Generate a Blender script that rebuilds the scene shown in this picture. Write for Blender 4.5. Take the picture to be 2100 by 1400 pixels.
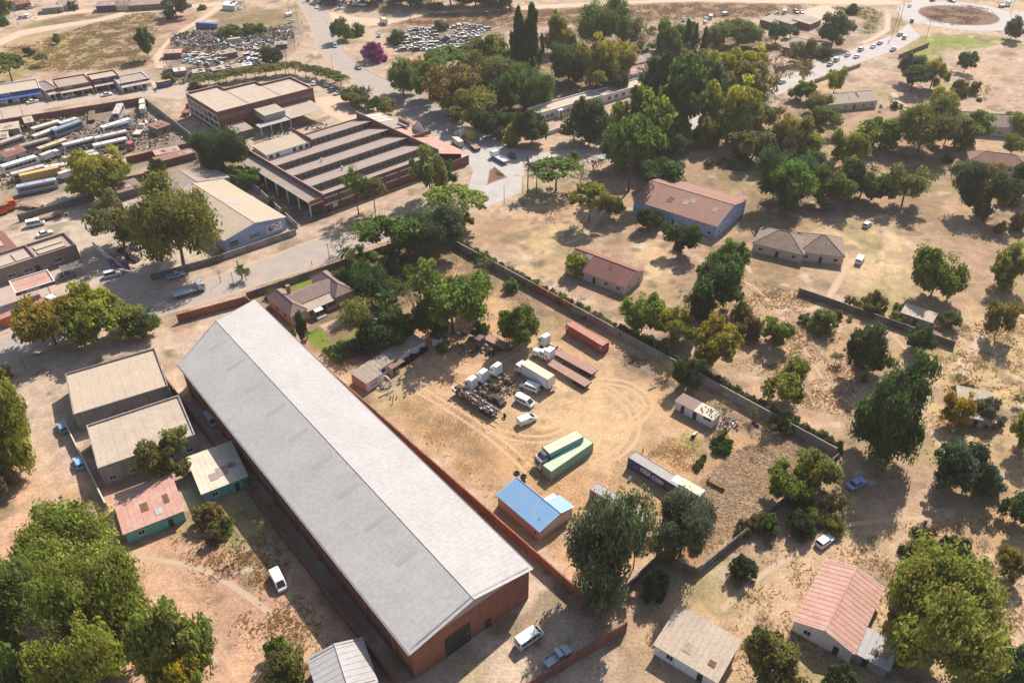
import bpy, bmesh, math, random
import numpy as np
from mathutils import Vector, Matrix
for o in list(bpy.data.objects): bpy.data.objects.remove(o)
SC = bpy.context.scene
COL = SC.collection
# ------------------------------------------------------------ camera
F_PX, PITCH, CAM_H = 1633.0, math.radians(36.45), 116.5
cam = bpy.data.objects.new('camera', bpy.data.cameras.new('camera'))
COL.objects.link(cam)
cam.location = (0, 0, CAM_H)
cam.rotation_euler = (math.radians(90) - PITCH, 0, 0)
cam.data.sensor_width = 36.0
cam.data.lens = 36.0 * F_PX / 2100.0
cam.data.clip_start = 1.0
cam.data.clip_end = 9000.0
SC.camera = cam
# ------------------------------------------------------------ sky, sun, exposure
SUN_AZ, SUN_EL = math.radians(63.0), math.radians(43.0)     # azimuth from +X
world = bpy.data.worlds.new('World'); SC.world = world; world.use_nodes = True
wn = world.node_tree.nodes; wl = world.node_tree.links
sky = wn.new('ShaderNodeTexSky'); sky.sky_type = 'NISHITA'; sky.sun_disc = False
sky.sun_elevation = SUN_EL; sky.sun_rotation = math.pi/2 - SUN_AZ
sky.air_density = 1.0; sky.dust_density = 1.5
wl.new(sky.outputs[0], wn['Background'].inputs[0]); wn['Background'].inputs[1].default_value = 0.095
sd = bpy.data.lights.new('sun', 'SUN'); sd.energy = 4.8; sd.angle = math.radians(0.6); sd.color = (1.0, 0.935, 0.84)
sun = bpy.data.objects.new('sun', sd); COL.objects.link(sun)
sun.rotation_euler = Vector((math.cos(SUN_AZ)*math.cos(SUN_EL), math.sin(SUN_AZ)*math.cos(SUN_EL), math.sin(SUN_EL))).to_track_quat('Z', 'Y').to_euler()
vs = SC.view_settings
vs.view_transform = 'Standard'; vs.look = 'None'; vs.exposure = 0.70; vs.gamma = 1.0; vs.use_curve_mapping = False
SC.cycles.max_bounces = 6; SC.cycles.diffuse_bounces = 3; SC.cycles.glossy_bounces = 2; SC.cycles.transmission_bounces = 3; SC.cycles.volume_bounces = 1
R = random.Random(7)
# ------------------------------------------------------------ photo pixel -> place
CP, SP = math.cos(PITCH), math.sin(PITCH)
def G(x, y, z=0.0):
    u, v = (x-1050)/F_PX, -(y-700)/F_PX
    d = (u, CP+v*SP, -SP+v*CP); t = (z-CAM_H)/d[2]
    return Vector((d[0]*t, d[1]*t, z))
def mpp(x, y):
    g = G(x, y); return (g.y*CP + CAM_H*SP)/F_PX          # metres per pixel there
def up_to(x, y, ytop):
    g = G(x, y); return CAM_H - g.y*math.tan(PITCH-math.atan((700-ytop)/F_PX))
def heading(a, b):
    p, q = G(*a), G(*b); return math.atan2(q.y-p.y, q.x-p.x)
# ------------------------------------------------------------ materials
MATS = {}
def mat(name, c, rough=.85, var=.18, scale=.6, c2=None, mix=.5, bump=0., bscale=8., metal=0., rand=0., spec=.3, fine=.0, streak=0.):
    if name in MATS: return MATS[name]
    m = bpy.data.materials.new(name); m.use_nodes = True
    nt = m.node_tree; n = nt.nodes; l = nt.links; b = n['Principled BSDF']
    b.inputs['Roughness'].default_value = rough; b.inputs['Metallic'].default_value = metal
    b.inputs['Specular IOR Level'].default_value = spec
    tc = n.new('ShaderNodeTexCoord'); geo = n.new('ShaderNodeNewGeometry')
    no = n.new('ShaderNodeTexNoise'); no.inputs['Scale'].default_value = scale; no.inputs['Detail'].default_value = 6; no.inputs['Roughness'].default_value = .65
    l.new(geo.outputs['Position'], no.inputs['Vector'])
    rgb = n.new('ShaderNodeMix'); rgb.data_type = 'RGBA'
    c2 = c2 or tuple(x*(1-var*1.5) for x in c)
    rgb.inputs['A'].default_value = (*c, 1); rgb.inputs['B'].default_value = (*c2, 1)
    rmp = n.new('ShaderNodeMapRange'); rmp.inputs['From Min'].default_value = mix-.18; rmp.inputs['From Max'].default_value = mix+.22
    l.new(no.outputs['Fac'], rmp.inputs['Value']); l.new(rmp.outputs[0], rgb.inputs['Factor'])
    out = rgb.outputs['Result']
    if fine:
        n2 = n.new('ShaderNodeTexNoise'); n2.inputs['Scale'].default_value = scale*9; n2.inputs['Detail'].default_value = 4
        l.new(geo.outputs['Position'], n2.inputs['Vector'])
        mr = n.new('ShaderNodeMapRange'); mr.inputs['From Min'].default_value = .3; mr.inputs['From Max'].default_value = .7
        mr.inputs['To Min'].default_value = 1-fine; mr.inputs['To Max'].default_value = 1+fine
        l.new(n2.outputs['Fac'], mr.inputs['Value'])
        vm = n.new('ShaderNodeVectorMath'); vm.operation = 'SCALE'
        l.new(out, vm.inputs[0]); l.new(mr.outputs[0], vm.inputs['Scale']); out = vm.outputs[0]
    if streak:
        mp = n.new('ShaderNodeMapping'); mp.inputs['Scale'].default_value = (3.0, 3.0, .25)
        l.new(geo.outputs['Position'], mp.inputs['Vector'])
        n3 = n.new('ShaderNodeTexNoise'); n3.inputs['Scale'].default_value = 1.0; n3.inputs['Detail'].default_value = 5
        l.new(mp.outputs[0], n3.inputs['Vector'])
        mr = n.new('ShaderNodeMapRange'); mr.inputs['From Min'].default_value = .42; mr.inputs['From Max'].default_value = .75
        mr.inputs['To Min'].default_value = 1; mr.inputs['To Max'].default_value = 1-streak
        l.new(n3.outputs['Fac'], mr.inputs['Value'])
        vm = n.new('ShaderNodeVectorMath'); vm.operation = 'SCALE'
        l.new(out, vm.inputs[0]); l.new(mr.outputs[0], vm.inputs['Scale']); out = vm.outputs[0]
    if rand:
        oi = n.new('ShaderNodeObjectInfo'); mr = n.new('ShaderNodeMapRange')
        mr.inputs['To Min'].default_value = 1-rand; mr.inputs['To Max'].default_value = 1+rand
        l.new(oi.outputs['Random'], mr.inputs['Value'])
        vm = n.new('ShaderNodeVectorMath'); vm.operation = 'SCALE'
        l.new(out, vm.inputs[0]); l.new(mr.outputs[0], vm.inputs['Scale']); out = vm.outputs[0]
    l.new(out, b.inputs['Base Color'])
    if bump:
        nb = n.new('ShaderNodeTexNoise'); nb.inputs['Scale'].default_value = bscale; nb.inputs['Detail'].default_value = 3
        l.new(geo.outputs['Position'], nb.inputs['Vector'])
        bu = n.new('ShaderNodeBump'); bu.inputs['Strength'].default_value = bump; bu.inputs['Distance'].default_value = .1
        l.new(nb.outputs['Fac'], bu.inputs['Height']); l.new(bu.outputs[0], b.inputs['Normal'])
    MATS[name] = m; return m
def leaf_mat():
    m = bpy.data.materials.new('foliage'); m.use_nodes = True
    nt = m.node_tree; n = nt.nodes; l = nt.links; n.clear()
    out = n.new('ShaderNodeOutputMaterial'); oi = n.new('ShaderNodeObjectInfo')
    at = n.new('ShaderNodeAttribute'); at.attribute_name = 'tone'
    mul = n.new('ShaderNodeMix'); mul.data_type = 'RGBA'; mul.blend_type = 'MULTIPLY'; mul.inputs['Factor'].default_value = 1
    l.new(oi.outputs['Color'], mul.inputs['A']); l.new(at.outputs['Color'], mul.inputs['B'])
    d = n.new('ShaderNodeBsdfPrincipled'); d.inputs['Roughness'].default_value = .6; d.inputs['Specular IOR Level'].default_value = .25
    t = n.new('ShaderNodeBsdfTranslucent'); mx = n.new('ShaderNodeMixShader'); mx.inputs[0].default_value = .46
    l.new(mul.outputs['Result'], d.inputs['Base Color']); l.new(mul.outputs['Result'], t.inputs['Color'])
    l.new(d.outputs[0], mx.inputs[1]); l.new(t.outputs[0], mx.inputs[2]); l.new(mx.outputs[0], out.inputs[0])
    return m
LEAF = leaf_mat()
def tint_mat(name, rough, spec=.4, dirt=.25, coat=0.):
    """paint whose colour is the object's own colour, with dust"""
    m = bpy.data.materials.new(name); m.use_nodes = True
    nt = m.node_tree; n = nt.nodes; l = nt.links; b = n['Principled BSDF']
    b.inputs['Roughness'].default_value = rough; b.inputs['Specular IOR Level'].default_value = spec
    oi = n.new('ShaderNodeObjectInfo'); geo = n.new('ShaderNodeNewGeometry')
    no = n.new('ShaderNodeTexNoise'); no.inputs['Scale'].default_value = 1.3; no.inputs['Detail'].default_value = 6
    l.new(geo.outputs['Position'], no.inputs['Vector'])
    mr = n.new('ShaderNodeMapRange'); mr.inputs['From Min'].default_value = .45; mr.inputs['From Max'].default_value = .75; mr.inputs['To Max'].default_value = dirt*2
    l.new(no.outputs['Fac'], mr.inputs['Value'])
    mx = n.new('ShaderNodeMix'); mx.data_type = 'RGBA'; mx.inputs['B'].default_value = (.30, .21, .14, 1)
    l.new(mr.outputs[0], mx.inputs['Factor']); l.new(oi.outputs['Color'], mx.inputs['A']); l.new(mx.outputs['Result'], b.inputs['Base Color'])
    return m
PAINT = tint_mat('vehicle_paint', .35, .5, .12)
OLDPAINT = tint_mat('weathered_paint', .7, .25, .38)
WALLP = tint_mat('wall_paint', .9, .15, .10)
def K(n): return MATS[n]
mat('glass', (.02, .025, .035), .12, .1, spec=.6)
mat('rubber', (.018, .018, .019), .9, .3, 3)
mat('dark_metal', (.05, .045, .042), .6, .4, 2.)
mat('rust', (.20, .085, .045), .9, .3, 2., c2=(.10, .06, .045))
mat('steel', (.30, .295, .29), .45, .2, 2., metal=.5)
mat('chrome_lamp', (.6, .6, .58), .2)
mat('red_lamp', (.4, .02, .015), .3)
mat('brick', (.25, .10, .075), .9, .25, .9, c2=(.17, .075, .06), fine=.25, streak=.2)
mat('brick_orange', (.34, .13, .075), .9, .2, .8, c2=(.24, .10, .07), fine=.2, streak=.25, rand=.16)
mat('white_paint', (.72, .70, .68), .8, .12, .8, streak=.18)
mat('cream_paint', (.62, .54, .42), .85, .15, .5, streak=.15)
mat('pink_paint', (.60, .36, .27), .88, .15, .6, streak=.12, fine=.08)
mat('buff_paint', (.58, .47, .38), .88, .15, .6, streak=.12)
mat('blue_wall', (.40, .46, .60), .85, .25, .35, c2=(.20, .28, .50), streak=.1)
mat('asbestos', (.36, .28, .235), .9, .2, .35, c2=(.28, .215, .185), fine=.1)
mat('asbestos_pale', (.46, .37, .29), .9, .2, .25, c2=(.38, .30, .235), fine=.08, streak=.22)
mat('cream_sheet', (.46, .37, .275), .75, .2, .15, c2=(.41, .325, .245), fine=.06, streak=.22)
mat('grey_sheet', (.375, .352, .34), .7, .1, .16, c2=(.325, .302, .29), fine=.09)
mat('dull_sheet', (.335, .31, .30), .7, .1, .3)
mat('blue_sheet', (.15, .30, .49), .5, .15, .6, c2=(.19, .33, .48), spec=.5)
mat('mauve_sheet', (.29, .195, .165), .8, .2, .5, c2=(.225, .155, .135), fine=.12, streak=.22)
mat('maroon_sheet', (.27, .115, .095), .75, .2, .4, fine=.1, streak=.22)
mat('terracotta', (.31, .165, .118), .85, .25, .5, c2=(.24, .135, .105), fine=.15, streak=.22)
mat('thatch_grey', (.34, .25, .19), .95, .25, .8, fine=.2, streak=.22)
mat('pink_sheet', (.44, .22, .165), .8, .2, .5, c2=(.50, .33, .27), fine=.1, streak=.22)
mat('old_sheet', (.40, .33, .25), .85, .3, 1.2, c2=(.25, .19, .14), fine=.2)
mat('concrete', (.33, .29, .26), .9, .2, .8, c2=(.23, .205, .19), fine=.12, streak=.35, rand=.22)
mat('concrete_dark', (.20, .175, .16), .9, .25, .8, fine=.15, streak=.3, rand=.25)
mat('paving', (.45, .37, .30), .9, .2, .6, fine=.12)
mat('bark', (.13, .10, .08), .95, .3, 3.)
mat('pale_bark', (.30, .255, .21), .95, .3, 2.)
mat('wood', (.27, .17, .10), .9, .3, 2., fine=.2)
mat('grey_wood', (.30, .25, .20), .95, .3, 2., fine=.2)
mat('pole_grey', (.17, .16, .155), .7, .2, 1.)
mat('purple_board', (.11, .05, .16), .6, .2, 1.)
mat('blue_board', (.05, .09, .28), .6, .2, 1.)
mat('print_white', (.75, .74, .74), .6, .08, 2.)
mat('print_red', (.42, .05, .06), .6, .2, 2.)
mat('plastic_orange', (.62, .12, .03), .55, .2, 2.)
mat('straw', (.44, .31, .17), .95, .3, 3., rand=.2)
mat('tarp_dark', (.055, .05, .055), .7, .4, 2.)
mat('skin_dark', (.07, .04, .03), .7)
mat('cloth_dark', (.03, .03, .045), .9); mat('cloth_red', (.22, .03, .03), .9); mat('cloth_pale', (.5, .48, .45), .9); mat('cloth_blue', (.05, .09, .22), .9)
# ------------------------------------------------------------ mesh builder and tagging
class MB:
    def __init__(s): s.v = []; s.f = []; s.mi = []
    def add(s, vs, fs, m=0):
        k = len(s.v); s.v += [tuple(p) for p in vs]; s.f += [tuple(i+k for i in q) for q in fs]; s.mi += [m]*len(fs); return s
    def box(s, x0, y0, z0, x1, y1, z1, m=0):
        return s.add([(x0,y0,z0),(x1,y0,z0),(x1,y1,z0),(x0,y1,z0),(x0,y0,z1),(x1,y0,z1),(x1,y1,z1),(x0,y1,z1)],
                     [(3,2,1,0),(4,5,6,7),(0,1,5,4),(1,2,6,5),(2,3,7,6),(3,0,4,7)], m)
    def poly(s, pts, m=0): return s.add(pts, [tuple(range(len(pts)))], m)
    def slab(s, pts, t, m=0):
        """polygon given counter-clockwise from above, thickened downwards by t"""
        n = len(pts); lo = [(p[0], p[1], p[2]-t) for p in pts]
        return s.add(list(pts)+lo, [tuple(range(n)), tuple(range(2*n-1, n-1, -1))]+[(i, n+i, n+(i+1) % n, (i+1) % n) for i in range(n)], m)
    def prof(s, pts, w, bev=.05, m=0):
        """side profile (x,z) counter-clockwise, extruded across y with bevelled sides"""
        n = len(pts); cx = sum(p[0] for p in pts)/n; cz = sum(p[1] for p in pts)/n
        def ins(p):
            dx, dz = cx-p[0], cz-p[1]; d = math.hypot(dx, dz) or 1
            return (p[0]+dx/d*bev*1.3, p[1]+dz/d*bev*1.3)
        q = [ins(p) for p in pts]; vs = []
        for y, c in ((-w/2, q), (-w/2+bev, pts), (w/2-bev, pts), (w/2, q)): vs += [(p[0], y, p[1]) for p in c]
        fs = [tuple(range(n)), tuple(range(4*n-1, 3*n-1, -1))]
        for k in range(3):
            for i in range(n):
                j = (i+1) % n; fs.append((k*n+i, (k+1)*n+i, (k+1)*n+j, k*n+j))
        return s.add(vs, fs, m)
    def tube(s, p, q, r0, r1=None, n=6, m=0):
        p, q = Vector(p), Vector(q); r1 = r0 if r1 is None else r1
        d = (q-p).normalized() if (q-p).length > 1e-6 else Vector((0, 0, 1))
        a = d.orthogonal().normalized(); b = d.cross(a); vs = []
        for c, r in ((p, r0), (q, r1)):
            for i in range(n):
                t = 2*math.pi*i/n; vs.append(c+a*(r*math.cos(t))+b*(r*math.sin(t)))
        return s.add(vs, [(i, (i+1) % n, n+(i+1) % n, n+i) for i in range(n)]+[tuple(range(n-1, -1, -1)), tuple(range(n, 2*n))], m)
    def mesh(s, name, mats):
        me = bpy.data.meshes.new(name); me.from_pydata(s.v, [], s.f)
        for mm in (mats if isinstance(mats, (list, tuple)) else [mats]): me.materials.append(mm)
        if any(s.mi): me.polygons.foreach_set('material_index', s.mi)
        me.update(); return me
    def build(s, name, mats, parent=None, loc=None, rz=None, color=None):
        return link(name, s.mesh(name, mats), parent, loc, rz, color)
def link(name, me, parent=None, loc=None, rz=None, color=None):
    o = bpy.data.objects.new(name, me); COL.objects.link(o)
    if parent: o.parent = parent
    if loc is not None: o.location = loc
    if rz is not None: o.rotation_euler = (0, 0, rz)
    if color: o.color = (*color[:3], 1)
    return o
def tag(o, label, cat, group=None):
    o['label'] = label; o['category'] = cat
    if group: o['group'] = group
    return o
def thing(name, label, cat, loc=(0, 0, 0), rz=0, group=None):
    o = bpy.data.objects.new(name, None); COL.objects.link(o); o.empty_display_size = .5
    o.location = loc; o.rotation_euler = (0, 0, rz); return tag(o, label, cat, group)
def structure(o, label=None):
    o['kind'] = 'structure'
    return o
def stuff(o, label, cat):
    tag(o, label, cat); o['kind'] = 'stuff'; return o
KIDS = {}
def copy_tree(o, parent=None):
    c = o.copy(); COL.objects.link(c); c.parent = parent
    for ch in o.children: copy_tree(ch, c)
    return c
def recolor(o, color, names):
    for ch in o.children_recursive:
        if ch.name.split('.')[0] in names: ch.color = (*color, 1)
# ------------------------------------------------------------ ground
rg = np.random.RandomState(3)
def vnoise(x, y, sc, seed):
    r = np.random.RandomState(seed); o = np.zeros_like(x)
    for k in range(10):
        a = r.uniform(0, 6.28); f = (1+.9*r.rand())/sc*2.2; o += np.sin((x*math.cos(a)+y*math.sin(a))*f+r.uniform(0, 6.28)+1.3*np.sin((x*math.sin(a)-y*math.cos(a))*f*.6+r.uniform(0, 6.28)))
    return o/10**.5/1.4
def sdist(x, y, poly):
    d = np.full(x.shape, 1e9); ins = np.zeros(x.shape, bool); n = len(poly)
    for i in range(n):
        ax, ay = poly[i]; bx, by = poly[(i+1) % n]
        ex, ey = bx-ax, by-ay; t = np.clip(((x-ax)*ex+(y-ay)*ey)/(ex*ex+ey*ey+1e-9), 0, 1)
        d = np.minimum(d, np.hypot(x-ax-t*ex, y-ay-t*ey))
        c = ((ay > y) != (by > y)) & (x < (bx-ax)*(y-ay)/(by-ay+1e-12)+ax); ins ^= c
    return np.where(ins, d, -d)
ZONES = [  # photo outline, soil colour, soft edge (m), patchiness
 ([(1000,440),(1260,330),(1560,235),(1680,175),(2140,120),(2200,700),(2300,1450),(1300,1450),(1290,1270),(1440,1170),(1735,930),(910,470)], (.33,.215,.135), 6, .75),
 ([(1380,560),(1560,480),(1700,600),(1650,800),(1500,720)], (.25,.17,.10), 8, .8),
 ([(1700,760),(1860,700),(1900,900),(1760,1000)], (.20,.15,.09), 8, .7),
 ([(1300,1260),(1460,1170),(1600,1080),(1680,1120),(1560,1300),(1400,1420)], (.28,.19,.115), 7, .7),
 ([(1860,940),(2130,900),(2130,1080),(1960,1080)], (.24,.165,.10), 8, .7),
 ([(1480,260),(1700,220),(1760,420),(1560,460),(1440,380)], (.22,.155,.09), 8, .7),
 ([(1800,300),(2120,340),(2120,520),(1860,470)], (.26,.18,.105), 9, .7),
 ([(0,95),(60,88),(150,60),(270,28),(330,24),(325,75),(312,110),(302,138),(150,148),(80,152),(0,175)], (.24,.175,.09), 4, .7),
 ([(-20,125),(40,78),(110,72),(175,82),(150,120),(80,145),(-20,170)], (.30,.225,.085), 4, .4),
 ([(45,60),(85,38),(150,30),(215,24),(250,24),(200,40),(120,52)], (.19,.12,.075), 3, .5),
 ([(45,62),(60,50),(95,48),(80,60)], (.20,.20,.05), 2, .3),
 ([(328,34),(400,28),(400,42),(330,76)], (.33,.19,.13), 3, .3),
 ([(338,78),(385,60),(500,30),(600,25),(612,60),(600,108),(560,132),(500,160),(380,178),(320,165),(325,130)], (.17,.13,.10), 5, .6),
 ([(420,35),(480,14),(590,20),(603,40),(520,62)], (.21,.15,.08), 4, .5),
 ([(790,50),(880,26),(1050,18),(1200,15),(1400,4),(1640,8),(1656,20),(1640,30),(1550,38),(1400,40),(1300,48),(1050,58),(830,60)], (.20,.12,.075), 4, .5),
 ([(800,58),(1060,48),(1020,104),(900,108),(820,118)], (.23,.165,.12), 4, .4),
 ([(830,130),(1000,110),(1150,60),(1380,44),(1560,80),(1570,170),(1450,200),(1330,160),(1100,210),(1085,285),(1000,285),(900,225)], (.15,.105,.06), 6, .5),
 ([(1700,14),(1785,14),(1815,28),(1800,62),(1780,73),(1762,70),(1775,42),(1725,30)], (.19,.15,.07), 2, .4),
 ([(1822,34),(1850,40),(1856,52),(1835,66),(1815,72)], (.24,.15,.09), 2, .3),
 ([(1580,95),(1680,75),(1780,78),(1755,88),(1690,110),(1600,115)], (.22,.15,.085), 3, .4),
 ([(1885,76),(1990,69),(2070,78),(2060,92),(1900,112),(1870,105)], (.20,.215,.055), 2, .3),
 ([(1850,105),(1920,100),(1930,125),(1860,135)], (.22,.24,.05), 3, .2),
 ([(0,292),(110,240),(290,203),(335,215),(402,288),(330,330),(170,385),(0,432)], (.205,.16,.128), 3, .5),
 ([(290,300),(400,285),(500,330),(480,380),(340,350)], (.19,.15,.12), 4, .4),
 ([(400,165),(620,150),(720,200),(790,240),(640,260),(560,300),(400,260)], (.40,.31,.235), 4, .3),
 ([(0,430),(190,395),(300,370),(470,500),(410,560),(250,600),(0,680)], (.42,.335,.26), 4, .3),
 ([(500,320),(640,430),(700,440),(600,470),(480,380)], (.16,.12,.095), 3, .3),
 ([(505,605),(895,468),(1725,925),(1430,1165),(1355,1130),(1240,1240)], (.43,.262,.142), 1.5, .25),
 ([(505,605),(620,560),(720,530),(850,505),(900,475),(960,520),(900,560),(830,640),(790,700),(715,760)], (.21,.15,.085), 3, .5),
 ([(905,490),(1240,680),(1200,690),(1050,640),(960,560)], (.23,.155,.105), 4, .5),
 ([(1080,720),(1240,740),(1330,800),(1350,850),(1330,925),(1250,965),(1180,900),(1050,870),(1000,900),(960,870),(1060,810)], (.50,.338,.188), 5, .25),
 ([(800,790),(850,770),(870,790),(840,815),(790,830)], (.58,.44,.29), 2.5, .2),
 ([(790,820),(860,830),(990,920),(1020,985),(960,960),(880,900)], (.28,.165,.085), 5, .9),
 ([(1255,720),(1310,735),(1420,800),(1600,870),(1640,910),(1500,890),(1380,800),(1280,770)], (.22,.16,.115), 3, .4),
 ([(1440,960),(1500,920),(1620,880),(1700,935),(1560,1060),(1440,1145),(1400,1120),(1440,1010)], (.32,.195,.115), 3, .5),
 ([(1405,1100),(1470,1090),(1430,1160),(1385,1140)], (.42,.17,.08), 2.5, .3),
 ([(1395,895),(1440,900),(1430,925),(1405,918)], (.22,.21,.06), 1.2, .3),
 ([(1405,940),(1470,925),(1440,960),(1415,975)], (.34,.215,.12), 1.5, .3),
 ([(-50,960),(80,960),(330,1010),(560,1110),(760,1400),(420,1500),(-200,1500),(-200,1000)], (.47,.285,.175), 5, .3),
 ([(330,1080),(520,1080),(600,1200),(560,1330),(430,1230)], (.40,.235,.16), 5, .3),
 ([(420,960),(540,1030),(600,1100),(520,1090),(430,1040)], (.32,.24,.11), 5, .5),
 ([(1060,470),(1170,450),(1150,560),(1080,560)], (.44,.315,.165), 4, .3),
 ([(1300,500),(1370,500),(1380,560),(1320,600)], (.48,.335,.19), 4, .2),
 ([(1700,480),(1880,480),(1860,620),(1720,590)], (.50,.365,.21), 5, .2),
 ([(1480,560),(1700,600),(1840,900),(1700,880),(1420,700)], (.40,.27,.165), 8, .4),
 ([(1850,620),(2130,640),(2130,980),(1900,960),(1830,800)], (.44,.31,.165), 9, .5),
 ([(1740,640),(1830,640),(1830,700),(1760,720)], (.40,.25,.13), 5, .4),
 ([(1640,160),(1780,140),(2120,100),(2120,330),(1900,200),(1700,230)], (.40,.285,.205), 9, .5),
 ([(1500,1180),(1640,1080),(2150,1040),(2150,1420),(1480,1420)], (.44,.305,.185), 9, .45),
 ([(1960,980),(2120,960),(2120,1160),(1980,1120)], (.38,.24,.12), 8, .5),
 ([(1090,1180),(1230,1250),(1290,1290),(1100,1420),(900,1420)], (.44,.33,.24), 3, .2),
]
def make_ground():
    xs = np.concatenate([np.linspace(-4000, -420, 14)[:-1], np.arange(-420, -120, 1.7), np.arange(-120, 120, .8), np.arange(120, 421, 1.7), np.linspace(421, 4000, 14)[1:]])
    ys = [-600., -200., 0., 30.]; y = 45.
    while y < 560: ys.append(y); y += .55+max(0, y-90)*.0052
    ys += [600, 700, 900, 1300, 2000, 3200, 5000]; ys = np.array(ys)
    X, Y = np.meshgrid(xs, ys); nx, ny = len(xs), len(ys)
    wob = vnoise(X, Y, 9., 5)*1.0 + vnoise(X, Y, 3., 6)*.7
    c = np.zeros((ny, nx, 3)); c[:] = (.405, .296, .218)
    big = vnoise(X, Y, 60., 8); c *= (1+.08*big)[..., None]
    for poly, col, soft, patch in ZONES:
        w = [tuple(G(*q)[:2]) for q in poly]
        px = [q[0] for q in w]; py = [q[1] for q in w]
        i0, i1 = np.searchsorted(xs, (min(px)-12, max(px)+12)); j0, j1 = np.searchsorted(ys, (min(py)-12, max(py)+12))
        sl = (slice(j0, j1), slice(i0, i1))
        if j1 <= j0 or i1 <= i0: continue
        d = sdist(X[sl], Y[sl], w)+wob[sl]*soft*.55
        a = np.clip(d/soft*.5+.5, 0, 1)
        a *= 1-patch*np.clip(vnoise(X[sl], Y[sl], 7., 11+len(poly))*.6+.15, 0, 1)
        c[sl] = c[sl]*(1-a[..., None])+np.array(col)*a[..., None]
    ins = np.clip(sdist(X, Y, [tuple(G(*q)[:2]) for q in ((505,605),(895,468),(1725,925),(1430,1165),(1355,1130),(1240,1240))])/4+.5, 0, 1)
    for k, (sc, thr, col, amt) in enumerate(((9., .45, (.20,.15,.095), .75), (14., .6, (.34,.22,.15), .7), (6., .75, (.50,.39,.29), .6), (20., .55, (.27,.225,.105), .6), (5., .9, (.15,.115,.08), .7), (28., .7, (.46,.30,.19), .6), (3.5, 1.1, (.17,.13,.09), .6))):
        nz_ = vnoise(X, Y, sc, 70+k)+.35*vnoise(X, Y, sc*.35, 90+k)
        a = np.clip((nz_-thr)/.35, 0, 1)*amt*np.where(ins > .5, .45, 1.); c = c*(1-a[..., None])+np.array(col)*a[..., None]
    me = bpy.data.meshes.new('ground')
    me.vertices.add(nx*ny); me.vertices.foreach_set('co', np.stack([X, Y, np.zeros_like(X)], -1).astype(np.float32).ravel())
    I = (np.arange(ny-1)[:, None]*nx+np.arange(nx-1)[None, :]).ravel()
    q = np.stack([I, I+1, I+nx+1, I+nx], -1).astype(np.int32); nq = len(q)
    me.loops.add(nq*4); me.loops.foreach_set('vertex_index', q.ravel())
    me.polygons.add(nq); me.polygons.foreach_set('loop_start', np.arange(0, nq*4, 4, dtype=np.int32)); me.polygons.foreach_set('loop_total', np.full(nq, 4, np.int32))
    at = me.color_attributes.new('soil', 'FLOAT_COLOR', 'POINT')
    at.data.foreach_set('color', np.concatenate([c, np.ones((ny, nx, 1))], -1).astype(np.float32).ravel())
    me.update(); me.validate()
    m = bpy.data.materials.new('soil'); m.use_nodes = True; nt = m.node_tree; n = nt.nodes; l = nt.links; b = n['Principled BSDF']
    b.inputs['Roughness'].default_value = 1; b.inputs['Specular IOR Level'].default_value = .05
    a = n.new('ShaderNodeAttribute'); a.attribute_name = 'soil'; geo = n.new('ShaderNodeNewGeometry'); out = a.outputs['Color']
    for sc, lo, hi, amt, det in ((.35, .35, .65, .16, 5), (2.2, .35, .65, .20, 4), (.09, .3, .7, .10, 3)):
        t = n.new('ShaderNodeTexNoise'); t.inputs['Scale'].default_value = sc; t.inputs['Detail'].default_value = det; t.inputs['Roughness'].default_value = .7
        l.new(geo.outputs['Position'], t.inputs['Vector'])
        mr = n.new('ShaderNodeMapRange'); mr.inputs['From Min'].default_value = lo; mr.inputs['From Max'].default_value = hi; mr.inputs['To Min'].default_value = 1-amt*1.3; mr.inputs['To Max'].default_value = 1+amt
        l.new(t.outputs['Fac'], mr.inputs['Value']); vm = n.new('ShaderNodeVectorMath'); vm.operation = 'SCALE'
        l.new(out, vm.inputs[0]); l.new(mr.outputs[0], vm.inputs['Scale']); out = vm.outputs[0]
    l.new(out, b.inputs['Base Color'])
    tb = n.new('ShaderNodeTexNoise'); tb.inputs['Scale'].default_value = 3.; tb.inputs['Detail'].default_value = 5; l.new(geo.outputs['Position'], tb.inputs['Vector'])
    bu = n.new('ShaderNodeBump'); bu.inputs['Strength'].default_value = .5; bu.inputs['Distance'].default_value = .12
    l.new(tb.outputs['Fac'], bu.inputs['Height']); l.new(bu.outputs[0], b.inputs['Normal'])
    me.materials.append(m); return structure(link('ground', me))
make_ground()
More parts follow.
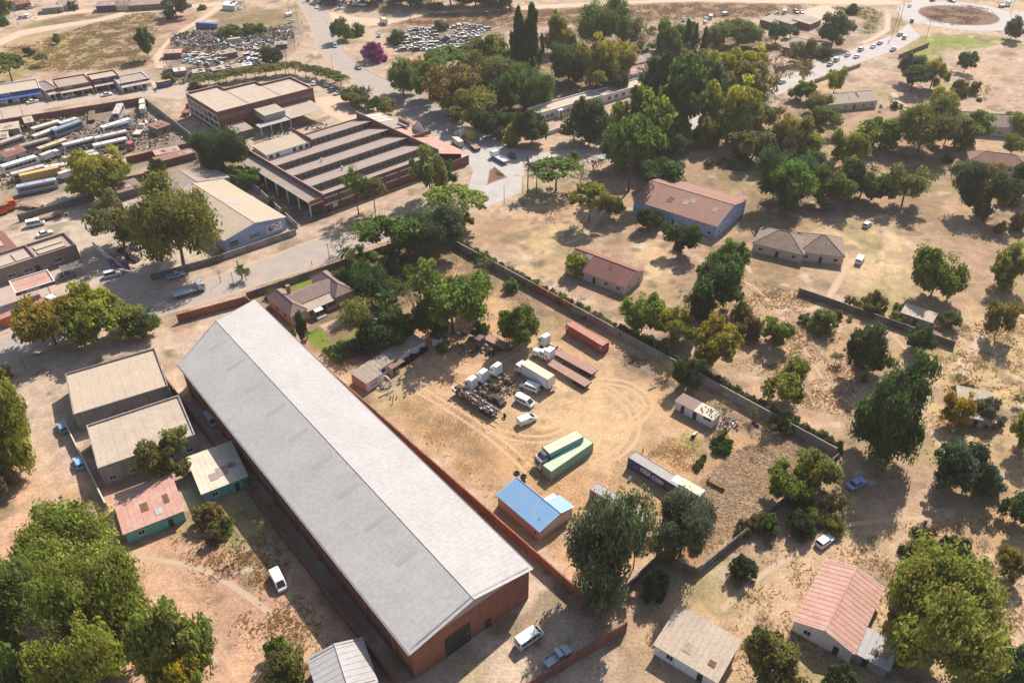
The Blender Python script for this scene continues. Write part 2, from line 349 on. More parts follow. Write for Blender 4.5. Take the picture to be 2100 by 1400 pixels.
# ------------------------------------------------------------ roads, tracks, lawns: sheets with worn edges
def edge_mat(name, c, c2, ec, wear=.35, fine=.06, cracks=0.):
    m = bpy.data.materials.new(name); m.use_nodes = True; nt = m.node_tree; n = nt.nodes; l = nt.links; b = n['Principled BSDF']
    b.inputs['Roughness'].default_value = .9; b.inputs['Specular IOR Level'].default_value = .12
    geo = n.new('ShaderNodeNewGeometry'); a = n.new('ShaderNodeAttribute'); a.attribute_name = 'inner'
    def nz(sc, det=5):
        t = n.new('ShaderNodeTexNoise'); t.inputs['Scale'].default_value = sc; t.inputs['Detail'].default_value = det; t.inputs['Roughness'].default_value = .65
        l.new(geo.outputs['Position'], t.inputs['Vector']); return t.outputs['Fac']
    mx = n.new('ShaderNodeMix'); mx.data_type = 'RGBA'; mx.inputs['A'].default_value = (*c, 1); mx.inputs['B'].default_value = (*c2, 1)
    mr = n.new('ShaderNodeMapRange'); mr.inputs['From Min'].default_value = .38; mr.inputs['From Max'].default_value = .66
    l.new(nz(.22), mr.inputs['Value']); l.new(mr.outputs[0], mx.inputs['Factor'])
    f = n.new('ShaderNodeMapRange'); f.inputs['From Min'].default_value = .3; f.inputs['From Max'].default_value = .7; f.inputs['To Min'].default_value = 1-fine; f.inputs['To Max'].default_value = 1+fine
    l.new(nz(2.5), f.inputs['Value']); vm = n.new('ShaderNodeVectorMath'); vm.operation = 'SCALE'; l.new(mx.outputs['Result'], vm.inputs[0]); l.new(f.outputs[0], vm.inputs['Scale'])
    ad = n.new('ShaderNodeMath'); ad.operation = 'MULTIPLY_ADD'; ad.inputs[1].default_value = 1.1; l.new(nz(.5), ad.inputs[0]); l.new(a.outputs['Fac'], ad.inputs[2])
    e = n.new('ShaderNodeMapRange'); e.inputs['From Min'].default_value = .55+wear*.2; e.inputs['From Max'].default_value = .75+wear
    l.new(ad.outputs[0], e.inputs['Value'])
    m2 = n.new('ShaderNodeMix'); m2.data_type = 'RGBA'; m2.inputs['A'].default_value = (*ec, 1); l.new(vm.outputs[0], m2.inputs['B']); l.new(e.outputs[0], m2.inputs['Factor'])
    l.new(m2.outputs['Result'], b.inputs['Base Color']); return m
SAND = (.46, .32, .20)
ASPH = edge_mat('asphalt', (.31, .262, .23), (.365, .298, .25), SAND, .28, .14)
ASPH_PALE = edge_mat('pale_asphalt', (.42, .385, .36), (.36, .32, .295), (.44, .31, .19), .2, .1)
TRACK = edge_mat('packed_sand', (.50, .375, .27), (.45, .33, .23), (.40, .285, .195), .5)
APRON = edge_mat('forecourt', (.42, .325, .26), (.36, .28, .225), (.40, .30, .21), .3)
LAWN = edge_mat('lawn_grass', (.115, .165, .022), (.16, .19, .03), (.20, .17, .06), .25, .2)
DRYG = edge_mat('dry_verge', (.17, .095, .062), (.13, .08, .05), (.30, .20, .12), .3, .2)
def sheet(name, left, right, m, z, pix=True, cross=(0, .1, .25, .5, .75, .9, 1)):
    """strip between two outlines of equal length (photo pixels)"""
    L = [G(*q) for q in left] if pix else [Vector((*q, 0)) for q in left]; Rr = [G(*q) for q in right] if pix else [Vector((*q, 0)) for q in right]
    rows = []
    for i in range(len(L)-1):
        k = max(1, int((L[i+1]-L[i]).length/8))
        for j in range(k): rows.append((L[i].lerp(L[i+1], j/k), Rr[i].lerp(Rr[i+1], j/k)))
    rows.append((L[-1], Rr[-1])); vs = []; a = []; n = len(cross)
    for p, q in rows:
        w = (q-p).length
        for t in cross: vs.append(p.lerp(q, t)+Vector((0, 0, z))); a.append(min(1, min(t, 1-t)*w/2.2))
    fs = [(i*n+k, i*n+k+1, (i+1)*n+k+1, (i+1)*n+k) for i in range(len(rows)-1) for k in range(n-1)]
    me = bpy.data.meshes.new(name); me.from_pydata(vs, [], fs); me.materials.append(m)
    at = me.attributes.new('inner', 'FLOAT', 'POINT'); at.data.foreach_set('value', a); me.update()
    bmx = bmesh.new(); bmx.from_mesh(me); bmesh.ops.recalc_face_normals(bmx, faces=bmx.faces)
    if bmx.faces and sum(f.normal.z for f in bmx.faces) < 0: bmesh.ops.reverse_faces(bmx, faces=bmx.faces)
    bmx.to_mesh(me); bmx.free()
    return structure(link(name, me))
def patch(name, px, m, z, pix=True):
    """closed outline filled, with an inner ring for the worn edge"""
    P = [G(*q) for q in px] if pix else [Vector((*q, 0)) for q in px]; n = len(P); c = sum(P, Vector())/n
    vs = [p+Vector((0, 0, z)) for p in P]+[p.lerp(c, min(.45, 2.2/max((c-p).length, .1)))+Vector((0, 0, z)) for p in P]
    fs = [(i, (i+1) % n, n+(i+1) % n, n+i) for i in range(n)]+[tuple(range(n, 2*n))]
    me = bpy.data.meshes.new(name); me.from_pydata(vs, [], fs); me.materials.append(m)
    at = me.attributes.new('inner', 'FLOAT', 'POINT'); at.data.foreach_set('value', [0.]*n+[1.]*n); me.update()
    bmx = bmesh.new(); bmx.from_mesh(me); bmesh.ops.triangulate(bmx, faces=[f for f in bmx.faces if len(f.verts) > 4])
    bmesh.ops.recalc_face_normals(bmx, faces=bmx.faces)
    if sum(f.normal.z*f.calc_area() for f in bmx.faces) < 0: bmesh.ops.reverse_faces(bmx, faces=bmx.faces)
    bmx.to_mesh(me); bmx.free(); return structure(link(name, me))
sheet('road', [(590,-40),(607,0),(635,50),(650,100),(665,120),(692,148),(738,185),(812,226),(850,256),(885,287),(930,318)],
      [(640,-40),(659,0),(677,30),(697,82),(707,105),(740,135),(785,158),(860,195),(937,237),(990,275),(1030,298)], ASPH, .02)
sheet('road', [(-80,715),(0,690),(150,642),(300,602),(420,572),(500,545),(640,492),(760,455),(880,418),(955,395)],
      [(-80,775),(0,748),(150,702),(330,648),(420,622),(505,594),(640,550),(760,505),(880,465),(1000,425)], ASPH, .024)
patch('road_junction', [(880,282),(930,316),(962,338),(970,352),(962,378),(940,398),(985,432),(1068,396),(1076,352),(1085,338),(1062,305),(1025,292),(985,270)], ASPH_PALE, .03)
sheet('road', [(1040,300),(1110,313),(1190,305),(1260,292),(1330,272),(1400,243),(1500,205),(1580,172),(1650,140),(1670,130),(1775,92),(1840,69),(1862,48)],
      [(1075,345),(1130,337),(1200,340),(1275,325),(1345,300),(1440,262),(1550,218),(1620,184),(1660,166),(1675,160),(1775,125),(1847,100),(1888,76)], ASPH_PALE, .026)
RC = G(1965, 31.5); RR = 20.8
def ringpts(r, a0=0, a1=2*math.pi, n=40): return [(RC.x+r*math.cos(a0+(a1-a0)*i/n), RC.y+r*math.sin(a0+(a1-a0)*i/n)) for i in range(n+1)]
sheet('roundabout_road', ringpts(RR-.5), ringpts(RR+11), ASPH_PALE, .034, pix=False)
patch('roundabout_island', ringpts(RR)[:-1], DRYG, .05, pix=False)
sheet('road', [(1850,40),(1858,20),(1872,0),(1885,-20)], [(1885,50),(1890,22),(1905,0),(1920,-20)], ASPH_PALE, .031)
sheet('road', [(2050,30),(2100,25),(2160,20)], [(2040,62),(2100,60),(2170,62)], ASPH_PALE, .0305)
patch('traffic_island', [(1003,350),(1014,342),(1038,362),(1040,364),(998,379)], DRYG, .06)
sheet('service_road', [(-40,212),(0,205),(100,190),(200,175),(300,165),(400,170)], [(-40,262),(0,250),(100,222),(200,205),(290,197),(375,205)], APRON, .018)
sheet('dirt_track', [(-30,95),(40,62),(120,50),(200,38),(260,22),(330,14),(450,4)], [(-30,110),(45,74),(130,58),(210,44),(280,28),(340,22),(460,12)], TRACK, .012)
sheet('dirt_track', [(60,36),(120,22),(200,17),(280,13),(340,8)], [(75,44),(130,32),(210,24),(290,20),(345,14)], TRACK, .014)
sheet('dirt_track', [(445,8),(420,30),(380,55),(345,80),(322,105),(312,118),(318,140)], [(470,8),(438,30),(398,55),(362,72),(338,100),(334,118),(345,140)], TRACK, .016)
sheet('dirt_track', [(660,22),(740,36),(800,38),(880,23),(1000,16),(1150,8),(1300,2),(1450,-4)], [(690,52),(740,55),(790,52),(880,30),(1000,25),(1150,17),(1300,8),(1450,3)], TRACK, .015)
sheet('dirt_track', [(1450,-3),(1560,0),(1700,-2),(1800,0),(1850,2)], [(1450,4),(1560,7),(1700,9),(1790,11),(1845,10)], TRACK, .017)
sheet('dirt_track', [(1655,18),(1690,10),(1700,12)], [(1640,60),(1690,45),(1725,32)], TRACK, .013)
sheet('dirt_track', [(1815,28),(1812,60),(1785,78),(1765,86)], [(1828,28),(1826,64),(1800,80),(1772,92)], TRACK, .019)
patch('forecourt', [(-30,600),(60,570),(160,540),(200,510),(255,545),(320,570),(300,598),(150,638),(-30,690)], APRON, .016)
patch('depot_apron', [(645,200),(700,195),(740,215),(790,232),(800,245),(700,250),(650,225)], TRACK, .0145)
patch('lawn', [(620,684),(655,671),(669,691),(672,706),(690,712),(700,735),(705,752),(690,748)], LAWN, .014)
patch('lawn', [(668,706),(720,690),(745,655),(790,640),(830,660),(800,690),(740,715),(700,738),(676,722)], LAWN, .0165)
patch('lawn', [(570,592),(640,570),(646,578),(600,598)], LAWN, .019)
patch('footpath', [(652,668),(700,650),(710,660),(690,672),(672,682)], edge_mat('path_paving', (.42,.30,.22), (.36,.26,.19), (.30,.24,.12), .2), .021)
patch('garden_bed', [(1462,978),(1480,968),(1493,975),(1468,992)], edge_mat('tilled', (.30,.19,.12), (.25,.155,.10), (.36,.24,.15), .2, .2), .02)
patch('garden_bed', [(1442,975),(1460,962),(1484,972),(1455,990)], edge_mat('tilled_pale', (.37,.24,.16), (.31,.2,.13), (.38,.25,.15), .2, .2), .014)

def kerb(label, px, h=.14, w=.3, pix=True, closed=True):
    P = [G(*q) for q in px] if pix else [Vector((*q, 0)) for q in px]; mb = MB(); n = len(P)
    for i in range(n if closed else n-1):
        a, b = P[i], P[(i+1) % n]; d = (b-a).normalized(); s_ = Vector((-d.y, d.x, 0))*w/2
        mb.add([a-s_, b-s_, b+s_, a+s_]+[q+Vector((0, 0, h)) for q in (a-s_, b-s_, b+s_, a+s_)], [(4, 5, 6, 7), (0, 1, 5, 4), (1, 2, 6, 5), (2, 3, 7, 6), (3, 0, 4, 7)])
    return structure(mb.build('kerb', K('paving')))
kerb('', [(1003,350),(1014,342),(1038,362),(1040,364),(998,379)]); kerb('', ringpts(RR, n=60)[:-1], pix=False)
kerb('', [(664,36),(677,56),(697,84),(707,107),(740,137),(785,160),(860,197),(937,239)], closed=False)

WEAR = edge_mat('wheel_rut', (.53, .37, .22), (.49, .335, .195), (.46, .31, .175), .5, .1)
WEAR2 = edge_mat('rut_dark', (.40, .27, .16), (.43, .295, .175), (.46, .31, .18), .5, .12)
def rut(pts, w=.8, gauge=1.9, m=None, z=.013):
    P = [G(*q) for q in pts]; Q = []
    for i in range(len(P)-1):                                  # smooth the path
        p0, p1, p2, p3 = P[max(0, i-1)], P[i], P[i+1], P[min(len(P)-1, i+2)]
        for j in range(6): t = j/6; Q.append(.5*((2*p1)+(p2-p0)*t+(2*p0-5*p1+4*p2-p3)*t*t+(3*p1-p0-3*p2+p3)*t**3))
    Q.append(P[-1])
    for s_ in (-1, 1) if gauge else (0,):
        L, Rr = [], []
        for i, p in enumerate(Q):
            d = (Q[min(i+1, len(Q)-1)]-Q[max(i-1, 0)]).normalized(); n = Vector((-d.y, d.x, 0)); c = p+n*s_*gauge/2
            L.append((c+n*w/2)[:2]); Rr.append((c-n*w/2)[:2])
        sheet('wheel_rut' if gauge else 'footpath', L, Rr, m or WEAR, z, pix=False, cross=(0, .5, 1))
for i, pts in enumerate(([(1190,790),(1250,800),(1300,850),(1290,910),(1230,950)], [(1140,860),(1210,880),(1290,870),(1330,830),(1290,790),(1220,780)], [(860,800),(960,860),(1040,920),(1100,980)], [(1000,880),(1080,900),(1150,890),(1230,830)], [(905,740),(960,760),(1040,730),(1090,700)])):
    rut(pts, m=WEAR if i % 2 else WEAR2, z=.012+.001*i)
for i, (pts, w) in enumerate((([(2140,640),(2050,660),(1990,725),(1980,800),(2030,880)], 2.6), ([(2140,1170),(2010,1215),(1930,1290),(1960,1340),(2140,1390)], 2.6), ([(1490,560),(1560,600),(1640,700),(1700,800)], .9), ([(1400,420),(1500,500),(1540,560)], 1.2), ([(1640,590),(1760,640),(1860,720),(1900,860),(1960,960)], 1.0), ([(1480,1250),(1560,1180),(1640,1130),(1720,1080),(1900,1060)], 1.2), ([(1240,430),(1200,480),(1160,500)], 1.2), ([(1830,190),(1900,260),(2000,280),(2120,290)], 3.), ([(640,1090),(590,1200),(640,1300),(720,1390)], 1.0), ([(100,1000),(230,1120),(420,1170),(560,1260)], 1.2), ([(1740,540),(1690,620),(1640,640)], 2.), ([(330,118),(200,140),(80,150)], 1.), ([(1010,60),(1080,40),(1200,30)], .9), ([(1180,20),(1195,40)], .8))):
    rut(pts, w, 0, TRACK, .008+.0007*i)

dm = edge_mat('worn_line', (.60, .57, .53), (.50, .46, .42), (.42, .36, .31), .1)
for i in range(15):
    t = (i+.2)/15; a, b = Vector((-60, 740)), Vector((470, 578)); p, q_ = a.lerp(b, t), a.lerp(b, t+.018)
    P, Q = G(*p), G(*q_); d = (Q-P).normalized(); n_ = Vector((-d.y, d.x, 0))*.09
    sheet('road_marking', [(P+n_)[:2], (P+d*3+n_)[:2]], [(P-n_)[:2], (P+d*3-n_)[:2]], dm, .03, pix=False, cross=(0, .5, 1))
# ============================================================ builders: buildings
def bframe(a, b, c, z):
    A, B, C = G(*a, z), G(*b, z), G(*c, z); u = (B-A); W = u.length; u = u/W
    D = abs((C-A).dot(Vector((-u.y, u.x, 0)))); return Vector((A.x, A.y, 0)), math.atan2(u.y, u.x), W, D
def bld(name, label, a, b, c, z, cat='building', group=None):
    loc, rz, W, D = bframe(a, b, c, z); return thing(name, label, cat, loc, rz, group), W, D
def fbox(mb, face, s0, z0, s1, z1, d0, d1, W, D, m=0):
    if face == 'f': mb.box(s0, -d1, z0, s1, -d0, z1, m)
    elif face == 'b': mb.box(s0, D+d0, z0, s1, D+d1, z1, m)
    elif face == 'l': mb.box(-d1, s0, z0, -d0, s1, z1, m)
    else: mb.box(W+d0, s0, z0, W+d1, s1, z1, m)
def window(p, face, s, z, w, h, W, D, fm='white_paint', bars=1, rows=0, name='window', sill=True):
    mb = MB(); t = .07
    fbox(mb, face, s, z, s+t, z+h, 0, .06, W, D); fbox(mb, face, s+w-t, z, s+w, z+h, 0, .06, W, D)
    fbox(mb, face, s+t, z, s+w-t, z+t, 0, .06, W, D); fbox(mb, face, s+t, z+h-t, s+w-t, z+h, 0, .06, W, D)
    for i in range(1, bars+1):
        x = s+w*i/(bars+1); fbox(mb, face, x-.03, z+t, x+.03, z+h-t, 0, .05, W, D)
    for i in range(1, rows+1):
        x = z+h*i/(rows+1); fbox(mb, face, s+t, x-.025, s+w-t, x+.025, 0, .045, W, D)
    if sill: fbox(mb, face, s-.08, z-.1, s+w+.08, z-.002, 0, .14, W, D)
    o = mb.build(name, K(fm), p)
    g = MB(); fbox(g, face, s+t, z+t, s+w-t, z+h-t, 0, .02, W, D); g.build('pane', K('glass'), o); return o
def door(p, face, s, w, h, W, D, m='dark_metal', z=0.02, name='door'):
    mb = MB(); fbox(mb, face, s, z, s+w, z+h, 0, .05, W, D); o = mb.build(name, K(m), p)
    g = MB(); fbox(g, face, s+w*.85, z+h*.45, s+w*.92, z+h*.52, .05, .1, W, D); g.build('handle', K('steel'), o); return o
def shell(x0, y0, x1, y1, h, t=.22):
    mb = MB(); mb.box(x0, y0, 0, x1, y0+t, h); mb.box(x0, y1-t, 0, x1, y1, h); mb.box(x0, y0+t, 0, x0+t, y1-t, h); mb.box(x1-t, y0+t, 0, x1, y1-t, h); return mb
def gables(p, m, *a, **k):
    for e in (0, 1): gable_ends(MB(), *a, **k, only=e).build('gable', K(m), p)
def gable_ends(mb, x0, y0, x1, y1, h, rh, axis='y', t=.2, only=None):
    if axis == 'y':
        xm = (x0+x1)/2
        for ya, yb in [q for i, q in enumerate(((y0, y0+t), (y1-t, y1))) if only in (None, i)]:
            mb.add([(x0, ya, h), (x1, ya, h), (xm, ya, rh), (x0, yb, h), (x1, yb, h), (xm, yb, rh)], [(0, 1, 2), (5, 4, 3), (0, 3, 4, 1), (1, 4, 5, 2), (2, 5, 3, 0)])
    else:
        ym = (y0+y1)/2
        for xa, xb in [q for i, q in enumerate(((x0, x0+t), (x1-t, x1))) if only in (None, i)]:
            mb.add([(xa, y0, h), (xa, y1, h), (xa, ym, rh), (xb, y0, h), (xb, y1, h), (xb, ym, rh)], [(2, 1, 0), (3, 4, 5), (0, 1, 4, 3), (1, 2, 5, 4), (2, 0, 3, 5)])
    return mb
def sheetroof(p, q, r, s, rib=.8, t=.06, rh=.05, mb=None):
    """one roof plane: p,q eave ends, r,s ridge ends (r above q); sheet laps run up the slope as real ribs"""
    mb = mb or MB(); p, q, r, s = map(Vector, (p, q, r, s)); nrm = (q-p).cross(s-p).normalized()
    if nrm.z < 0: nrm = -nrm
    mb.add([p, q, r, s, p-nrm*t, q-nrm*t, r-nrm*t, s-nrm*t], [(0, 1, 2, 3), (7, 6, 5, 4), (0, 4, 5, 1), (1, 5, 6, 2), (2, 6, 7, 3), (3, 7, 4, 0)])
    n = int((q-p).length/rib) if rib else 0
    for i in range(1, n):
        k = i/n; a, b = p.lerp(q, k), s.lerp(r, k); e = (q-p).normalized()*.05
        if (b-a).length < .1: continue
        mb.add([a-e, a+e, b+e, b-e, a+nrm*rh, b+nrm*rh], [(0, 4, 5, 3), (4, 1, 2, 5), (0, 1, 4), (2, 3, 5)])
    return mb
def gable_roof(p, x0, y0, x1, y1, h, rh, m, axis='y', over=.4, rib=.9, name='roof', ridge=True):
    mb = MB(); k = (rh-h)/(((x1-x0) if axis == 'y' else (y1-y0))/2)*over
    if axis == 'y':
        xm = (x0+x1)/2; a, b = y0-over, y1+over
        sheetroof((x0-over, a, h-k), (x0-over, b, h-k), (xm, b, rh), (xm, a, rh), rib, mb=mb)
        sheetroof((x1+over, b, h-k), (x1+over, a, h-k), (xm, a, rh), (xm, b, rh), rib, mb=mb)
        rp, rq = (xm, a, rh), (xm, b, rh)
    else:
        ym = (y0+y1)/2; a, b = x0-over, x1+over
        sheetroof((a, y0-over, h-k), (b, y0-over, h-k), (b, ym, rh), (a, ym, rh), rib, mb=mb)
        sheetroof((b, y1+over, h-k), (a, y1+over, h-k), (a, ym, rh), (b, ym, rh), rib, mb=mb)
        rp, rq = (a, ym, rh), (b, ym, rh)
    o = mb.build(name, K(m), p)
    if ridge: MB().tube(rp, rq, .13, n=6).build('ridge_cap', K(m), o)
    return o
def hip_roof(p, x0, y0, x1, y1, h, rh, m, over=.45, rib=.9, name='roof', axis=None):
    x0 -= over; y0 -= over; x1 += over; y1 += over; w, d = x1-x0, y1-y0; mb = MB(); caps = MB()
    axis = axis or ('x' if w > d else 'y')
    if axis == 'y':
        xm = (x0+x1)/2; r0, r1 = Vector((xm, y0+w/2, rh)), Vector((xm, y1-w/2, rh))
    else:
        ym = (y0+y1)/2; r0, r1 = Vector((x0+d/2, ym, rh)), Vector((x1-d/2, ym, rh))
    A, B, C, D = [Vector(q) for q in ((x0, y0, h), (x1, y0, h), (x1, y1, h), (x0, y1, h))]
    pl = [(A, B, r0), (B, C, r1, r0), (C, D, r1), (D, A, r0, r1)] if axis == 'y' else [(A, B, r1, r0), (B, C, r1), (C, D, r0, r1), (D, A, r0)]
    for q in pl:
        mb.slab([tuple(v) for v in q], .07)
        e0, e1 = q[0], q[1]; top = q[2:]; n = max(2, int((e1-e0).length/rib)); ev = (e1-e0).normalized()
        tl = top[-1]; tr = top[0]; nrm = (e1-e0).cross(tl-e0).normalized(); up = (tl-e0)-ev*(tl-e0).dot(ev); ul = up.length; up = up/ul
        xl, xr, L = (tl-e0).dot(ev), (tr-e0).dot(ev), (e1-e0).length
        for i in range(1, n):
            x = L*i/n; k = min(1, x/max(xl, .01), (L-x)/max(L-xr, .01)); a = e0+ev*x; b = a+up*(ul*k); ee = ev*.045
            mb.add([a-ee, a+ee, b+ee, b-ee, a+nrm*.045, b+nrm*.045], [(0, 4, 5, 3), (4, 1, 2, 5)])
    o = mb.build(name, K(m), p)
    for q, r in ((A, r0), (B, r0 if axis == 'y' else r1), (C, r1), (D, r1 if axis == 'y' else r0), (r0, r1)): caps.tube(q, r, .1, n=5)
    caps.build('ridge_cap', K(m), o); return o
def parapet(mb, x0, y0, x1, y1, z0, z1, t=.25):
    mb.box(x0, y0, z0, x1, y0+t, z1); mb.box(x0, y1-t, z0, x1, y1, z1); mb.box(x0, y0+t, z0, x0+t, y1-t, z1); mb.box(x1-t, y0+t, z0, x1, y1-t, z1); return mb
def cover(mb, x0, y0, x1, y1, z0, z1, rib=1.0, axis='y'):
    """lean-to sheet roof between z0 (front) and z1 (back)"""
    if axis == 'y': return sheetroof((x0, y0, z0), (x1, y0, z0), (x1, y1, z1), (x0, y1, z1), rib, mb=mb)
    return sheetroof((x0, y1, z0), (x0, y0, z0), (x1, y0, z1), (x1, y1, z1), rib, mb=mb)
def wall_run(label, a, b, h, m='concrete', pm=None, bay=3., top=True, cat='wall', name='boundary_wall', t=.16, coping=True, jag=0., odd=None, both=None):
    A, B = (G(*a, h if top else 0), G(*b, h if top else 0)) if both is None else both
    A = Vector((A.x, A.y, 0)); B = Vector((B.x, B.y, 0)); L = (B-A).length; n = max(1, round(L/bay)); w = L/n
    p = thing(name, label, cat, A, math.atan2(B.y-A.y, B.x-A.x))
    mb = MB(); mb.box(.11, -t/2, 0, w-.11, t/2, h-.06)
    if coping: mb.box(.11, -t/2-.05, h-.06, w-.11, t/2+.05, h)
    pan = mb.mesh('panel', K(m)); pan2 = mb.mesh('panel', K(odd[0])) if odd else None
    pst = MB().box(-.11, -t/2-.09, 0, .11, t/2+.09, h+.08).mesh('post', K(pm or m))
    for i in range(n):
        dz = -jag*R.random() if jag else 0
        o = link('panel', pan2 if odd and odd[1] <= (i+.5)/n <= odd[2] else pan, p, (i*w, 0, dz))
        link('post', pst, p, (i*w, 0, 0))
    link('post', pst, p, (L, 0, 0)); return p
# ============================================================ builders: vehicles
PROTO = {}
def wheel_mesh(r, w, rim=True):
    n = 14; t = MB(); vs = []
    for y, rr in ((-w/2, r*.55), (-w/2, r*.9), (-w/2+.04, r), (w/2-.04, r), (w/2, r*.9), (w/2, r*.55)):
        for i in range(n): a = 2*math.pi*i/n; vs.append((rr*math.cos(a), y, rr*math.sin(a)))
    fs = [(k*n+i, k*n+(i+1) % n, (k+1)*n+(i+1) % n, (k+1)*n+i) for k in range(5) for i in range(n)]
    t.add(vs, fs); m = MB(); m.tube((0, -w/2+.03, 0), (0, w/2-.03, 0), r*.56, n=10); m.tube((0, -w/2, 0), (0, w/2, 0), r*.2, n=8)
    return t.mesh('wheel', K('rubber')), m.mesh('rim', K('steel'))
def PT(name, mb_or_mesh, m=None, loc=(0, 0, 0), kids=(), rz=0, tint=False):
    me = mb_or_mesh.mesh(name, m if m is not None else PAINT) if isinstance(mb_or_mesh, MB) else mb_or_mesh
    return dict(name=name, me=me, loc=loc, kids=kids, rz=rz, tint=tint)
def WH(r, w, pts, rim=True):
    t, m = wheel_mesh(r, w)
    return [PT('wheel', t, loc=(x, y, r), kids=(PT('rim', m),) if rim else ()) for x, y in pts]
def _put(d, parent, color):
    o = link(d['name'], d['me'], parent, d['loc'], d['rz'], color if (d['tint'] or d['me'].materials[0] in (PAINT, OLDPAINT, WALLP)) else None)
    for k in d['kids']: _put(k, o, color)
def spawn(kind, name, label, cat, loc, rz, color=(.7, .7, .7), group=None, scale=1., tilt=None):
    p = thing(name, label, cat, loc, rz, group)
    if scale != 1: p.scale = (scale,)*3
    if tilt: p.rotation_euler = (tilt[0], tilt[1], rz)
    for d in PROTO[kind]: _put(d, p, color)
    return p
def car_proto(kind, L, W, H, belt, gh, hood, tail, wr=.31, rim=True):
    b = MB(); b.prof([(-L/2, .28), (L/2, .28), (L/2, .55), (L/2-.08, hood-.08), (gh[1]+.05, belt-.02), (gh[0]-.05, belt), (-L/2+.06, tail), (-L/2, .6)], W, .07)
    wb, wt = W/2-.06, W/2-.2; x0, x1, x2, x3 = gh
    bot = [(x0, -wb, belt-.03), (x1, -wb, belt-.03), (x1, wb, belt-.03), (x0, wb, belt-.03)]; top = [(x2, -wt, H-.04), (x3, -wt, H-.04), (x3, wt, H-.04), (x2, wt, H-.04)]
    b.slab([(x2-.06, -wt-.03, H-.05), (x3+.06, -wt-.03, H-.05), (x3+.06, wt+.03, H-.05), (x2-.06, wt+.03, H-.05)], .03)
    b.slab([(x2+.05, -wt+.08, H), (x3-.05, -wt+.08, H), (x3-.05, wt-.08, H), (x2+.05, wt-.08, H)], .055)
    for i in range(4): b.tube(bot[i], top[i], .055, .05, 4)
    xm, xn = (x0+x1)/2-.05, (x2+x3)/2
    for s in (-1, 1): b.tube((xm, s*wb, belt), (xn, s*wt, H-.04), .05, .045, 4)
    for s in (-1, 1): b.box(x1-.25, s*(W/2+.02)-.09, belt, x1-.1, s*(W/2+.02)+.09, belt+.14)
    g = MB(); g.add(bot+top, [(0, 1, 5, 4), (1, 2, 6, 5), (2, 3, 7, 6), (3, 0, 4, 7)])
    P = [PT('body', b, PAINT), PT('windows', g, K('glass'))]
    for s in (-1, 1):
        P.append(PT('headlight', MB().box(L/2-.1, -.17, hood-.26, L/2+.005, .17, hood-.12), K('chrome_lamp'), (0, s*(W/2-.28), 0)))
        P.append(PT('taillight', MB().box(-L/2-.005, -.14, .62, -L/2+.1, .14, .78), K('red_lamp'), (0, s*(W/2-.22), 0)))
    PROTO[kind] = P+WH(wr, .2, [(L*.3, W/2-.1), (L*.3, -W/2+.1), (-L*.3, W/2-.1), (-L*.3, -W/2+.1)], rim)
car_proto('sedan', 4.5, 1.74, 1.45, .92, (-1.55, .95, -.95, .25), .82, .95)
car_proto('hatch', 3.9, 1.68, 1.5, .95, (-1.9, .9, -1.6, .2), .85, .9)
car_proto('suv', 4.6, 1.85, 1.8, 1.08, (-2.2, .95, -2.05, .4), 1.0, 1.05, .36)
def van_proto(kind, L, W, H, nose=1.15, wins=((-.95, .55), (.65, 1.35)), panel=False, hipro=0):
    b = MB(); b.prof([(-L/2, .3), (L/2, .3), (L/2, .82), (L/2-.3, 1.02), (L/2-nose, H-.1), (L/2-nose-.25, H), (-L/2+.12, H), (-L/2, H-.16)], W, .1)
    if hipro: b.box(-L/2+.3, -W/2+.25, H-.02, L/2-nose-.4, W/2-.25, H+hipro)
    P = [PT('body', b, PAINT)]
    x0, z0, x1, z1 = L/2-.34, 1.06, L/2-nose+.03, H-.13; ex, ez = .022, .022
    P.append(PT('windscreen', MB().add([(x0+ex, -W/2+.16, z0+ez), (x0+ex, W/2-.16, z0+ez), (x1+ex, W/2-.24, z1+ez), (x1+ex, -W/2+.24, z1+ez)], [(0, 1, 2, 3)]), K('glass')))
    for s in (-1, 1):
        for a, c in wins:
            y = s*(W/2+.008); P.append(PT('window', MB().add([(a, y, 1.08), (c, y, 1.08), (c-.06 if c > 1.2 else c, y, H-.3), (a, y, H-.3)], [(0, 1, 2, 3)]), K('glass')))
        P.append(PT('headlight', MB().box(L/2-.14, -.18, .66, L/2+.006, .18, .84), K('chrome_lamp'), (0, s*(W/2-.28), 0)))
        P.append(PT('taillight', MB().box(-L/2-.008, -.1, .7, -L/2+.05, .1, 1.15), K('red_lamp'), (0, s*(W/2-.16), 0)))
    if not panel: P.append(PT('rear_window', MB().box(-L/2-.012, -W/2+.22, 1.12, -L/2+.06, W/2-.22, H-.34), K('glass')))
    PROTO[kind] = P+WH(.33, .22, [(L*.31, W/2-.1), (L*.31, -W/2+.1), (-L*.29, W/2-.1), (-L*.29, -W/2+.1)])
van_proto('minivan', 4.6, 1.72, 1.85, 1.3, ((-2.0, -1.15), (-1.05, -.1), (0, .85)))
van_proto('minibus', 5.0, 1.8, 2.15, 1.2, ((-2.2, -1.3), (-1.2, -.2), (-.1, .75), (.85, 1.45)))
van_proto('panel_van', 4.4, 1.7, 1.8, 1.5, ((.05, .8),), panel=True)
